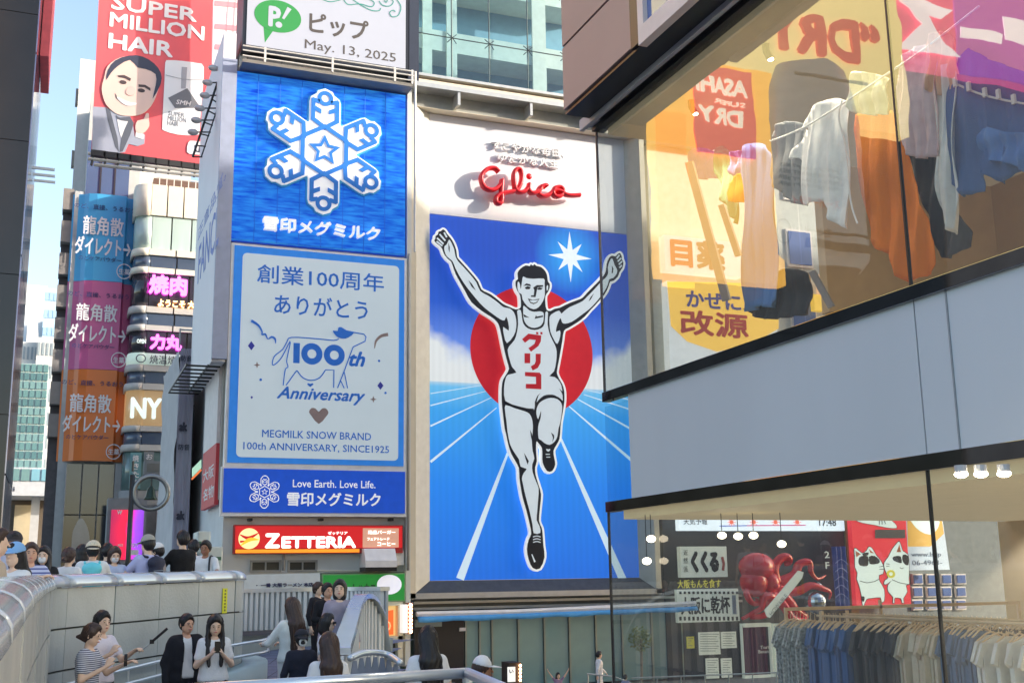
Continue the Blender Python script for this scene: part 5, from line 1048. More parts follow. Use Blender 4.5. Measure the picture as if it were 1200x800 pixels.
# ---- near dark building at the left edge
PD1 = Pl('Y', 34.0)
nd = thing('dark_corner_building', 'dark stone corner building with mirror side glass at the left edge', 'building', (-2, 34, -1))
dx = PD1(24, 300).x
gran = C('black_granite', 34, 33, 36, rough=.12, var=.25, scale=.5, bump=.0)
n = 8; zz = np.linspace(-1.6, 30, n + 1)
for i in range(n): MB().box((-16, 34, zz[i] + .01), (dx, 34.3, zz[i+1] - .01)).build('stone_panel', gran, nd)
mir = C('mirror_side_glass', 150, 146, 164, rough=.06, metal=.85, var=.15, scale=.3)
for i in range(5):
    for j in range(3): y0 = 34.35 + j*2.2; z0 = -1.5 + i*6.2; MB().box((dx - .3, y0, z0 + .03), (dx + .02, y0 + 2.15, z0 + 6.17)).build('glass_panel', mir, nd)
MB().box((-16, 34.4, -1.6), (dx - .32, 40.8, 30)).build('core', C('core_dark', 60, 60, 64), nd)
t = thing('side_sign', 'thin pink and white sign seen edge-on high on the dark corner building', 'sign', (dx + .2, 40, 15)); MB().box((dx + .04, 36.5, 18), (dx + .3, 39.5, 26)).build('face', C('pink_side_sign', 206, 90, 96, var=.15), t)
mb = MB()
for k in range(3): MB().box((dx + .04, 36.3 + k*1.5, 14.2 + .3*k), (dx + .7, 36.36 + k*1.5, 14.28 + .3*k)).build('bracket', steel_l, t)

# ---- far buildings
def tower_b(x0, y0, x1, Y, D, m, label, name='high_rise', rows=0, cols_=0, wm=None, ybot=None, wf=(.5, .55)):
    p = Pl('Y', Y); a = p(x0, y0); b = p(x1, y0); t = thing(name, label, 'building', ((a.x+b.x)/2, Y, g0)); zb = g0 if ybot is None else p(x0, ybot).z
    MB().box((a.x, Y, zb), (b.x, Y + D, a.z)).build('wall', m, t)
    if rows:
        W_ = (b.x - a.x)/cols_; H_ = (a.z - zb)/rows if ybot else 3.4
        for j in range(rows):
            for i in range(cols_):
                xx = a.x + (i + (1-wf[0])/2)*W_; z = a.z - (j + .5 + wf[1]/2)*H_
                MB().box((xx, Y - .12, z), (xx + W_*wf[0], Y + .02, z + H_*wf[1])).build('window', wm, t)
    return t
w_hi = C('far_white', 176, 180, 182, rough=.7, var=.03); w_wd = C('far_window', 120, 134, 144)
tower_b(28, 333, 56, 260, 40, C('far_haze_white', 186, 194, 200, var=.02), 'very pale high rise fading into the haze at the back')
tower_b(53, 337, 90, 230, 30, C('far_blue_glass', 150, 180, 204, rough=.3, var=.08), 'pale blue glass tower behind the white apartment block', rows=24, cols_=7, wm=C('far_blue_pane', 128, 162, 190), wf=(.8, .45))
tower_b(33, 371, 44, 190, 20, C('far_grey_white', 196, 196, 194, var=.03), 'narrow pale lift tower beside the white apartment block')
tower_b(27, 400, 50, 180, 25, w_hi, 'lower wing of the white apartment block', rows=10, cols_=5, wm=w_wd)
tower_b(44, 395, 90, 178, 25, w_hi, 'white apartment block with a grid of recessed windows', rows=26, cols_=9, wm=w_wd)
P95_ = Pl('Y', 98.0)
gb = thing('glass_block_building', 'pale teal glass brick building with a white grid', 'building', P95_(35, 650))
a = P95_(22, 425); b = P95_(55, 549); xl_ = P95_(16, 500).x; xr_ = P95_(53, 500).x
MB().box((xl_ + .05, 98.1, b.z), (xr_ - .05, 110, a.z)).build('wall', C('grid_white', 150, 168, 170), gb)
gp2 = [C('teal_block_%s' % s, r, g, bb_, rough=.2, var=.1, scale=.5) for s, r, g, bb_ in (('pale', 100, 134, 138), ('mid', 86, 122, 126), ('deep', 74, 108, 114))]
nr, nc = 12, 5
for j in range(nr):
    for i in range(nc):
        W_ = (xr_ - xl_)/nc; H_ = (a.z - b.z)/nr
        MB().box((xl_ + i*W_ + .06, 98, b.z + j*H_ + .06), (xl_ + (i+1)*W_ - .06, 98.12, b.z + (j+1)*H_ - .06)).build('glass_block', gp2[(i*3 + j*2) % 3], gb)
P90 = Pl('Y', 92.0); pod = thing('podium_sign', 'white projecting sign box with a row of blue glass squares', 'building', P90(45, 650))
a = P90(11, 547); b = P90(81, 581)
MB().box((a.x, 92, b.z), (b.x, 100, a.z)).build('box', C('podium_white', 170, 176, 184), pod)
W_ = (b.x - a.x)/6.2
for i in range(6): MB().box((a.x + .15 + i*W_*1.02, 91.9, a.z - 2.6*.32 - .15), (a.x + .05 + (i+.95)*W_*1.02, 92, a.z - .12)).build('glass_square', gp2[0] if i < 2 else C('blue_square', 110, 158, 176, rough=.2), pod)
for i, j in ((4, 1), (5, 1), (5, 2)): MB().box((a.x + .15 + i*W_*1.02, 91.9, a.z - .12 - (j+1)*.86), (a.x + .05 + (i+.95)*W_*1.02, 92, a.z - .2 - j*.86)).build('glass_square', C('blue_square', 110, 158, 176), pod)
mb = MB(); ptext(mb, P90, 'iji', 9, 577, 570, 17, .03, .02, bold=.02); mb.build('lettering', hr, pod)
for x0, x1 in ((33, 43), (58, 70)): MB().box((P90(x0, 640).x, 93, g0), (P90(x1, 640).x, 94.5, b.z)).build('pillar', C('podium_pillar', 166, 168, 170), pod)
MB().box((P90(10, 640).x - 4, 97, g0), (b.x, 98, b.z)).build('shopfront_wall', C('podium_dark', 84, 76, 68, var=.3, scale=.4), pod)
MB().box((P90(12, 640).x, 96.6, 2), (P90(36, 640).x, 97, b.z - .4)).build('warm_shop_panel', C('warm_panel', 170, 160, 136, var=.25, scale=.5), pod)
t = thing('curved_awning_pole', 'thin white curved mast by the podium sign', 'mast', P90(80, 590)); MB().tube([P90(84, 566), P90(84.5, 585), P90(81, 602)], .12, 6).build('mast', adw, t)
# ================================================================= ground, canal, far bank
BZ = -2.7
def sheet(name, pts, z, m, label=None, kind='structure'):
    return MB().prism([(x, y, z) for x, y in pts], (0, 0, -.3)).build(name, m, None, label, kind=kind, base=True)
sheet('ground', [(-900, 37.5), (900, 37.5), (900, 1500), (-900, 1500)], BZ, C('street_ground', 120, 118, 114, rough=.85, var=.1, bump=.2))
sheet('river', [(-300, 15.8), (900, 15.8), (900, 37.5), (-300, 37.5)], -5.2, C('canal_water', 40, 52, 44, rough=.06, var=.1, bump=.35, bscale=1.2))
MB().box((-300, 37.2, -5.5), (900, 37.5, BZ)).build('quay_wall', C('quay_stone', 130, 128, 122, bump=.3), kind='structure')
sheet('ground', [(8.0, -60), (300, -60), (300, 15.8), (8.0, 15.8)], -0.62, C('bank_paving', 140, 138, 134, bump=.2))
# ---- storey under the billboard
ub = thing('glazed_storefront', 'green glass ground storey with steel mullions beneath the runner billboard', 'building', (22, 45, BZ))
PU = Pl('Y', 45.2)
x0, x1 = PU(484, 720).x, PU(800, 720).x
MB().box((x0, 45.3, PU(520, 722).z), (x1 + 3, 47, fb - .03)).build('fascia', C('dark_fascia', 84, 88, 88, rough=.5, var=.15), ub)
mb = MB(); 
for y in (706, 713): z = PU(488, y).z; mb.box((x0, 45.05, z - .05), (x1 + 3, 45.3, z + .05))
mb.build('trim_line', steel_l, ub)
MB().box((x0, 46.5, BZ), (x1 + 3, 47, PU(520, 722).z)).build('inner_wall', C('shop_inner_green', 96, 118, 110, rough=.7, var=.3, scale=.5), ub)
gg = C('green_shop_glass', 118, 150, 152, rough=.15, var=.25, scale=.4, spec=.25)
xs_ = [PU(q, 760).x for q in (546, 562.5, 577, 608, 638.5, 668, 699, 730, 765, 800)]
for i in range(len(xs_) - 1): MB().box((xs_[i] + .06, 45.25, BZ + .1), (xs_[i+1] - .06, 45.3, PU(520, 723).z - .05)).build('pane', gg, ub)
mul = C('mullion_steel', 128, 140, 138, rough=.35, metal=.5)
for x in xs_: MB().box((x - .035, 45.18, BZ), (x + .035, 45.32, PU(520, 723).z - .02)).build('mullion', mul, ub)
MB().box((PU(486, 760).x, 45.2, BZ), (xs_[0] - .08, 45.35, PU(520, 723).z - .02)).build('dark_wall', C('dark_doorway', 34, 36, 42, rough=.4), ub)
MB().box((PU(486, 735).x, 45.1, PU(500, 734).z), (PU(517, 735).x, 45.2, PU(500, 725).z)).build('transom', C('transom_pale', 120, 132, 130), ub)
MB().box((PU(538, 740).x, 45.1, PU(538, 739).z), (PU(545, 740).x, 45.2, PU(538, 735).z)).build('notice', adw, ub)
aw = thing('awning', 'rolled light blue awning under a white bar along the glass shopfront', 'awning', (22, 44, PU(600, 720).z)); PAw = Pl('Y', 44.0)
mb = MB(); A = [PAw(488, 719), PAw(600, 716.5), PAw(815, 706.5)]; mb.tube(A, .11, 6, up=(0, 0, 1)); mb.build('bar', C('awning_bar', 220, 222, 224), aw)
mb = MB(); top = []; bot = []
for i in range(41):
    t = i/40; x = 489 + 326*t; yt = 722 - 12*t**1.15; top.append(PAw(x, yt, .12 + .02*math.sin(i*1.3))); bot.append(PAw(x, yt + 6.5 + .7*math.sin(i*.9) - 1.5*t, .22 + .05*math.sin(i*2.1)))
mb.strip(top, bot, (0, .12, 0)); mb.build('cloth', C('awning_blue', 70, 146, 204, rough=.8, bump=.3, bscale=5), aw, smooth=True)
MB().box((22 - .2 + 5.2, 43.2, 0), (22 + 5.3, 43.3, .1))
# ---- octopus restaurant
ob = thing('restaurant_building', 'dark restaurant front with red octopus sculpture and Japanese signs seen through the shop', 'building', (33, 45, BZ)); PO = Pl('Y', 45.0); PO2 = Pl('Y', 44.5)
ox0, ox1 = PO(782, 700).x, PO(998, 700).x
MB().box((ox0, 45.2, BZ), (ox1, 52, PO(785, 606).z)).build('lower_wall', C('restaurant_dark', 58, 58, 62, rough=.5, var=.3, scale=.4), ob)
MB().box((ox0, 45.2, PO(785, 606).z + .02), (50, 52, 26)).build('upper_wall', C('upper_cream_wall', 186, 184, 174, rough=.7, var=.08), ob)
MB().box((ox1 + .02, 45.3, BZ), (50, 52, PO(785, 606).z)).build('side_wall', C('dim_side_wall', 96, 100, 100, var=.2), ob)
for j in range(3):
    for i in range(4): _a = PO(1072 + 17*i, 672 + 15*j); _w = MB().box((_a.x, 45.18, _a.z - .5), (_a.x + .62, 45.3, _a.z)).build('window', wfr, ob); MB().box((_a.x + .06, 45.14, _a.z - .44), (_a.x + .56, 45.18, _a.z - .06)).build('pane', win, _w)
MB().box((PO(994, 640).x, 45.1, BZ), (PO(1003, 640).x, 45.3, PO(785, 606).z)).build('column', C('ochre_column', 128, 116, 74, var=.2), ob)
MB().box((fx1 + .1, 45.6, BZ), (ox0 - .02, 52, 24)).build('glass_bay', C('bay_teal', 104, 126, 128, rough=.15, var=.2, scale=.3), ob)
for k in range(4): x = fx1 + .6 + k*.75; MB().box((x, 45.3, 4), (x + .16, 45.6, 24)).build('bay_mullion', C('bay_cream', 190, 188, 172), ob)
for j in range(5):
    for i in range(4): x = ox0 + 1 + i*3.4; z = PO(785, 430).z + 3.6*j; 
    for i in range(6):
        x = ox0 + 7.5 + i*2.2; z = 9.6 + 3.4*j; w_ = MB().box((x, 45.1, z), (x + 1.5, 45.25, z + 1.9)).build('window', wfr, ob); MB().box((x + .12, 45.05, z + .12), (x + 1.38, 45.1, z + 1.78)).build('pane', win, w_)
tk = thing('ticker_sign', 'long white weather ticker with little suns and the time', 'sign', PO2(890, 622)); mb = MB(); pquad(mb, PO2, 795, 603, 990, 621.5, 0, .3); mb.build('face', C('ticker_white', 206, 216, 228, emit=.5), tk)
mb = MB(); PO3 = Pl('Y', 44.49); ptext(mb, PO3, '天気予報', 801, 614.5, 606.5, 829, .01, .005, bold=.01); ptext(mb, PO3, '17:48', 960, 616, 607, 980, .01, .005, bold=.02)
for x in (840, 870, 894, 918): ptext(mb, PO3, '12時', x, 608, 604.5, x + 11, .01, .005)
mb.build('lettering', hr, tk)
mb = MB()
for x in (857, 883, 908.6, 934): pell(mb, PO3, x, 611.5, 2.5, 2.6, .02, .005, 12); 
for x in (857, 883, 908.6, 934):
    for k in range(8): q = k*math.pi/4; stroke(mb, PO3, [(x + 3*math.cos(q), 611.5 + 3*math.sin(q)), (x + 4.6*math.cos(q), 611.5 + 4.6*math.sin(q))], .8, .03, .005)
mb.build('sun_icon', C('ticker_orange', 230, 110, 90, emit=.4), tk)
mb = MB(); stroke(mb, PO3, [(843,616),(875,615.5)], 1.2, .02, .005); mb.build('line', C('ticker_blue', 90, 110, 190, emit=.3), tk); mb = MB(); stroke(mb, PO3, [(875,615.5),(944,615)], 1.2, .02, .005); mb.build('line', C('ticker_pink', 200, 90, 150, emit=.3), tk)
paper = C('paper_white', 208, 214, 204, rough=.6, emit=.12); inkk = C('brush_ink', 34, 34, 38)
t = thing('sign', 'white sign with bold brush characters くくる above the striped banner', 'sign', PO2(825, 676)); mb = MB(); pquad(mb, PO2, 797, 640, 853, 675.5, 0, .3); mb.build('face', paper, t)
mb = MB(); ptext(mb, PO2, 'くくる', 810, 671, 645, 843, .02, .02, bold=.07); ptext(mb, PO2, '近', 801, 650, 644, 806, .02, .01); ptext(mb, PO2, '然', 801, 660, 653, 806, .02, .01); ptext(mb, PO2, '派', 801, 670, 663, 806, .02, .01); mb.build('lettering', inkk, t)
mb = MB(); stroke(mb, PO2, [(846,652),(848,660),(847,668)], 3, .02, .01); mb.build('red_seal', C('seal_red', 170, 90, 84), t)
t = thing('sign', 'yellow kana line 大阪もんを食す on dark wall above the striped banner', 'sign', PO2(820, 690)); mb = MB(); ptext(mb, PO2, '大阪もんを食す', 794, 689, 679, 845, .02, .02, bold=.01); mb.build('lettering', C('yellow_letter', 196, 186, 80, emit=.2), t)
t = thing('banner', 'white banner 大阪に乾杯 edged with dark vertical stripes', 'banner', PO2(830, 728)); mb = MB(); pquad(mb, PO2, 793, 690.5, 867, 727, 0, .2); mb.build('face', paper, t)
mb = MB(); ptext(mb, PO2, '大阪に乾杯', 798, 720, 699, 856, .02, .01, bold=.03)
for k in range(14): x = 796 + 5.1*k; pquad(mb, PO2, x, 692.5 + (0), x + 2.6, 695.5, .02, .02); pquad(mb, PO2, x, 722, x + 2.6, 726.5, .02, .02)
mb.build('lettering', inkk, t); mb = MB(); pquad(mb, PO2, 857.5, 697, 863, 719, .02, .02); mb.build('side_text', C('faint_blue', 120, 140, 160), t)
for k, (x0, y0, x1, y1, c, lab) in enumerate(((804.5,745.5,814,759,'y','small yellow note left of the white menus'), (818.5,740.5,844.5,766,'w','largest white menu sheet under the striped banner'), (845,740,863.5,758.5,'w','smaller white menu sheet beside the largest one'), (827,771,843,794,'w','left one of the two lower patterned menus'), (845,771,858.5,793,'w','right one of the two lower patterned menus'))):
    t = thing('menu_sheet', lab, 'menu', PO2(x0, y1)); mb = MB(); pquad(mb, PO2, x0, y0, x1, y1, 0, .05); mb.build('sheet', C('note_yellow', 214, 204, 80) if c == 'y' else paper, t)
    mb = MB(); n = int((y1 - y0)/3)
    for i in range(n): stroke(mb, PO2, [(x0 + 2, y0 + 2 + 2.8*i), (x1 - 2 - (i*7 % 5), y0 + 2 + 2.8*i)], .7, .01, .01)
    mb.build('text_line', C('menu_ink', 110, 120, 120), t)
oc = thing('octopus_sculpture', 'big glossy red octopus sculpture with curling tentacles on the restaurant front', 'sculpture', PO2(905, 728)); om = C('octopus_red', 206, 34, 44, rough=.22, var=.08, spec=.7, bump=.1, bscale=6)
OQ = Pl('Y', 43.6); Oc = lambda a_, b_, off=0: OQ(780 + a_/5.715, 600 + b_/5.715, off)
mb = MB(); mb.ell(Oc(610, 365), (.83, .7, .62), 18, 12); mb.ell(Oc(590, 470), (.62, .6, .62), 16, 10); mb.ell(Oc(690, 470), (.5, .5, .5), 16, 10); mb.build('head', om, oc, smooth=True)
for k, (pts, r0, r1, o0) in enumerate((([(740,470),(720,380),(760,310),(810,300),(822,335),(795,345)], .26, .10, .1), ([(760,470),(850,420),(870,350),(935,335),(950,400),(1000,445),(1068,422)], .26, .03, .3), ([(720,500),(860,530),(950,490),(1040,512),(1088,535),(1092,580)], .25, .04, .2), ([(740,520),(820,600),(870,660),(940,700)], .28, .14, .1),
        ([(700,540),(760,620),(800,700),(870,722),(925,705)], .24, .10, .45), ([(640,540),(700,600),(670,560),(620,570),(600,640),(560,670),(505,712)], .22, .07, .5), ([(560,500),(520,545),(540,600),(590,610),(600,580)], .17, .07, .4), ([(640,560),(690,640),(640,690),(560,700)], .2, .1, .2))):
    p = cat(pts, 5); n = len(p); mb = MB(); mb.tube([Oc(x, y, o0*math.sin(i/n*3.1)) for i, (x, y) in enumerate(p)], [r0 + (r1 - r0)*i/(n-1) for i in range(n)], 12); mb.build('tentacle', om, oc, smooth=True)
mb = MB(); mb.ell(Oc(500 + 25, 385, .2), (.12, .12, .12)); mb.ell(Oc(700, 495, .45), (.13, .16, .13)); mb.build('eye_bump', om, oc, smooth=True)
t = thing('banner', 'white diagonal sash lettered HOWABLE across the octopus', 'banner', Oc(690, 700, .9)); mb = MB(); OS = Pl('Y', 42.6); oz_ = lambda a_, b_: (780 + a_/5.715, 600 + b_/5.715)
ppoly(mb, OS, [oz_(665,655), oz_(890,390), oz_(925,400), oz_(915,440), oz_(700,705), oz_(680,695)], .0, .06); mb.build('sash', paper, t)
mb = MB(); v, f = glyphs('HOWABLE'); v = (v - v.min(0))/(v.max(0) - v.min(0)); a_ = Vector(oz_(712, 694)); b_ = Vector(oz_(822, 562)); d_ = b_ - a_; nn = Vector((d_.y, -d_.x)).normalized()*5.2
mb.add([OS(*(a_ + d_*float(q[0]) + nn*float(q[1])), .012) for q in v], f); mb.build('lettering', hr, t)
t = thing('mirror_ball', 'silver mirror ball hanging below the octopus tentacle', 'ornament', Oc(1000, 600)); MB().ell(Oc(998, 600), (.5, .5, .5), 20, 14).build('ball', C('mirror_ball_silver', 180, 184, 188, rough=.15, metal=.9), t); MB().ell(Oc(1022, 492), (.17, .17, .17), 12, 8).build('small_ball', C('mirror_ball_silver', 180, 184, 188), t, smooth=True)
for k, (x0, x1, c1) in enumerate(((868.5, 905, (96, 38, 66)), (906, 939, (42, 88, 168)), (942, 972, (36, 50, 100)))):
    t = thing('framed_panel', ['white framed panel with maroon curtains', 'white framed panel with bright blue curtains', 'white framed panel with dark navy curtains'][k] + ' under the octopus', 'panel', PO2(x0, 796)); mb = MB()
    for q_ in ((x0, 730, x0 + 3, 796), (x1 - 3, 730, x1, 796), (x0 + 3, 730, x1 - 3, 733.5), (x0 + 3, 791, x1 - 3, 796)): pquad(mb, PO2, *q_, .1, .2)
    mb.build('frame', paper, t); a_ = PO2(x0 + 3, 733); b_ = PO2(x1 - 3, 791); n = 20; mb = MB()
    A = [(a_.x + (b_.x - a_.x)*i/n, 44.55 + .06*math.sin(i*1.7), a_.z) for i in range(n + 1)]; mb.strip(A, [(x, y, b_.z) for x, y, z in A], (0, .05, 0)); mb.build('curtain', C('curtain_%d' % k, *c1, rough=.8), t, smooth=True)
    if k < 1: mb = MB(); ptext(mb, PO2, 'Tori', 890, 760, 756, 900, .06, .005, bold=.02); ptext(mb, PO2, 'Botan', 888, 765, 761, 900, .06, .005, bold=.02); mb.build('lettering', adw, t)
t = thing('sign', 'white 2F lettering on the dark wall beside the blue curtain', 'sign', PO2(970, 666)); mb = MB(); ptext(mb, PO2, '2', 966.5, 653.5, 645.5, 972, .02, .02, bold=.02); ptext(mb, PO2, 'F', 967.5, 666, 658, 972, .02, .02, bold=.02); mb.build('lettering', paper, t)
t = thing('noren_curtain', 'tall blue noren curtain with pale brush marks beside the cat poster', 'curtain', PO2(985, 714)); a_ = PO2(974, 640); b_ = PO2(995, 714); n = 12; mb = MB(); A = [(a_.x + (b_.x - a_.x)*i/n, 44.45 + .05*math.sin(i*1.5), a_.z) for i in range(n + 1)]; mb.strip(A, [(x, y, b_.z) for x, y, z in A], (0, .04, 0)); mb.build('cloth', C('noren_blue', 62, 74, 150, var=.1), t)
mb = MB()
for k in range(5): stroke(mb, PO2, [(977, 660 + 10*k), (984, 655 + 10*k), (992, 661 + 10*k)], .8, .12, .01, smooth=3)
mb.build('brush_mark', C('noren_pale', 130, 140, 196), t)
# posters
po = thing('poster', 'red poster of two white cats with dark patches', 'poster', PO2(1034, 711)); PO4 = Pl('Y', 44.3)
mb = MB(); ppoly(mb, PO4, [(997,602),(1061,602),(1068,710),(1004,712)], 0, .3); mb.build('face', C('poster_red', 214, 44, 56, emit=.35, var=.02), po)
K = lambda pts: [(940 + a_/6.667, 600 + b_/6.667) for a_, b_ in pts]
cw_ = C('cat_white', 214, 226, 220, emit=.3, var=.01); ck = C('cat_black', 36, 38, 40)
cats = ([(405,290),(420,280),(465,318),(500,300),(520,268),(545,280),(575,330),(615,380),(635,430),(630,480),(600,490),(605,540),(640,600),(640,690),(615,700),(610,665),(540,670),(500,680),(480,730),(470,720),(460,640),(440,560),(425,520),(430,470),(412,430),(410,350)],
        [(760,228),(785,300),(826,330),(835,420),(832,520),(836,560),(810,570),(820,620),(790,670),(795,705),(778,705),(770,672),(722,668),(720,705),(706,705),(708,660),(672,620),(668,570),(700,530),(660,560),(638,560),(645,530),(670,510),(655,470),(640,430),(640,390),(670,350),(700,290),(735,245)])
mb = MB()
for c_ in cats: ppoly(mb, PO4, cat(inset(K(c_), .5), 2, True), .01, .01)
ppoly(mb, PO4, cat(K([(415,60),(470,40),(560,36),(660,45),(720,80),(740,125),(650,120),(560,100),(470,85)]), 2, True), .01, .01); mb.build('cat_outline', ck, po)
mb = MB()
for c_ in cats: ppoly(mb, PO4, cat(inset(K(c_), -.25), 2, True), .02, .01)
ppoly(mb, PO4, cat(inset(K([(415,60),(470,40),(560,36),(660,45),(720,80),(740,125),(650,120),(560,100),(470,85)]), -.5), 2, True), .02, .01); mb.build('cat_body', cw_, po)
mb = MB()
for c_ in ([(445,350),(480,338),(512,345),(515,400),(500,420),(450,415),(438,385)], [(520,345),(565,340),(600,370),(600,395),(560,405),(525,400)], [(705,350),(735,340),(768,345),(775,395),(745,390),(712,375)], [(785,330),(825,340),(828,410),(800,405),(780,370)], [(462,655),(485,660),(480,695),(465,690)], [(470,320),(515,312),(510,335),(475,338)]): ppoly(mb, PO4, cat(K(c_), 2, True), .03, .01)
for s_ in ([(450,535),(500,550),(560,540),(600,520)], [(700,525),(760,550),(830,562)], [(655,400),(680,405)], [(655,420),(680,418)], [(600,425),(630,420)], [(600,445),(632,443)], [(760,430),(775,440),(790,432)], [(600,60),(600,95)], [(620,60),(622,95)], [(640,65),(648,90)]): stroke(mb, PO4, K(s_), .7, .035, .01)
mb.build('cat_patch', ck, po); mb = MB(); pell(mb, PO4, *K([(690,480)])[0], 5, 4.8, .04, .01, 20, hole=.45); mb.build('yellow_ring', C('ring_yellow', 220, 210, 70, emit=.2), po)
mb = MB(); ppoly(mb, PO4, K([(415,300),(455,325),(420,350)]), .03, .01); ppoly(mb, PO4, K([(520,285),(560,320),(530,315)]), .03, .01); ppoly(mb, PO4, K([(757,250),(770,310),(735,310)]), .03, .01); mb.build('cat_ear', C('ear_orange', 220, 120, 80), po)
mb = MB(); ppoly(mb, PO4, K([(565,135),(800,135),(800,202),(565,202)]), .05, .02); mb.build('grey_label', C('label_grey', 96, 92, 90), po)
po = thing('poster', 'orange and pale poster with web address right of the cat poster', 'poster', PO2(1088, 667)); mb = MB(); ppoly(mb, PO4, [(1062.5,604),(1104,604),(1113,667),(1064,668)], 0, .2); mb.build('face', C('poster_pale', 196, 204, 214, emit=.2), po)
mb = MB(); ppoly(mb, PO4, [(1063,605),(1103,605),(1106,625),(1090,640),(1064,640)], .01, .01); mb.build('orange_area', C('poster_orange', 222, 168, 70, emit=.2), po); mb = MB(); ppoly(mb, PO4, cat([(1068,606),(1098,606),(1099,618),(1090,626),(1078,622),(1070,614)], 2, True), .02, .01); mb.build('pale_figure', cw_, po)
mb = MB(); ptext(mb, PO4, 'www.ls.jp', 1068, 653.5, 646.5, 1103, .02, .01); ptext(mb, PO4, '06-4963-', 1069, 662, 656, 1104, .02, .01); mb.build('lettering', C('poster_ink', 90, 96, 110), po)
for k in range(4):
    for j in range(2):
        t = None
mb = MB()
# yellow signboard seen through the upper glass
ys = thing('sign', 'yellow and white signboard かぜに改源 behind the upper glass corner', 'sign', PO2(830, 440)); mb = MB(); pquad(mb, PO2, 781, 329, 915, 452, 0, .5); mb.build('face', C('board_white', 214, 218, 222, emit=.25), ys)
mb = MB(); ppoly(mb, PO2, cat([(781.5,330),(845,331),(912,333),(912,385),(880,404),(840,412),(805,400),(786,382)], 1), .03, .02); mb.build('yellow_area', C('board_yellow', 240, 190, 84, emit=.3, var=.03), ys)
mb = MB(); ptext(mb, PO2, 'かぜに', 804, 359.5, 340, 868, .05, .02, bold=.035); mb.build('lettering', C('board_violet', 100, 96, 160), ys); mb = MB(); ptext(mb, PO2, '改源', 797, 392, 362, 877, .05, .02, bold=.04); mb.build('lettering', C('board_red', 206, 78, 62), ys)
t = thing('sign', 'white rooftop sign with dark window-like strokes over the yellow signboard', 'sign', PO2(820, 325)); mb = MB(); pquad(mb, PO2, 778, 275, 870, 325, 0, .5); mb.build('face', C('board_white', 214, 218, 222), t)
mb = MB(); ptext(mb, PO2, '目薬', 786, 312, 278, 850, .03, .02, bold=.05); mb.build('lettering', C('faded_brown', 150, 120, 110), t)
for x0, y0, x1, y1, c_ in ((925, 318, 950, 345, (150, 116, 80)), (958, 322, 985, 350, (236, 190, 150)), (1005, 312, 1030, 345, (214, 200, 60)), (1035, 312, 1060, 340, (240, 222, 130)), (952, 345, 964, 365, (240, 190, 70))):
    t = thing('wall_panel', 'tilted coloured panel of the sign wall low behind the upper glass at %s' % {925: 'the brown end', 958: 'the peach part', 1005: 'the mustard part', 1035: 'the cream end', 952: 'its little orange piece'}[x0], 'panel', PO2(x0, y1)); mb = MB(); pquad(mb, PO2, x0, y0, x1, y1, .1, .3); mb.build('face', C('panel_%d' % x0, *c_, emit=.3), t)
# small things on the far bank
t = thing('box_sign', 'small dark box sign with bulbs and a white face on the far bank', 'sign', Pl('Y', 40)(604, 798)); P40 = Pl('Y', 40.0); mb = MB(); pquad(mb, P40, 597, 776, 611, 800, 0, .8); mb.build('box', C('box_black', 40, 34, 32), t); mb = MB(); pquad(mb, P40, 594.5, 781, 603.5, 798, .05, .05); mb.build('face', C('box_sign_white', 226, 228, 226), t); mb = MB(); ptext(mb, P40, 'い', 596, 788, 784, 601, .07, .01, bold=.03); mb.build('lettering', hr, t)
for k in range(5): MB().ell(P40(609, 779 + 4.3*k, .06), (.05, .05, .05), 8, 6).build('bulb', mat('warm_bulb', (1, .6, .35)), t)
P39 = Pl('Y', 38.6); rl = thing('quay_railing', 'thin steel quay railing in front of the walking person', 'railing', P39(735, 800)); mb = MB()
for a_, b_ in (((688,789),(719,792)), ((719,792),(740,800))): mb.tube([P39(*a_), P39(*b_)], .03, 6)
for x in (689, 703, 718): mb.tube([P39(x, 790), P39(x, 815)], .03, 6)
mb.tube([P39(740, 794), P39(1000, 784)], .03, 6)
for k in range(9): x = 770 + 28*k; mb.tube([P39(x, 793 - k), P39(x, 830)], .025, 6)
mb.build('rail', C('rail_grey', 150, 158, 160, metal=.5, rough=.4), rl)
sh = thing('potted_tree', 'small round clipped tree by the corner of the glass shop', 'tree', Pl('Y', 41)(750, 800)); p = Pl('Y', 41)(750, 748)
MB().tube([(p.x, 41, BZ), (p.x + .05, 41, p.z)], .05, 8).build('trunk', C('tree_bark', 120, 110, 96), sh)
mb = MB(); r_ = random.Random(3)
for k in range(420):
    q = Vector((r_.gauss(0, 1), r_.gauss(0, 1), r_.gauss(0, 1))).normalized()*(r_.random()**.4*.48); c_ = Vector((p.x, 41, p.z)) + q; u = Vector((r_.uniform(-1, 1), r_.uniform(-1, 1), r_.uniform(-1, 1))).normalized()*.07; v_ = u.orthogonal().normalized()*.035
    mb.add([c_ - u, c_ + v_, c_ + u, c_ - v_], [(0, 1, 2, 3)])
tag(mb.build('crown', C('leaf_green', 88, 104, 44, var=.4, scale=6, rough=.6), sh), kind='stuff')

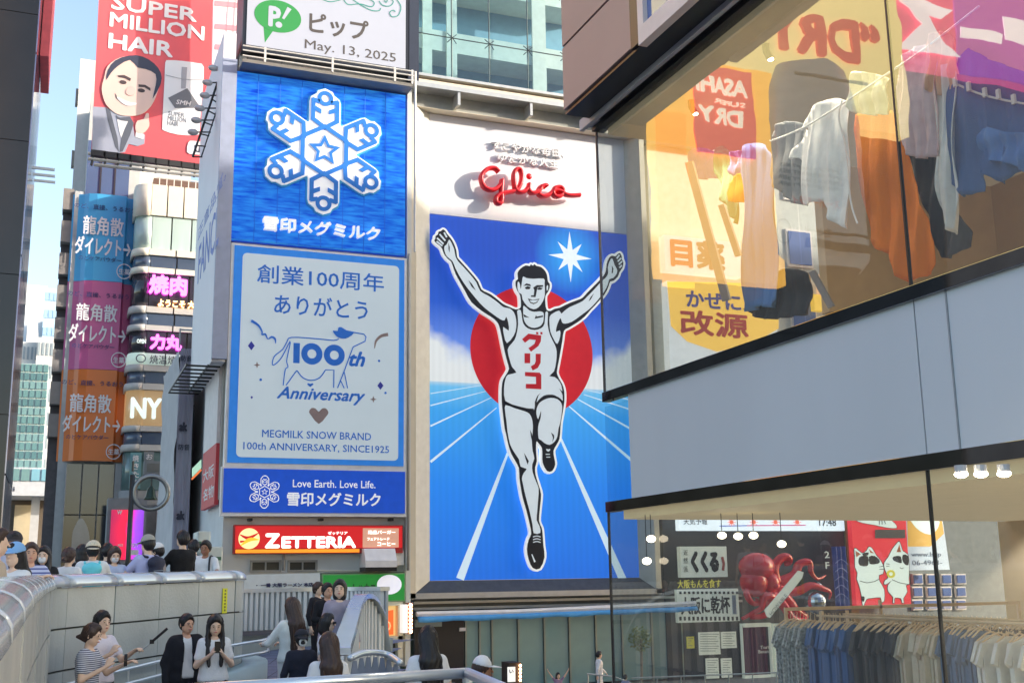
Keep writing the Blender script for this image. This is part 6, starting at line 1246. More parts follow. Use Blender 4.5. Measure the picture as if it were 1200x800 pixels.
# ================================================================= lit beer advert reflected in the upper glass
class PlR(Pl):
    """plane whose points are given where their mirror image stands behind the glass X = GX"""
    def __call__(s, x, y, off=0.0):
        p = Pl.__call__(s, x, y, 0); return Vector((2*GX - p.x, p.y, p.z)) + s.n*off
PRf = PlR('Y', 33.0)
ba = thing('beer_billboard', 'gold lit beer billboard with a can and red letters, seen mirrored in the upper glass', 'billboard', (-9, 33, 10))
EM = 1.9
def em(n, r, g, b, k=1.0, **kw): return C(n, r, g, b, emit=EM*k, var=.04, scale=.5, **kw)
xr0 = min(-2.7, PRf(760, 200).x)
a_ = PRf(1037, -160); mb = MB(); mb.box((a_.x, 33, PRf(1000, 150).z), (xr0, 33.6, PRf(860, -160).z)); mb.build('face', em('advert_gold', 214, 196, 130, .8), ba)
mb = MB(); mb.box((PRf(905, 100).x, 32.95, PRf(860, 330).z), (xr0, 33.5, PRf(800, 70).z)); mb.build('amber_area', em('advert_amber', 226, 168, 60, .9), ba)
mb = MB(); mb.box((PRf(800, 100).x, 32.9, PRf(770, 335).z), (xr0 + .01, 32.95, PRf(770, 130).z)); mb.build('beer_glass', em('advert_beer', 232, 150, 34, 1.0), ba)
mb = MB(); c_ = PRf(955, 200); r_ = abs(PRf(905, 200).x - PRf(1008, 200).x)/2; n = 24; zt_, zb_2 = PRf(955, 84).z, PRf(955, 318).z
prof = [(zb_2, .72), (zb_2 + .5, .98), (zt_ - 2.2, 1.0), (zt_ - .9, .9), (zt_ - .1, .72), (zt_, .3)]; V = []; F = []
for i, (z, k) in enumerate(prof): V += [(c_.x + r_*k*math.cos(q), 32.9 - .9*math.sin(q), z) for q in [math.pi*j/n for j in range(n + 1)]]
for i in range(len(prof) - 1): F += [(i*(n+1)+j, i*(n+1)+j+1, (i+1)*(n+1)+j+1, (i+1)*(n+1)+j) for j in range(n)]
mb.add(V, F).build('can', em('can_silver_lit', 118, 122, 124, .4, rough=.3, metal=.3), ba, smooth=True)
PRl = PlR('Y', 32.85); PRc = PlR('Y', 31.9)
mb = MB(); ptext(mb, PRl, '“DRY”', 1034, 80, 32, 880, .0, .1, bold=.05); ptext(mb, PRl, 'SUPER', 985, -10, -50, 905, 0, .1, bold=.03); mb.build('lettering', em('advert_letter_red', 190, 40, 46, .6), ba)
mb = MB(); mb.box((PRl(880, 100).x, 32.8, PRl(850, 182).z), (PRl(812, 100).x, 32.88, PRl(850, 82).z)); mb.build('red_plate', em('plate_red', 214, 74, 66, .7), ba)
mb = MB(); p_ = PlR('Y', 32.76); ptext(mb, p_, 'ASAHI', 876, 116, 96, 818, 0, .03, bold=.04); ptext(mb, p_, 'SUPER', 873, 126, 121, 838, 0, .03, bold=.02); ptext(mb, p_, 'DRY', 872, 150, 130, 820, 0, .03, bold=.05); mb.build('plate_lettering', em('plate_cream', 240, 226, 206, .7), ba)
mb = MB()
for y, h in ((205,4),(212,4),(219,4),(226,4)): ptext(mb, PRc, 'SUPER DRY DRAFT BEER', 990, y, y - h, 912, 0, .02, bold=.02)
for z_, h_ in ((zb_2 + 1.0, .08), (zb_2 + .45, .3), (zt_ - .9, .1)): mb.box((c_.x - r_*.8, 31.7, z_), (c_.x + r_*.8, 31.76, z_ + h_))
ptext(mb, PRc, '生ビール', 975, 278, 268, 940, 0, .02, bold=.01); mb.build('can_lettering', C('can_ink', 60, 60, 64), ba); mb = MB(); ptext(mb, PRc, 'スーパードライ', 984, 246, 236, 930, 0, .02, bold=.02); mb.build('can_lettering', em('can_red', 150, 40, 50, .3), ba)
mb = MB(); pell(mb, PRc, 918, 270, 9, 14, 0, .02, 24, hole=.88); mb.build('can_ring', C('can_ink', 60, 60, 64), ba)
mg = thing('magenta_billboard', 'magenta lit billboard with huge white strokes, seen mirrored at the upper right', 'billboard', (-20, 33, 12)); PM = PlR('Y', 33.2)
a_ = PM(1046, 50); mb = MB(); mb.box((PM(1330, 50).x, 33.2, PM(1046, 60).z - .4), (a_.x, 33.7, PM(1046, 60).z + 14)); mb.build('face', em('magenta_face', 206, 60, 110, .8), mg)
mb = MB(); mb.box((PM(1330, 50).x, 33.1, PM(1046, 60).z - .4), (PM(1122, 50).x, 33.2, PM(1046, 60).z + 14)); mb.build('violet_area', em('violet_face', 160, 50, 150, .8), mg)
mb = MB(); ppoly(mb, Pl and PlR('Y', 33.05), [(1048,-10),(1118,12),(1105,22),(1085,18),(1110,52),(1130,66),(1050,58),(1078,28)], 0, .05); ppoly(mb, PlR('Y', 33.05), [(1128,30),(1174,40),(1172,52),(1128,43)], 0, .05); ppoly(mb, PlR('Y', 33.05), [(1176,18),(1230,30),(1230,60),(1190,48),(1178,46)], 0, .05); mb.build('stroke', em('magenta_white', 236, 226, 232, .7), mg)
MB().box((PM(1330, 50).x - 4, 33.9, -1), (-16.1, 45, 32)).build('wall', C('grey_backing_wall', 120, 118, 116), thing('backing_building', 'building behind the camera left that carries the magenta billboard', 'building', (-25, 40, -1)))
# ================================================================= bridge decks, curved parapets, railings
def cam_xy(lat, d):
    """ground position from camera-side offset and depth along the view"""
    p = AX @ np.array((lat, 0, -d)); r = math.hypot(p[0], p[1]); return (float(p[0]), float(p[1]))
def dep(x, y): f = AX @ np.array((0, 0, -1.0)); return (x*f[0] + y*f[1])/1.0
def zramp(x, y): return -0.5 + 0.9*min(1, max(0, (dep(x, y) - 12.5)/11.5))
def zdeck(d): return 0.42 + 0.035*max(0, min(d - 10, 10))
conc = C('bridge_granite', 160, 166, 164, rough=.42, var=.16, scale=1.6, streak=2.5, bump=.3, bscale=26)
conc2 = C('bridge_granite_pale', 170, 174, 170, rough=.4, var=.14, scale=2.2, streak=2, bump=.2, bscale=30)
capm = C('polished_cap', 190, 198, 202, rough=.16, var=.08, scale=1.4, metal=.35); joint = C('tile_joint', 70, 74, 72, rough=.9)
steelb = C('brushed_rail', 196, 204, 212, rough=.28, metal=.6)
path_ = [(-1.2,2.4),(-1.5,3.2),(-1.87,4.2),(-2.9,7.0),(-4.2,10.5),(-5.35,13.7),(-5.62,14.4),(-5.52,15.3),(-5.22,16.5),(-4.95,17.6),(-4.6,18.9),(-4.48,19.3),(-4.55,19.7),(-4.9,20.05),(-5.5,20.3),(-7,20.6)]
fine = cat(path_, 12)
pts = [Vector(cam_xy(a_, b_)) for a_, b_ in fine]; dd = [b_ for a_, b_ in fine]
s_ = [0.0]
for i in range(1, len(pts)): s_.append(s_[-1] + (pts[i] - pts[i-1]).length)
def at_s(s):
    i = min(max(int(np.searchsorted(s_, s)) - 1, 0), len(pts) - 2); t = (s - s_[i])/(s_[i+1] - s_[i]); p = pts[i].lerp(pts[i+1], t); g = (pts[i+1] - pts[i]).normalized(); n = Vector((g.y, -g.x)); return p, n, dd[i] + (dd[i+1] - dd[i])*t
zcap = lambda d: float(np.interp(d, [2, 4.2, 7, 14.3, 19.2, 21], [1.42, 1.48, 1.60, 1.675, 1.745, 1.75]))
cp = thing('curved_parapet', 'long curved stone parapet of the bridge with a polished rounded cap', 'parapet', (pts[60].x, pts[60].y, -.6))
def rib(s0, s1, zoff0, zoff1, th, off, n=5):
    A = []; B = []; D = []
    for k in range(n + 1):
        p, nn, d = at_s(s0 + (s1 - s0)*k/n); z = zcap(d); q = p + nn*off
        A.append((q.x, q.y, z + zoff0)); B.append((q.x, q.y, z + zoff1)); D.append(Vector((-nn.x, -nn.y, 0))*th)
    return MB().strip(A, B, D)
L_ = s_[-1]; NP = int(L_/1.03); st_ = L_/NP
for i in range(NP):
    for j in range(4):
        s0, s1 = i*st_ + .009, (i+1)*st_ - .009; mm = (conc, conc2)[(i*7 + j*3) % 3 == 0]
        rib(s0, s1, -.012 - .5*j, -.488 - .5*j, .05, .05 + .003*((i*5 + j*3) % 3)).build('panel', mm, cp)
rib(0, L_, -.02, -2.2, .22, .0, 90).build('core', joint, cp)
def capseg(s0, s1, m):
    V = []; F = []; n = 6; K = 12
    for k in range(n + 1):
        p, nn, d = at_s(s0 + (s1 - s0)*k/n); z = zcap(d)
        for q in range(K + 1):
            a_ = math.pi*q/K; w_ = -.13 + .205*math.cos(a_)*1.0; h = .155*math.sin(a_)**.75
            V.append((p.x + nn.x*(w_ + .02), p.y + nn.y*(w_ + .02), z + h))
    for k in range(n):
        for q in range(K): F.append((k*(K+1)+q, k*(K+1)+q+1, (k+1)*(K+1)+q+1, (k+1)*(K+1)+q))
    F.append(tuple(range(K + 1))); F.append(tuple(n*(K+1) + q for q in range(K, -1, -1))); F += [(k*(K+1), (k+1)*(K+1), (k+1)*(K+1)+K, k*(K+1)+K) for k in range(n)]
    return MB().add(V, F).build('cap', m, cp, smooth=False)
for i in range(NP): capseg(i*st_ + .006, (i+1)*st_ - .006, capm)
MB().box((GX + 0.015, 8.55, Z['a1'] + .14), (GX + .03, 8.57, Z['b1'] - .02)).build('seam', C('seam_grey', 120, 128, 134), shop)
for o in cp.children:
    if o.name.startswith('cap'): o.data.polygons.foreach_set('use_smooth', [len(p.vertices) == 4 for p in o.data.polygons])
y_ = thing('yellow_sticker', 'yellow vertical warning sticker near the rounded end of the curved parapet', 'sticker', (0, 0, 0)); 
def on_wall(px, z, off):
    best = min(range(len(pts)), key=lambda i: abs(600 + FPX*(fine[i][0]/fine[i][1]) - px) + (100 if dd[i] < 14.4 or i > 135 else 0)); return at_s(s_[best])
p, nn, d = on_wall(269, 1, 0); tt_ = Vector((-nn.y, nn.x)); c_ = Vector((p.x + nn.x*.065, p.y + nn.y*.065, 0)); y_.location = (c_.x, c_.y, 1.1)
mb = MB(); mb.prism([c_ + Vector((tt_.x*u, tt_.y*u, z)) for u, z in ((-.07, 1.24), (.07, 1.24), (.07, 1.62), (-.07, 1.62))], (-nn.x*.008, -nn.y*.008, 0)); mb.build('sticker_face', C('sticker_yellow', 226, 222, 40), y_)
mb = MB()
for k in range(7): z = 1.27 + .05*k; c2 = c_ + Vector((nn.x*.004, nn.y*.004, 0)); mb.prism([c2 + Vector((tt_.x*u, tt_.y*u, zz)) for u, zz in ((-.02, z), (.02, z), (.02, z + .028), (-.02, z + .028))], (-nn.x*.003, -nn.y*.003, 0))
mb.build('sticker_mark', C('sticker_ink', 110, 110, 40), y_)
# wall-mounted handrails that swing round the end of the parapet
hr_ = thing('wall_handrail', 'pair of steel handrails following the foot of the curved parapet', 'handrail', (pts[100].x, pts[100].y, 0))
sA = s_[int(np.argmin([abs(b_ - 14.6) for b_ in dd]))]; sB = s_[int(np.argmin([abs(a_ + 4.55) + abs(b_ - 19.7) for a_, b_ in fine]))]
for zo in (0.0, -.19):
    P = []
    for k in range(26):
        t = k/25; p, nn, d = at_s(sA + (sB - sA)*t); o = .17 + .35*max(0, t - .7)/.3; P.append((p.x + nn.x*o, p.y + nn.y*o, .52 + .30*t + zo))
    MB().tube(P, .024, 8).build('rail', steelb, hr_, smooth=True)
for t in (.05, .3, .55, .8, .97):
    p, nn, d = at_s(sA + (sB - sA)*t); o = .17 + .35*max(0, t - .7)/.3; zz = .52 + .30*t; MB().tube([(p.x + nn.x*.05, p.y + nn.y*.05, zz - .28), (p.x + nn.x*o, p.y + nn.y*o, zz - .22), (p.x + nn.x*o, p.y + nn.y*o, zz)], .016, 6).build('bracket', steelb, hr_)
# low curved plinth in front of it
pl_ = thing('curved_plinth', 'pale curved stone plinth under the handrails at the ramp', 'plinth', (pts[110].x, pts[110].y, -.4)); A = []; B = []; D = []
for k in range(24):
    p, nn, d = at_s(sA + 1.5 + (sB - sA + .3 - 1.5)*k/23); q = p + nn*(.42 + .1*math.sin(k/23*3)); zf = zramp(q.x, q.y); A.append((q.x, q.y, zf + .48)); B.append((q.x, q.y, zf - .2)); D.append(Vector((-nn.x, -nn.y, 0))*.4)
MB().strip(A, B, D).build('stone', C('plinth_blue_stone', 150, 172, 176, rough=.4, var=.08), pl_, smooth=True)
# decks
def gsheet(name, poly, zf, m, kind='structure', n=14):
    xs = [p[0] for p in poly]; ys = [p[1] for p in poly]; bm = bmesh.new(); bm.faces.new([bm.verts.new((x, y, 0)) for x, y in poly])
    for k in range(1, n):
        y = min(ys) + (max(ys) - min(ys))*k/n; bmesh.ops.bisect_plane(bm, geom=bm.verts[:]+bm.edges[:]+bm.faces[:], plane_co=(0, y, 0), plane_no=(0, 1, 0))
    bmesh.ops.triangulate(bm, faces=bm.faces[:]); bm.verts.index_update(); V = [(v.co.x, v.co.y, zf(v.co.x, v.co.y)) for v in bm.verts]; F = [tuple(v.index for v in f.verts) for f in bm.faces]; bm.free()
    return MB().add(V, F).build(name, m, None, kind=kind)
pave = C('blue_grey_paver', 96, 102, 124, rough=.7, var=.12, scale=4, bump=.3); grout = C('paver_joint', 54, 58, 72, rough=.9)
rail_pts = [Vector(cam_xy((228 - 600)/FPX*7.5, 7.5)), Vector(cam_xy((545 - 600)/FPX*8.5, 8.5)), Vector(cam_xy(.12, 6.3)), Vector(cam_xy(1.6, 5.2))]
gsheet('pavement', [(-14, -12), (7.8, -12), (7.8, 6), (rail_pts[3].x, rail_pts[3].y), (rail_pts[2].x, rail_pts[2].y), (rail_pts[1].x + .1, rail_pts[1].y + .1), (rail_pts[0].x, rail_pts[0].y + .2), (pts[36].x, pts[36].y), (-14, 7)], lambda x, y: 0.0, pave, n=2)
left_poly = [tuple(at_s(s)[0] - at_s(s)[1]*.12) for s in np.linspace(2, L_ - .5, 30)]
gsheet('pavement', [(-12, 3)] + left_poly + [(pts[-1].x, 36), (-12, 36)], lambda x, y: zdeck(dep(x, y)), pave)
rp = [tuple(at_s(s)[0] + at_s(s)[1]*.0) for s in np.linspace(5.2, sB + .4, 30)]
gsheet('path', rp + [(pts[-1].x, 29), (2, 31), (8.2, 29.5), (6.6, 24), (5.2, 19), (5.6, 15), (6.2, 12), (5.2, 7.8), (rail_pts[1].x, rail_pts[1].y + .15), (rail_pts[0].x, rail_pts[0].y + .25)], lambda x, y: zramp(x, y) - .03, grout, n=20)
# ring pavers
cc = Vector(cam_xy(-4.5, 15.6)); mb = MB()
for k in range(3, 34):
    r0, r1 = .36*k + .012, .36*(k+1) - .012; nseg = 120
    for j in range(nseg):
        a0, a1 = 6.2832*j/nseg, 6.2832*(j+1)/nseg
        if j % max(1, int(nseg/(r0*6.28/.7)) or 1) == 0: a0 += .012/r0*1.2
        q = [cc + Vector((math.cos(a_), math.sin(a_)))*r for r, a_ in ((r0, a0), (r1, a0), (r1, a1), (r0, a1))]; m_ = (q[0] + q[2])/2; l_ = None
        d = dep(m_.x, m_.y); f_ = AX @ np.array((1.0, 0, 0)); lat = m_.x*f_[0] + m_.y*f_[1]
        if d < 13 or d > 27 or lat < -5.4 or lat > (-2.05 if d < 21 else -2.5) or (lat < -4.0 and d < 20): continue
        b = len(mb.v); mb.v += [(p.x, p.y, zramp(p.x, p.y) + .0) for p in q]; mb.f.append((b, b+1, b+2, b+3))
mb.build('paving', pave, kind='stuff')
# far slatted parapet at the end of the ramp
fp = thing('slatted_parapet', 'white slatted parapet curving round the far end of the ramp', 'parapet', (*cam_xy(-4.8, 24.5), .3))
fpath = [cam_xy(a_, b_) for a_, b_ in cat([(-7.4, 21.5), (-6.4, 23.2), (-5.5, 24.4), (-4.7, 25.2), (-3.9, 25.5), (-3.1, 25.0), (-2.6, 24.0)], 10)]
fpv = [Vector(p) for p in fpath]; white_s = C('slat_white', 202, 206, 206, rough=.45, var=.05); 
def wall_part(nm, z0, z1, off, th, m, sm=False):
    A = []; B = []; D = []
    for i, p in enumerate(fpv):
        g = (fpv[min(i+1, len(fpv)-1)] - fpv[max(i-1, 0)]).normalized(); n = Vector((g.y, -g.x)); q = p + n*off; A.append((q.x, q.y, z1)); B.append((q.x, q.y, z0)); D.append(Vector((-n.x, -n.y, 0))*th)
    return MB().strip(A, B, D).build(nm, m, fp, smooth=sm)
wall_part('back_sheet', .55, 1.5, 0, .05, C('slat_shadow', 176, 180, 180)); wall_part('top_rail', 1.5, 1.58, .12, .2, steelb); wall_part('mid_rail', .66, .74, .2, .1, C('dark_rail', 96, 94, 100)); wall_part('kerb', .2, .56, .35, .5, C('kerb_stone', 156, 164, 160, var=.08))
mb = MB(); acc = 0
for i in range(len(fpv) - 1):
    g = fpv[i+1] - fpv[i]; n = Vector((g.y, -g.x)).normalized(); L2 = g.length
    k = 0
    while acc + k*.13 < L2: p = fpv[i] + g.normalized()*(acc + k*.13) + n*.03; t_ = g.normalized()*.035; mb.prism([(p.x - t_.x, p.y - t_.y, .75), (p.x + t_.x, p.y + t_.y, .75), (p.x + t_.x, p.y + t_.y, 1.5), (p.x - t_.x, p.y - t_.y, 1.5)], (n.x*.07, n.y*.07, 0)); k += 1
    acc = acc + k*.13 - L2
tag(mb.build('slat', white_s, fp), kind='stuff')
for q in (.25, .45, .65, .8): p = fpv[int(q*len(fpv))]; MB().ell((p.x, p.y, .4), (.08, .08, .16)).build('kerb_knob', steelb, fp)
# lit shop sign behind it
lp = thing('lean_sign', 'long pale blue sign board with blurred dark lettering behind the slatted parapet', 'sign', Pl('Y', 41)(330, 695)); P41 = Pl('Y', 41.0)
mb = MB(); ppoly(mb, P41, [(278,673),(375,671),(375.5,697),(278,689)], 0, .3); mb.build('face', C('pale_sign_board', 196, 206, 220, rough=.6), lp)
mb = MB(); ptext(mb, P41, '・ 一番 大阪ラーメン 本店', 300, 688, 683, 367, .02, .02, bold=.04); mb.build('lettering', C('navy_letter', 36, 40, 84), lp)
mb = MB(); A = []; 
for k in range(26): x = 279 + 2.2*k; ppoly(mb, P41, [(x, 690), (x + 1.2, 690), (x + 2.4, 699), (x + 1.2, 699)], .05 + .001*k, .05)
tag(mb.build('vent_fin', white_s, lp), kind='stuff')
# spiral parapet on the right of the ramp
sp_ = thing('spiral_parapet', 'white parapet with vertical slats rising like a fin where the ramp turns', 'parapet', (*cam_xy(-2.2, 16), -.5))
sp_pts = cat([(-1.86, 12.8, .93), (-1.9, 13.2, .975), (-2.08, 15, 1.12), (-2.34, 17.5, 1.3), (-2.48, 19.3, 1.41), (-2.44, 20.3, 1.34), (-2.36, 20.9, 1.05), (-2.34, 21.2, .70), (-2.30, 21.4, .3)], 8)
V3 = [Vector((*cam_xy(a_, b_), z)) for a_, b_, z in sp_pts]
def nrm(i): g = (V3[min(i+1, len(V3)-1)] - V3[max(i-1, 0)]); g.z = 0; g = g.normalized() if g.length > 1e-5 else Vector((0, 1, 0)); return Vector((g.y, -g.x, 0))
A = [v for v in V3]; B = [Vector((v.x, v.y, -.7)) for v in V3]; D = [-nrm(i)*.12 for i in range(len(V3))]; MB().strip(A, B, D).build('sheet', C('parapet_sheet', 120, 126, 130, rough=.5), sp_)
V = []; F = []
for i, v in enumerate(V3): n = nrm(i); V += [v + n*.11 + Vector((0, 0, .01)), v + n*.10 + Vector((0, 0, .08)), v - n*.10 + Vector((0, 0, .08)), v - n*.12 + Vector((0, 0, .01))]
for i in range(len(V3) - 1): F += [(4*i+a_, 4*i+(a_+1) % 4, 4*(i+1)+(a_+1) % 4, 4*(i+1)+a_) for a_ in range(4)]
F += [(0, 1, 2, 3), tuple(4*(len(V3)-1) + k for k in (3, 2, 1, 0))]; MB().add(V, F).build('cap', capm, sp_)
mb = MB(); S = [0]
for i in range(1, len(V3)): S.append(S[-1] + (Vector((V3[i].x, V3[i].y, 0)) - Vector((V3[i-1].x, V3[i-1].y, 0))).length)
for k in range(int(S[-1]/.27)):
    s0 = k*.27; i = min(max(int(np.searchsorted(S, s0)) - 1, 0), len(V3) - 2); t = (s0 - S[i])/max(1e-6, S[i+1] - S[i]); p = V3[i].lerp(V3[i+1], t); n = nrm(i); g = Vector((-n.y, n.x, 0)); q = p + n*.002
    mb.prism([(q.x - g.x*.06, q.y - g.y*.06, -.7), (q.x + g.x*.06, q.y + g.y*.06, -.7), (q.x + g.x*.06, q.y + g.y*.06, p.z - .0), (q.x - g.x*.06, q.y - g.y*.06, p.z)], (n.x*.035, n.y*.035, 0))
tag(mb.build('slat', white_s, sp_), kind='stuff')
# foreground railing
fr_ = thing('foreground_railing', 'steel tube railing with dark tapered balusters across the bottom of the view', 'railing', (rail_pts[1].x, rail_pts[1].y, 0)); balm = C('dark_baluster', 44, 48, 58, rough=.35, metal=.4); glp = C('frosted_strip', 150, 156, 170, rough=.3, metal=.3)
R3 = [Vector((p.x, p.y, 1.06)) for p in rail_pts]; R3[0] = R3[0] + (R3[0] - R3[1])*0.0
for i in range(3):
    MB().tube([R3[i], R3[i+1]], .037, 12).build('top_rail', steelb, fr_, smooth=True); MB().tube([R3[i] - Vector((0, 0, .1)), R3[i+1] - Vector((0, 0, .1))], .012, 6).build('under_rail', steelb, fr_)
    MB().tube([Vector((R3[i].x, R3[i].y, .08)), Vector((R3[i+1].x, R3[i+1].y, .08))], .02, 6).build('bottom_rail', steelb, fr_)
    L3 = (R3[i+1] - R3[i]).length; n = int(L3/.103)
    if i == 0:
        src = MB().prism([(-.014, 0, -.06), (.014, 0, -.06), (.02, 0, -.3), (.03, 0, -.7), (.018, 0, -.98), (-.018, 0, -.98), (-.03, 0, -.7), (-.02, 0, -.3)], (0, .02, 0)).build('baluster', balm, fr_, local=True); first = True
    for k in range(1, n):
        o = src if (i == 0 and k == 1) else src.copy()
        if o is not src: COL.objects.link(o)
        p = R3[i].lerp(R3[i+1], k/n); o.location = p - fr_.location - Vector((0, 0, 0)); a_ = R3[i+1] - R3[i]; o.rotation_euler = (0, 0, math.atan2(a_.y, a_.x))
MB().tube([R3[1], Vector((R3[1].x, R3[1].y, 0))], .035, 10).build('corner_post', steelb, fr_)
MB().ell(R3[0], (.037, .037, .037)).build('end_cap', steelb, fr_)
r2 = thing('ramp_railing', 'short pale ramp railing with lozenge balusters behind the foreground railing', 'railing', (*cam_xy(-1.4, 12), -.4))
q3 = [Vector(atd(410, 771, 12.0)), Vector(atd(424, 765, 12.3)), Vector(atd(440, 764, 12.6)), Vector(atd(456, 767, 12.7)), Vector(atd(470, 777, 12.4))]; q3 = [Vector(p) for p in cat(q3, 4)]
MB().tube(q3, .034, 10).build('top_rail', steelb, r2, smooth=True)
for k in range(1, 8):
    p = q3[int(k*(len(q3)-1)/8)]; MB().prism([(p.x + u, p.y, p.z + v) for u, v in ((-.02, -.05), (.02, -.05), (.05, -.25), (.015, -.5), (.05, -1.2), (-.05, -1.2), (-.015, -.5), (-.05, -.25))], (0, .02, 0)).build('baluster', C('pale_baluster', 120, 130, 146), r2)
MB().box((4.6, 9.5, -1.1), (7.9, 15.6, -1.0)).build('path', pave, kind='structure')
# ================================================================= people
class Sdf:
    """body built from smoothly joined tapered capsules, meshed as one continuous surface"""
    def __init__(s, lo, hi, h):
        s.lo = np.array(lo, float); s.h = h; s.n = np.ceil((np.array(hi) - s.lo)/h).astype(int) + 1
        s.F = np.full(s.n, 0.5, np.float32)
        s.ax = [s.lo[i] + h*np.arange(s.n[i]) for i in range(3)]
    def _win(s, lo, hi):
        a = np.clip(np.floor((np.array(lo) - s.lo)/s.h).astype(int), 0, s.n); b = np.clip(np.ceil((np.array(hi) - s.lo)/s.h).astype(int) + 1, 0, s.n)
        return tuple(slice(int(a[i]), int(b[i])) for i in range(3))
    def cone(s, a, b, ra, rb, k=0.02, sub=False):
        a = np.array(a, float); b = np.array(b, float); R_ = max(ra, rb) + k + 3*s.h
        w = s._win(np.minimum(a, b) - R_, np.maximum(a, b) + R_); X, Y, Z_ = [s.ax[i][w[i]] for i in range(3)]
        if not (len(X) and len(Y) and len(Z_)): return s
        P = [X[:, None, None] - a[0], Y[None, :, None] - a[1], Z_[None, None, :] - a[2]]; d = b - a; L = float(d @ d) + 1e-12
        t = np.clip((P[0]*d[0] + P[1]*d[1] + P[2]*d[2])/L, 0, 1)
        D = np.sqrt((P[0] - t*d[0])**2 + (P[1] - t*d[1])**2 + (P[2] - t*d[2])**2) - (ra + (rb - ra)*t)
        F = s.F[w]
        if sub: s.F[w] = np.maximum(F, -D)
        else:
            q = np.clip(.5 + .5*(F - D)/k, 0, 1); s.F[w] = F*(1 - q) + D*q - k*q*(1 - q)
        return s
    def cut(s, p, n):
        """remove what lies on the n side of the plane through p"""
        n = np.array(n, float); n /= np.linalg.norm(n)
        D = (s.ax[0] - p[0])[:, None, None]*n[0] + (s.ax[1] - p[1])[None, :, None]*n[1] + (s.ax[2] - p[2])[None, None, :]*n[2]
        s.F = np.maximum(s.F, D.astype(np.float32)); return s
    def slot(s, xw, y):
        D = np.maximum(np.abs(s.ax[0])[:, None, None] - xw + 0*s.ax[1][None, :, None], (s.ax[1] - y)[None, :, None]) + .018*np.maximum(0, 1.25 - s.ax[2])[None, None, :]*-4
        s.F = np.maximum(s.F, -D.astype(np.float32)); return s
    def ripple(s, amp, seed=0):
        r = np.random.default_rng(seed); X, Y, Z_ = s.ax[0][:, None, None], s.ax[1][None, :, None], s.ax[2][None, None, :]
        f = np.sin(X*28 + Z_*9 + r.uniform(0, 6)) * np.sin(Y*24 + Z_*13 + r.uniform(0, 6)) + .6*np.sin(Z_*38 + X*17 + r.uniform(0, 6))*np.sin(X*31 + 2*Y)
        s.F = s.F + amp*f.astype(np.float32); return s
    def mesh(s):
        F = s.F; F[0] = F[-1] = .5; F[:, 0] = F[:, -1] = .5; F[:, :, 0] = F[:, :, -1] = .5
        S = F < 0; c = S[:-1, :-1, :-1].astype(np.int8)
        for i, j, k in ((1,0,0),(0,1,0),(0,0,1),(1,1,0),(1,0,1),(0,1,1),(1,1,1)): c = c + S[i:S.shape[0]-1+i, j:S.shape[1]-1+j, k:S.shape[2]-1+k]
        I = np.argwhere((c > 0) & (c < 8))
        if not len(I): return None
        idx = -np.ones(c.shape, np.int64); idx[tuple(I.T)] = np.arange(len(I)); acc = np.zeros((len(I), 3)); cnt = np.zeros(len(I))
        for ax in range(3):
            for u in (0, 1):
                for v in (0, 1):
                    o = [0, 0, 0]; oth = [i for i in range(3) if i != ax]; o[oth[0]] = u; o[oth[1]] = v; A = I + o; B = A.copy(); B[:, ax] += 1
                    fa = F[tuple(A.T)]; fb_ = F[tuple(B.T)]; m = (fa < 0) != (fb_ < 0); t = np.where(m, fa/(np.where(m, fa - fb_, 1)), 0)
                    P = A.astype(float); P[:, ax] += t; acc[m] += P[m]; cnt[m] += 1
        V = s.lo + s.h*(acc/cnt[:, None]); Q = []
        for ax in range(3):
            o1, o2 = [i for i in range(3) if i != ax]; a = [slice(1, -1)]*3; a[ax] = slice(0, -1); b = list(a); b[ax] = slice(1, None)
            a[o1] = slice(1, -1); Sa = S[tuple(a)]; Sb = S[tuple(b)]; m = np.argwhere(Sa != Sb)
            if not len(m): continue
            base = m.copy(); base[:, o1] += 1; base[:, o2] += 1; fl = Sa[tuple(m.T)]
            def at(d1, d2): q = base.copy(); q[:, o1] -= d1; q[:, o2] -= d2; return idx[tuple(q.T)]
            q = np.stack([at(1, 1), at(0, 1), at(0, 0), at(1, 0)], 1); fl = fl if ax != 1 else ~fl; q[~fl] = q[~fl][:, ::-1]; Q.append(q)
        return V, np.concatenate(Q)
def sdf_obj(sd, name, m, parent):
    r = sd.mesh()
    if r is None: return None
    V, Q = r; me = bpy.data.meshes.new(name); me.vertices.add(len(V)); me.vertices.foreach_set('co', V.ravel()); me.loops.add(Q.size); me.polygons.add(len(Q))
    me.loops.foreach_set('vertex_index', Q.ravel().astype(np.int32)); me.polygons.foreach_set('loop_start', np.arange(0, Q.size, 4, dtype=np.int32)); me.polygons.foreach_set('loop_total', np.full(len(Q), 4, np.int32))
    me.polygons.foreach_set('use_smooth', [True]*len(Q)); me.materials.append(m); me.update(); me.validate()
    o = bpy.data.objects.new(name, me); COL.objects.link(o); o.parent = parent; return o
V_ = lambda *a: np.array(a, float)
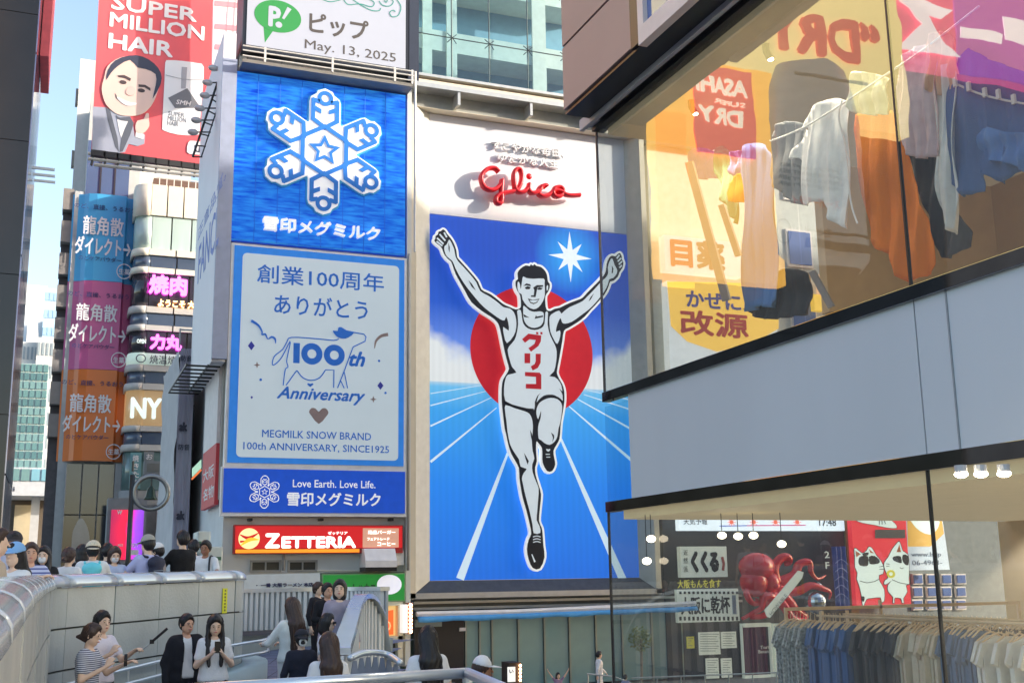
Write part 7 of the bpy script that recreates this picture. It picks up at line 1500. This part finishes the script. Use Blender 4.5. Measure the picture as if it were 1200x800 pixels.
POSES = {  # elbow, wrist, hand direction for the +x arm; mirrored for the other
 'relax': (V_(.25, .03, 1.10), V_(.27, -.05, .86), V_(.02, -.08, -1)),
 'phone': (V_(.24, -.02, 1.10), V_(.07, -.25, 1.24), V_(-.45, -.25, .8)),
 'lean': (V_(.27, -.16, 1.14), V_(.16, -.38, 1.13), V_(-.5, -.8, 0)),
 'up': (V_(.34, -.02, 1.55), V_(.48, -.02, 1.78), V_(.5, 0, .8)),
 'fold': (V_(.24, -.04, 1.12), V_(.02, -.22, 1.08), V_(-1, 0, .1)),
 'point': (V_(.24, -.12, 1.15), V_(.16, -.38, 1.26), V_(-.1, -1, .35)),
 'swing': (V_(.24, -.10, 1.12), V_(.24, -.30, .95), V_(0, -.6, -.8)),
 'back': (V_(.25, .12, 1.12), V_(.26, .16, .88), V_(0, .1, -1)),
 'side': (V_(.30, -.05, 1.14), V_(.40, -.25, 1.10), V_(.3, -.9, .1)),
}
skin_m = [C('skin_%s' % n, r, g, b, rough=.5, var=.05, scale=8) for n, r, g, b in (('light', 216, 176, 152), ('mid', 196, 150, 124), ('tan', 150, 106, 82))]
hair_m = {n: C('hair_%s' % n, r, g, b, rough=.5, var=.25, scale=20, streak=.2) for n, r, g, b in (('black', 26, 23, 24), ('brown', 56, 40, 34), ('auburn', 70, 46, 38))}
def person(label, px, py, d, face=0.0, sc=1.0, arms=('relax', 'relax'), hair='short', hcol='black', hat=None, top=('tee', (214, 214, 220)), bottom=(40, 42, 52), skin=0, head=(0, 0), feat=False, h=.014, zfix=None, extra=None, female=False, lean=0.0, jacket=None, deck='ramp', walk=False, group=None):
    """px, py: head centre in the photo, d: distance along the view; face: heading in degrees, 0 looks at the camera side (-Y)"""
    hp = atd(px, py, d); fl = zfix if zfix is not None else (zramp(hp.x, hp.y) if deck == 'ramp' else zdeck(d))
    s_auto = (hp.z - fl)/1.585; sc = s_auto if sc is None else s_auto
    if not .8 < s_auto < 1.15: print('SCALE', label, round(s_auto, 2))
    t = thing('person', label, 'person', (hp.x, hp.y, fl), group, R(face)); t.scale = (sc, sc, sc)
    f = .93 if female else 1.0; w = .90 if female else 1.0
    hy, hpi = R(head[0]), -R(head[1]); C0 = V_(0, -.005, 1.50); cy, sy, cp_, sp = math.cos(hy), math.sin(hy), math.cos(hpi), math.sin(hpi)
    def HD(x, y, z): # head-local to body-local
        y, z = y*cp_ + z*sp*-1*-1 if False else (y*cp_ - z*sp), (y*sp + z*cp_); x, y = x*cy - y*sy, x*sy + y*cy; return V_(x, y, z) + C0
    lo, hi = (-.62, -.62, -.02), (.62, .34, 2.05 if 'up' in arms else 1.76)
    A = []
    for sgn, ps in ((1, arms[0]), (-1, arms[1])):
        e, wr_, hd = POSES[ps]; m = V_(sgn, 1, 1); A.append((V_(.165*sgn*w, .01, 1.37), e*m*V_(w, 1, 1), wr_*m, hd*m/np.linalg.norm(hd), sgn))
    stride = .16 if walk else 0.0
    legs = [((.085*s_, 0, .90), (.09*s_, -.02 - stride*s_*.5, .49), (.095*s_, .02 - stride*s_, .08)) for s_ in (1, -1)]
    sd = Sdf(lo, hi, h); k = .03
    for z, r, wx in ((1.30, .098, .085*w), (1.18, .092, .07*w), (1.05, .088*f, .055), (.94, .098, .065)): sd.cone((-wx, 0.01, z), (wx, 0.01, z), r, r, .05)
    sd.cone((-.13*w, .015, 1.375), (.13*w, .015, 1.375), .052, .052, .04); sd.cone((0, .02, .95), (0, .01, 1.35), .09, .09, .04)
    sd.cone((0, .015, 1.40), HD(0, .015, .02), .052*f, .05*f, .03)
    for a, b, c in legs: sd.cone(a, b, .082, .054, k); sd.cone(b, c, .052, .034, k); sd.cone(c, (c[0]*1.1, c[1] - .14, .035), .038, .028, .02)
    for S_, E_, W_, H_, sg in A:
        sd.cone(S_, E_, .047*f, .037*f, .025); sd.cone(E_, W_, .037*f, .024*f, .02)
        n = np.cross(H_, V_(0, 0, 1)) if abs(H_[2]) < .8 else V_(-sg, 0, 0); n = n - H_*(n @ H_); n /= np.linalg.norm(n)
        pn = V_(-sg, 0, 0) if abs(H_[2]) > .8 else V_(0, 0, -1); pn = pn - H_*(pn @ H_); pn /= np.linalg.norm(pn); sv = np.cross(H_, pn)
        if sv[1] > 0 and abs(H_[2]) > .5: sv = -sv
        for i, (o_, l1, l2) in enumerate(((-.028, .026, .022), (-.0095, .033, .028), (.0095, .036, .03), (.028, .033, .026))):
            kn = W_ + H_*.085 + sv*o_; sd.cone(W_ + H_*.012 + sv*o_*.5, kn, .017, .0125, .012)
            m1 = kn + (H_*.85 + pn*.5)/1.0*l1; m2 = m1 + (H_*.35 + pn*.93)*l2; sd.cone(kn, m1, .0105, .0098, .004); sd.cone(m1, m2, .0098, .0085, .004)
        tb = W_ + H_*.025 + sv*.02; t1 = tb + (sv*.75 + H_*.6)*.04; sd.cone(tb, t1, .013, .011, .008); sd.cone(t1, t1 + (sv*.25 + H_*.85 + pn*.3)*.03, .011, .009, .004)
    # head
    sd.cone(HD(0, .015, .110), HD(0, .02, .098), .085, .083, .02); sd.cone(HD(0, -.025, .08), HD(0, -.045, .005), .068, .034, .03); sd.cone(HD(-.03, -.02, .03), HD(.03, -.02, .03), .042, .042, .03)
    sd.cone(HD(0, -.088, .085), HD(0, -.106, .058), .008, .013, .012); sd.cone(HD(-.016, -.086, .026), HD(.016, -.086, .026), .008, .008, .008)
    for sg in (1, -1):
        sd.cone(HD(.083*sg, .01, .095), HD(.085*sg, .015, .055), .014, .010, .008); sd.cone(HD(.03*sg, -.105, .088), HD(.034*sg, -.105, .088), .016, .016, sub=True)
    body = sdf_obj(sd, 'body', skin_m[skin], t)
    # clothes
    kind, colr = top[0], top[1]; cm = top[2] if len(top) > 2 else C('cloth_%d_%d_%d' % colr, *colr, rough=.9, bump=.25, bscale=50, scale=5)
    g = .016
    c = Sdf(lo, hi, .016)
    hem = .90 if kind != 'coat' else .45; slv = {'tee': .62, 'long': 2, 'vest': 0, 'coat': 2, 'jacket': 2}[kind]
    for z, r, wx in ((1.30, .102, .09*w), (1.18, .098, .078*w), (1.05, .098*f, .068), (.94, .108, .075)): c.cone((-wx, 0.01, z), (wx, 0.01, z), r + g*.6, r + g*.6, .05)
    c.cone((-.135*w, .015, 1.375), (.135*w, .015, 1.375), .056 + g*.4, .056 + g*.4, .04); c.cone((0, .02, .95), (0, .01, 1.35), .10, .10, .04)
    if kind == 'coat':
        for s_ in (1, -1): c.cone((.06*s_, .01, .9), (.085*s_, .01, .42), .125, .14, .05)
    for S_, E_, W_, H_, sg in A:
        if slv:
            e2 = S_ + (E_ - S_)*min(1, slv); c.cone(S_, e2, .055*f + g*.5, (.052 if slv < 1 else .046)*f + g*.4, .025)
            if slv > 1: c.cone(E_, W_ + (E_ - W_)*.04, .046*f + g*.3, .033*f + g*.3, .02)
    c.ripple(.0035, abs(int(px))); c.cut((0, 0, hem + (.0 if kind != 'tee' else 0)), (0, 0, -1)); c.cone((0, -.035, 1.46), (0, .01, 1.50), .062, .066, sub=True)
    top_o = sdf_obj(c, {'coat': 'coat', 'jacket': 'jacket', 'long': 'jumper', 'vest': 'vest'}.get(kind, 'shirt'), cm, t)
    if jacket:   # open jacket over the shirt
        jm = C('cloth_%d_%d_%d' % jacket, *jacket, rough=.9, bump=.25, bscale=50, scale=5); c = Sdf(lo, hi, .016); g2 = .042
        for z, r, wx in ((1.30, .102, .095*w), (1.18, .100, .085*w), (1.05, .10, .08), (.90, .108, .085)): c.cone((-wx, 0.015, z), (wx, 0.015, z), r + g2*.7, r + g2*.7, .05)
        c.cone((-.15*w, .015, 1.38), (.15*w, .015, 1.38), .072, .072, .04)
        for S_, E_, W_, H_, sg in A: c.cone(S_, E_, .078, .070, .025); c.cone(E_, W_ + (E_ - W_)*.02, .060, .046, .02)
        c.ripple(.005, 3); c.cut((0, 0, .84), (0, 0, -1)); c.slot(.05, 0.0); c.cone((0, -.05, 1.47), (0, .01, 1.52), .06, .064, sub=True); sdf_obj(c, 'jacket', jm, t)
    c = Sdf(lo, (hi[0], hi[1], 1.1), .018); bm_ = C('cloth_%d_%d_%d' % bottom, *bottom, rough=.9, bump=.2, bscale=50)
    c.cone((-.07, .01, .95), (.07, .01, .95), .106, .106, .04)
    for a, b, cc_ in legs: c.cone(a, b, .096, .070, .03); c.cone(b, (cc_[0], cc_[1], .10), .068, .055, .03)
    c.ripple(.003, 5); c.cut((0, 0, 1.0), (0, 0, 1)); sdf_obj(c, 'trousers', bm_, t)
    c = Sdf((-.25, -.45, -.03), (.25, .3, .2), .014)
    for a, b, cc_ in legs: c.cone((cc_[0], cc_[1] + .01, .06), (cc_[0]*1.1, cc_[1] - .15, .04), .05, .042, .02)
    c.cut((0, 0, 0), (0, 0, -1)); sdf_obj(c, 'shoe', C('shoe_grey', 190, 190, 188), t)
    # hair
    if hair:
        c = Sdf((-.2, -.25, 1.38 if hair in ('short', 'bun') else .95), (.2, .35, 1.78), .011)
        c.cone(HD(0, .018, .120), HD(0, .03, .105), .099, .099, .02); c.cone(HD(0, -.03, .165), HD(0, .02, .165), .062, .07, .02)
        if hair == 'short': c.cone(HD(0, .045, .06), HD(0, .05, .08), .075, .08, .02)
        if hair == 'bob': c.cone(HD(0, .03, .08), HD(0, .04, -.0), .10, .098, .02)
        if hair == 'long':
            L0 = HD(0, .05, .05); c.cone(L0, V_(0, .105, 1.38), .10, .098, .03); c.cone(V_(-.035, .115, 1.38), V_(-.03, .12, 1.10), .085, .06, .03); c.cone(V_(.035, .115, 1.38), V_(.03, .12, 1.08), .085, .055, .03)
            if feat:
                for sg in (1, -1): c.cone(HD(.078*sg, .0, .08), V_(.085*sg, -.06, 1.34), .036, .038, .02); c.cone(V_(.085*sg, -.06, 1.34), V_(.075*sg, -.125, 1.10), .04, .022, .02)
        if hair == 'bun': c.cone(HD(0, .125, .05), HD(0, .15, .04), .036, .034, .015); c.cone(HD(0, .04, .08), HD(0, .06, .04), .085, .06, .02)
        c.ripple(.003, abs(int(py))); _X, _Y = c.ax[0][:, None, None], c.ax[1][None, :, None]; c.F = c.F + (.0035*np.sin(np.arctan2(_X, _Y + .02)*26 + 3*np.sin(c.ax[2][None, None, :]*14))).astype(np.float32); c.cone(HD(0, -.135, .088), HD(0, -.12, .0), .088 if hair != 'short' else .094, .10, sub=True)
        if hair in ('long', 'bob'): c.cone(HD(0, -.13, .14), HD(0, -.10, .10), .05, .05, sub=True)
        if hair in ('short', 'bun'): c.cut(HD(0, .03, -.01), HD(0, .3, -1) - HD(0, 0, 0))
        sdf_obj(c, 'hair', hair_m[hcol], t)
        rr = random.Random(abs(int(px*7 + py))); mb = MB()     # loose locks over the shell
        for _i in range(90 if h < .013 else 50):
            az = rr.uniform(-2.3, 2.3) + math.pi/2; el0 = rr.uniform(.1, .5); el1 = rr.uniform(1.2, 1.75) if hair in ('short', 'bun') else 1.9; P = []
            for q in range(5):
                e = el0 + (el1 - el0)*q/4; rd = .1005 + .004*math.sin(q*1.3 + _i); P.append(HD(rd*math.sin(e)*math.cos(az + .08*q*math.sin(_i)), .022 + rd*math.sin(e)*math.sin(az + .08*q*math.sin(_i)), .115 + rd*math.cos(e)))
            if hair == 'long' and math.sin(az) > .15:
                x_, y_ = P[-1][0], P[-1][1]; P += [V_(x_*1.0 + rr.uniform(-.01, .01), max(y_, .09) + .085, 1.34), V_(x_*.95 + rr.uniform(-.02, .02), .185, 1.2), V_(x_*.8 + rr.uniform(-.03, .03), .17, rr.uniform(1.0, 1.1))]
            mb.tube(P, [.0035]*(len(P) - 1) + [.001], 3)
        tag(mb.build('hair_lock', C('hair_sheen_%s' % hcol, *{'black': (44, 40, 42), 'brown': (84, 62, 50), 'auburn': (90, 60, 50)}[hcol], rough=.4), t, local=True), kind='stuff')  # locks in a slightly lighter hair colour for variation
    if hat:
        hm = C('cap_%d_%d_%d' % hat[0], *hat[0], rough=.85, bump=.2); c = Sdf((-.3, -.36, 1.45), (.3, .3, 1.82), .011); c.cone(HD(0, .015, .135), HD(0, .02, .125), .108, .108, .02); c.cut(HD(0, 0, .125), HD(0, .25, -1) - HD(0, 0, 0)); sdf_obj(c, 'cap', hm, t)
        b = -1 if not hat[1] else 1; mb = MB(); n = 10; V = []; F = []
        for j in range(2):
            for i in range(n + 1): q = math.pi*i/n; r_ = .085 if j == 0 else .175; V.append(HD(.088*math.cos(q)*(1 if j == 0 else 1.0), b*(.03 + (r_)*math.sin(q)*1.0), .128 - (.0 if j == 0 else .02*math.sin(q))))
        F = [(i, i+1, n+2+i, n+1+i) for i in range(n)]; m2 = len(V); V += [v - V_(0, 0, .008) for v in V]; F += [tuple(reversed([q + m2 for q in f_])) for f_ in F[:n]] + [(n+1+i, n+2+i, m2+n+2+i, m2+n+1+i) for i in range(n)]
        mb.add(V, F).build('brim', hm, t, local=True)
    if feat:
        ek = C('eye_dark', 28, 22, 20, rough=.2); lp_ = C('lip', 176, 96, 92, rough=.5)
        for sg in (1, -1):
            MB().ell(HD(.031*sg, -.085, .088), (.011, .006, .0045), 10, 6).build('eye', ek, t, local=True); MB().tube([HD(.016*sg, -.094, .106), HD(.032*sg, -.094, .111), HD(.048*sg, -.084, .106)], .0034, 5).build('eyebrow', hair_m[hcol], t, local=True)
        MB().ell(HD(0, -.092, .026), (.022, .008, .0065), 10, 6).build('mouth', lp_, t, local=True)
    t['hp'] = 0; del t['hp']
    if extra: extra(t, HD, A)
    return t
def local_mesh(mb, name, m, t): return mb.build(name, m, t, local=True)
def mask_x(t, HD, A):
    c = Sdf((-.15, -.2, 1.4), (.15, .1, 1.75), .009); c.cone(HD(0, -.05, .03), HD(0, -.055, .055), .052, .05, .02); c.cut(HD(0, 0, .065), HD(0, 0, 1) - HD(0, 0, 0)); sdf_obj(c, 'face_mask', C('mask_white', 226, 228, 232), t)
def glasses_x(t, HD, A):
    mb = MB()
    for sg in (1, -1): mb.box(HD(.034*sg, -.098, .088) - V_(.026, .006, .017), HD(.034*sg, -.098, .088) + V_(.026, .006, .017)); mb.tube([HD(.055*sg, -.095, .092), HD(.086*sg, .0, .095)], .004, 5)
    mb.tube([HD(-.012, -.1, .094), HD(.012, -.1, .094)], .004, 5); local_mesh(mb, 'sunglasses', C('glasses_black', 20, 20, 22, rough=.1), t)
def strap(t, sg, col=(30, 32, 40)):
    mb = MB(); P = cat([(sg*.11, -.118, 1.02), (sg*.115, -.135, 1.25), (sg*.105, -.06, 1.43), (sg*.105, .07, 1.43), (sg*.11, .14, 1.25), (sg*.11, .15, 1.05)], 3); mb.tube(P, .017, 6); local_mesh(mb, 'bag_strap', C('strap_%d' % col[0], *col), t)
def backpack(t, col, label):
    rz = t.rotation_euler.z; s = t.scale[0]; m = C('pack_%d_%d_%d' % col, *col, rough=.7, bump=.2, var=.12); off = Matrix.Rotation(rz, 3, 'Z') @ Vector((0, .21, 1.0))*s
    b = thing('backpack', label, 'backpack', Vector(t.location) + off, None, rz); b.scale = t.scale
    c = Sdf((-.25, -.2, -.1), (.25, .25, .5), .014); c.cone((-.07, 0, .07), (.07, 0, .07), .085, .085, .03); c.cone((-.06, 0, .32), (.06, 0, .32), .08, .08, .03); c.cone((0, .0, .07), (0, 0, .32), .11, .10, .03); c.cone((-.05, .07, .10), (.05, .07, .10), .05, .05, .02); c.ripple(.003, 9); sdf_obj(c, 'bag', m, b)
    MB().tube([(-.12, .1, .2), (0, .125, .21), (.12, .1, .2)], .006, 5).build('zip', C('zip_grey', 120, 130, 140), b, local=True)
    for sg in (1, -1): MB().tube(cat([(sg*.10, -.07, .40), (sg*.105, -.22, .42), (sg*.115, -.335, .30), (sg*.11, -.33, .1), (sg*.12, -.12, .02)], 3), .018, 6).build('shoulder_strap', m, b, local=True)
def held(t, pos, name, label, cat_, build, mats):
    rz = t.rotation_euler.z; s = t.scale[0]; p = Vector(t.location) + (Matrix.Rotation(rz, 3, 'Z') @ Vector(pos))*s
    o = thing(name, label, cat_, p, None, rz); o.scale = t.scale; build(o); return o
def phone_build(o):
    m = C('phone_black', 20, 21, 24, rough=.2); MB().box((-.037, -.004, -.07), (.037, .004, .07)).build('case', m, o, local=True, bev=.003); MB().box((-.034, .0042, -.066), (.034, .005, .066)).build('screen', C('phone_screen', 60, 70, 90, rough=.05, emit=.3), o, local=True)
def phone(t, label, pos=(0, -.31, 1.33)): return held(t, pos, 'phone', label, 'phone', phone_build, None)
def stripe_mat(name, a, b, n):
    if name in MATS: return MATS[name]
    m = C(name, *a, rough=.9); t = m.node_tree; bs = t.nodes['Principled BSDF']; tc = t.nodes.new('ShaderNodeTexCoord'); wv = t.nodes.new('ShaderNodeTexWave'); wv.bands_direction = 'Z'; wv.inputs['Scale'].default_value = n; t.links.new(tc.outputs['Object'], wv.inputs['Vector'])
    cr = t.nodes.new('ShaderNodeValToRGB'); cr.color_ramp.interpolation = 'CONSTANT'; cr.color_ramp.elements[0].color = srgb(*a) + (1,); cr.color_ramp.elements[1].position = .62; cr.color_ramp.elements[1].color = srgb(*b) + (1,); t.links.new(wv.outputs['Fac'], cr.inputs[0]); t.links.new(cr.outputs[0], bs.inputs['Base Color']); return m
W = (218, 218, 226)
# the couple and the two friends on the near ramp
person('man in an open black jacket over a white tee beside the long haired woman', 219, 731, 14.6, face=12, arms=('relax', 'relax'), top=('tee', (214, 218, 226)), jacket=(24, 25, 32), bottom=(30, 31, 38), skin=1, feat=True, h=.0105, head=(12, -3))
t = person('woman with long black hair in a white tee looking down at her phone', 252, 732, 14.2, face=0, arms=('phone', 'phone'), hair='long', top=('tee', (222, 216, 224)), bottom=(28, 29, 36), feat=True, female=True, head=(0, -14), h=.0105)
phone(t, 'dark phone held in both hands by the long haired woman')
t = person('woman with a low bun in a navy striped tee holding a phone', 106, 744, 13.2, face=62, arms=('point', 'phone'), hair='bun', hcol='brown', top=('tee', (214, 214, 222), stripe_mat('stripe_navy', (212, 214, 222), (50, 58, 96), 14)), bottom=(176, 180, 192), feat=True, female=True, head=(8, -10), h=.0105)
phone(t, 'dark phone in the hands of the woman with the striped tee', (.05, -.42, 1.30))
t = person('woman in a lilac tee with pulled back hair holding up a selfie stick', 120, 729, 13.9, face=38, arms=('point', 'phone'), hair='bun', top=('tee', (206, 200, 222)), bottom=(60, 56, 58), feat=True, female=True, h=.0105, head=(-8, 0))
def stick_build(o):
    MB().tube([(0, 0, 0), (.08, -.13, .12)], .008, 6).build('rod', steel_l, o, local=True); MB().box((.05, -.14, .10), (.10, -.12, .15)).build('clamp', C('clamp_black', 28, 28, 30), o, local=True); MB().tube([(.08, -.12, .12), (.17, -.27, .27)], .016, 8).build('grip', C('clamp_black', 28, 28, 30), o, local=True)
held(t, (.15, -.46, 1.24), 'selfie_stick', 'thin selfie stick with a black head held out by the woman in lilac', 'selfie stick', stick_build, None)
# people with their backs turned on the ramp
person('person in a black jacket with a cap and a pale scrunchie, back turned', 353, 749, 14.4, face=180, hair='bun', hat=((34, 35, 42), True), top=('long', (36, 38, 50)), bottom=(40, 42, 52), skin=0, lean=0, extra=lambda t, HD, A: local_mesh(MB().tube([HD(.045*math.cos(q), .135, .05 + .045*math.sin(q)) for q in [6.2832*k/10 for k in range(11)]], .018, 6, cap=False), 'scrunchie', C('scrunchie_cream', 226, 222, 204), t))
person('woman with very long dark hair in a white top, back turned in the middle', 385, 756, 11.6, face=184, hair='long', hcol='brown', top=('tee', (222, 220, 214)), bottom=(52, 52, 60), female=True)
t = person('woman with long black hair and a black strap over a white top, back turned', 501, 749, 11.8, face=178, hair='long', top=('tee', (220, 214, 216)), bottom=(40, 42, 52), female=True, zfix=-.5)
strap(t, -1)
person('woman in sunglasses and a white tee with a black tie in profile', 384, 730, 15.0, face=60, hair='bob', top=('tee', (214, 212, 222)), bottom=(44, 44, 52), female=True, feat=True, h=.011, arms=('phone', 'relax'), extra=glasses_x)
person('woman with long brown hair and a pale green jacket leaning at the slatted parapet', 342, 712, 15.4, face=205, hair='long', hcol='brown', top=('long', (206, 214, 204)), bottom=(196, 200, 196), female=True, arms=('lean', 'lean'))
person('man in a black shirt facing the camera beside the grey coat', 384, 692, 19.0, face=5, top=('long', (26, 26, 30)), bottom=(34, 34, 40), feat=True, skin=1, h=.012, arms=('relax', 'fold'), head=(10, 0))
person('person in black with tousled hair half behind the man in black', 373, 690, 20.4, face=40, top=('long', (30, 30, 36)), bottom=(34, 34, 40), hcol='brown')
person('woman with bobbed hair in a grey mauve coat standing by the white parapet', 398, 690, 17.4, face=-8, hair='bob', top=('coat', (150, 140, 152)), bottom=(60, 56, 64), feat=True, female=True, h=.012, head=(-10, 2))
t = person('person in a white baseball cap seen in profile below the railing corner', 566, 784, 13.4, face=75, hair='short', hcol='brown', hat=((224, 226, 232), False), top=('tee', (120, 116, 118)), bottom=(60, 60, 70), skin=2, feat=True, zfix=-1.0, h=.012)
# far bank
person('walking person in a loose white shirt in front of the green glass', 702, 767, 42.0, face=80, top=('long', (216, 214, 222)), bottom=(206, 204, 210), zfix=BZ, walk=True, arms=('swing', 'back'), h=.016)
person('child in violet raising both arms in front of the green glass', 654, 791, 36.0, face=0, arms=('up', 'up'), hair='long', top=('tee', (140, 120, 150)), bottom=(60, 60, 70), zfix=BZ + .3, h=.016, female=True)
person('person in a lilac top at the lower end of the quay railing', 733, 793, 36.5, face=120, hair='short', top=('long', (150, 146, 172)), bottom=(60, 60, 70), zfix=BZ + .2, h=.016)
MB().box((15, 34.0, BZ - .4), (24, 37.1, BZ + .2)).build('pavement', C('quay_stone', 130, 128, 122), kind='structure')
# crowd behind the parapet on the central deck
D_ = dict(deck='deck', h=.0125)
t = person('person in a beige cap with turquoise backpack, back turned behind the parapet', 109, 645, 16.4, face=178, hat=((196, 186, 164), True), top=('tee', W), bottom=(60, 60, 70), skin=1, arms=('lean', 'lean'), **D_); backpack(t, (96, 196, 208), 'bright turquoise backpack worn by the person in the beige cap')
t = person('man in a grey cap and periwinkle tee leaning on the parapet', 173, 638, 17.2, face=215, hat=((150, 148, 138), False), top=('tee', (168, 172, 214)), bottom=(60, 60, 70), arms=('lean', 'lean'), **D_); backpack(t, (38, 40, 58), 'dark navy backpack worn by the man in the grey cap')
person('person in a white cap bending just right of the grey cap man', 184, 646, 18.2, face=240, hair='short', hat=((222, 222, 218), False), top=('tee', (150, 140, 140)), bottom=(60, 60, 70), **D_)
person('broad man in a black jumper with short black hair, back turned', 214, 632, 18.6, face=205, top=('long', (20, 20, 22)), bottom=(30, 30, 36), arms=('lean', 'lean'), **D_)
person('dark haired person almost hidden behind the man in the black jumper', 227, 641, 20.0, face=190, top=('tee', (200, 200, 206)), bottom=(60, 60, 70), **D_)
t = person('tanned man in a white tee with a black strap facing the camera', 241, 642, 19.4, face=-25, skin=2, top=('tee', (216, 216, 230)), bottom=(60, 60, 70), feat=True, arms=('lean', 'lean'), head=(0, -5), **D_); strap(t, 1)
person('person in a pale blue top with tousled brown hair facing the camera', 134, 650, 17.0, face=10, hair='bob', hcol='brown', top=('tee', (172, 184, 214)), bottom=(60, 60, 70), feat=True, female=True, head=(0, -16), extra=mask_x, **D_)
person('person with dark hair between turquoise backpack and pale blue top', 126, 646, 18.0, face=170, top=('tee', (60, 60, 70)), bottom=(60, 60, 70), **D_)
person('woman in a white tee with dark ponytail left of the turquoise backpack', 81, 652, 15.8, face=150, hair='bun', hcol='brown', top=('tee', (216, 216, 222)), bottom=(60, 60, 70), female=True, **D_)
person('person in dark clothes with black hair beside the dark ponytail', 96, 648, 17.0, face=190, hair='bob', top=('long', (30, 30, 36)), bottom=(60, 60, 70), **D_)
person('woman in a black top wearing a white face mask and wavy dark hair', 51, 651, 15.2, face=-12, hair='long', top=('long', (28, 28, 32)), bottom=(40, 40, 50), feat=True, female=True, extra=mask_x, **D_)
person('smiling man in a blue and lilac patterned shirt at the parapet', 36, 648, 14.2, face=5, hcol='brown', skin=1, top=('tee', (168, 176, 214), stripe_mat('stripe_lilac', (196, 200, 226), (96, 104, 156), 6)), bottom=(60, 60, 70), feat=True, arms=('lean', 'lean'), **D_)
person('man in a dark flat cap behind the blue cap woman', 16, 636, 15.2, face=10, skin=2, hat=((52, 48, 50), False), top=('tee', (170, 172, 190)), bottom=(60, 60, 70), feat=True, **D_)
person('woman in a light blue cap with long black hair and white tee', 17, 651, 12.0, face=-40, hair='long', hat=((120, 166, 226), False), top=('tee', (226, 224, 222)), bottom=(60, 56, 56), arms=('lean', 'lean'), female=True, **D_)
person('person in a beige jacket cut off by the left edge of the view', -4, 636, 11.0, face=90, top=('long', (176, 160, 140)), bottom=(30, 30, 34), hcol='brown', arms=('point', 'fold'), **D_)
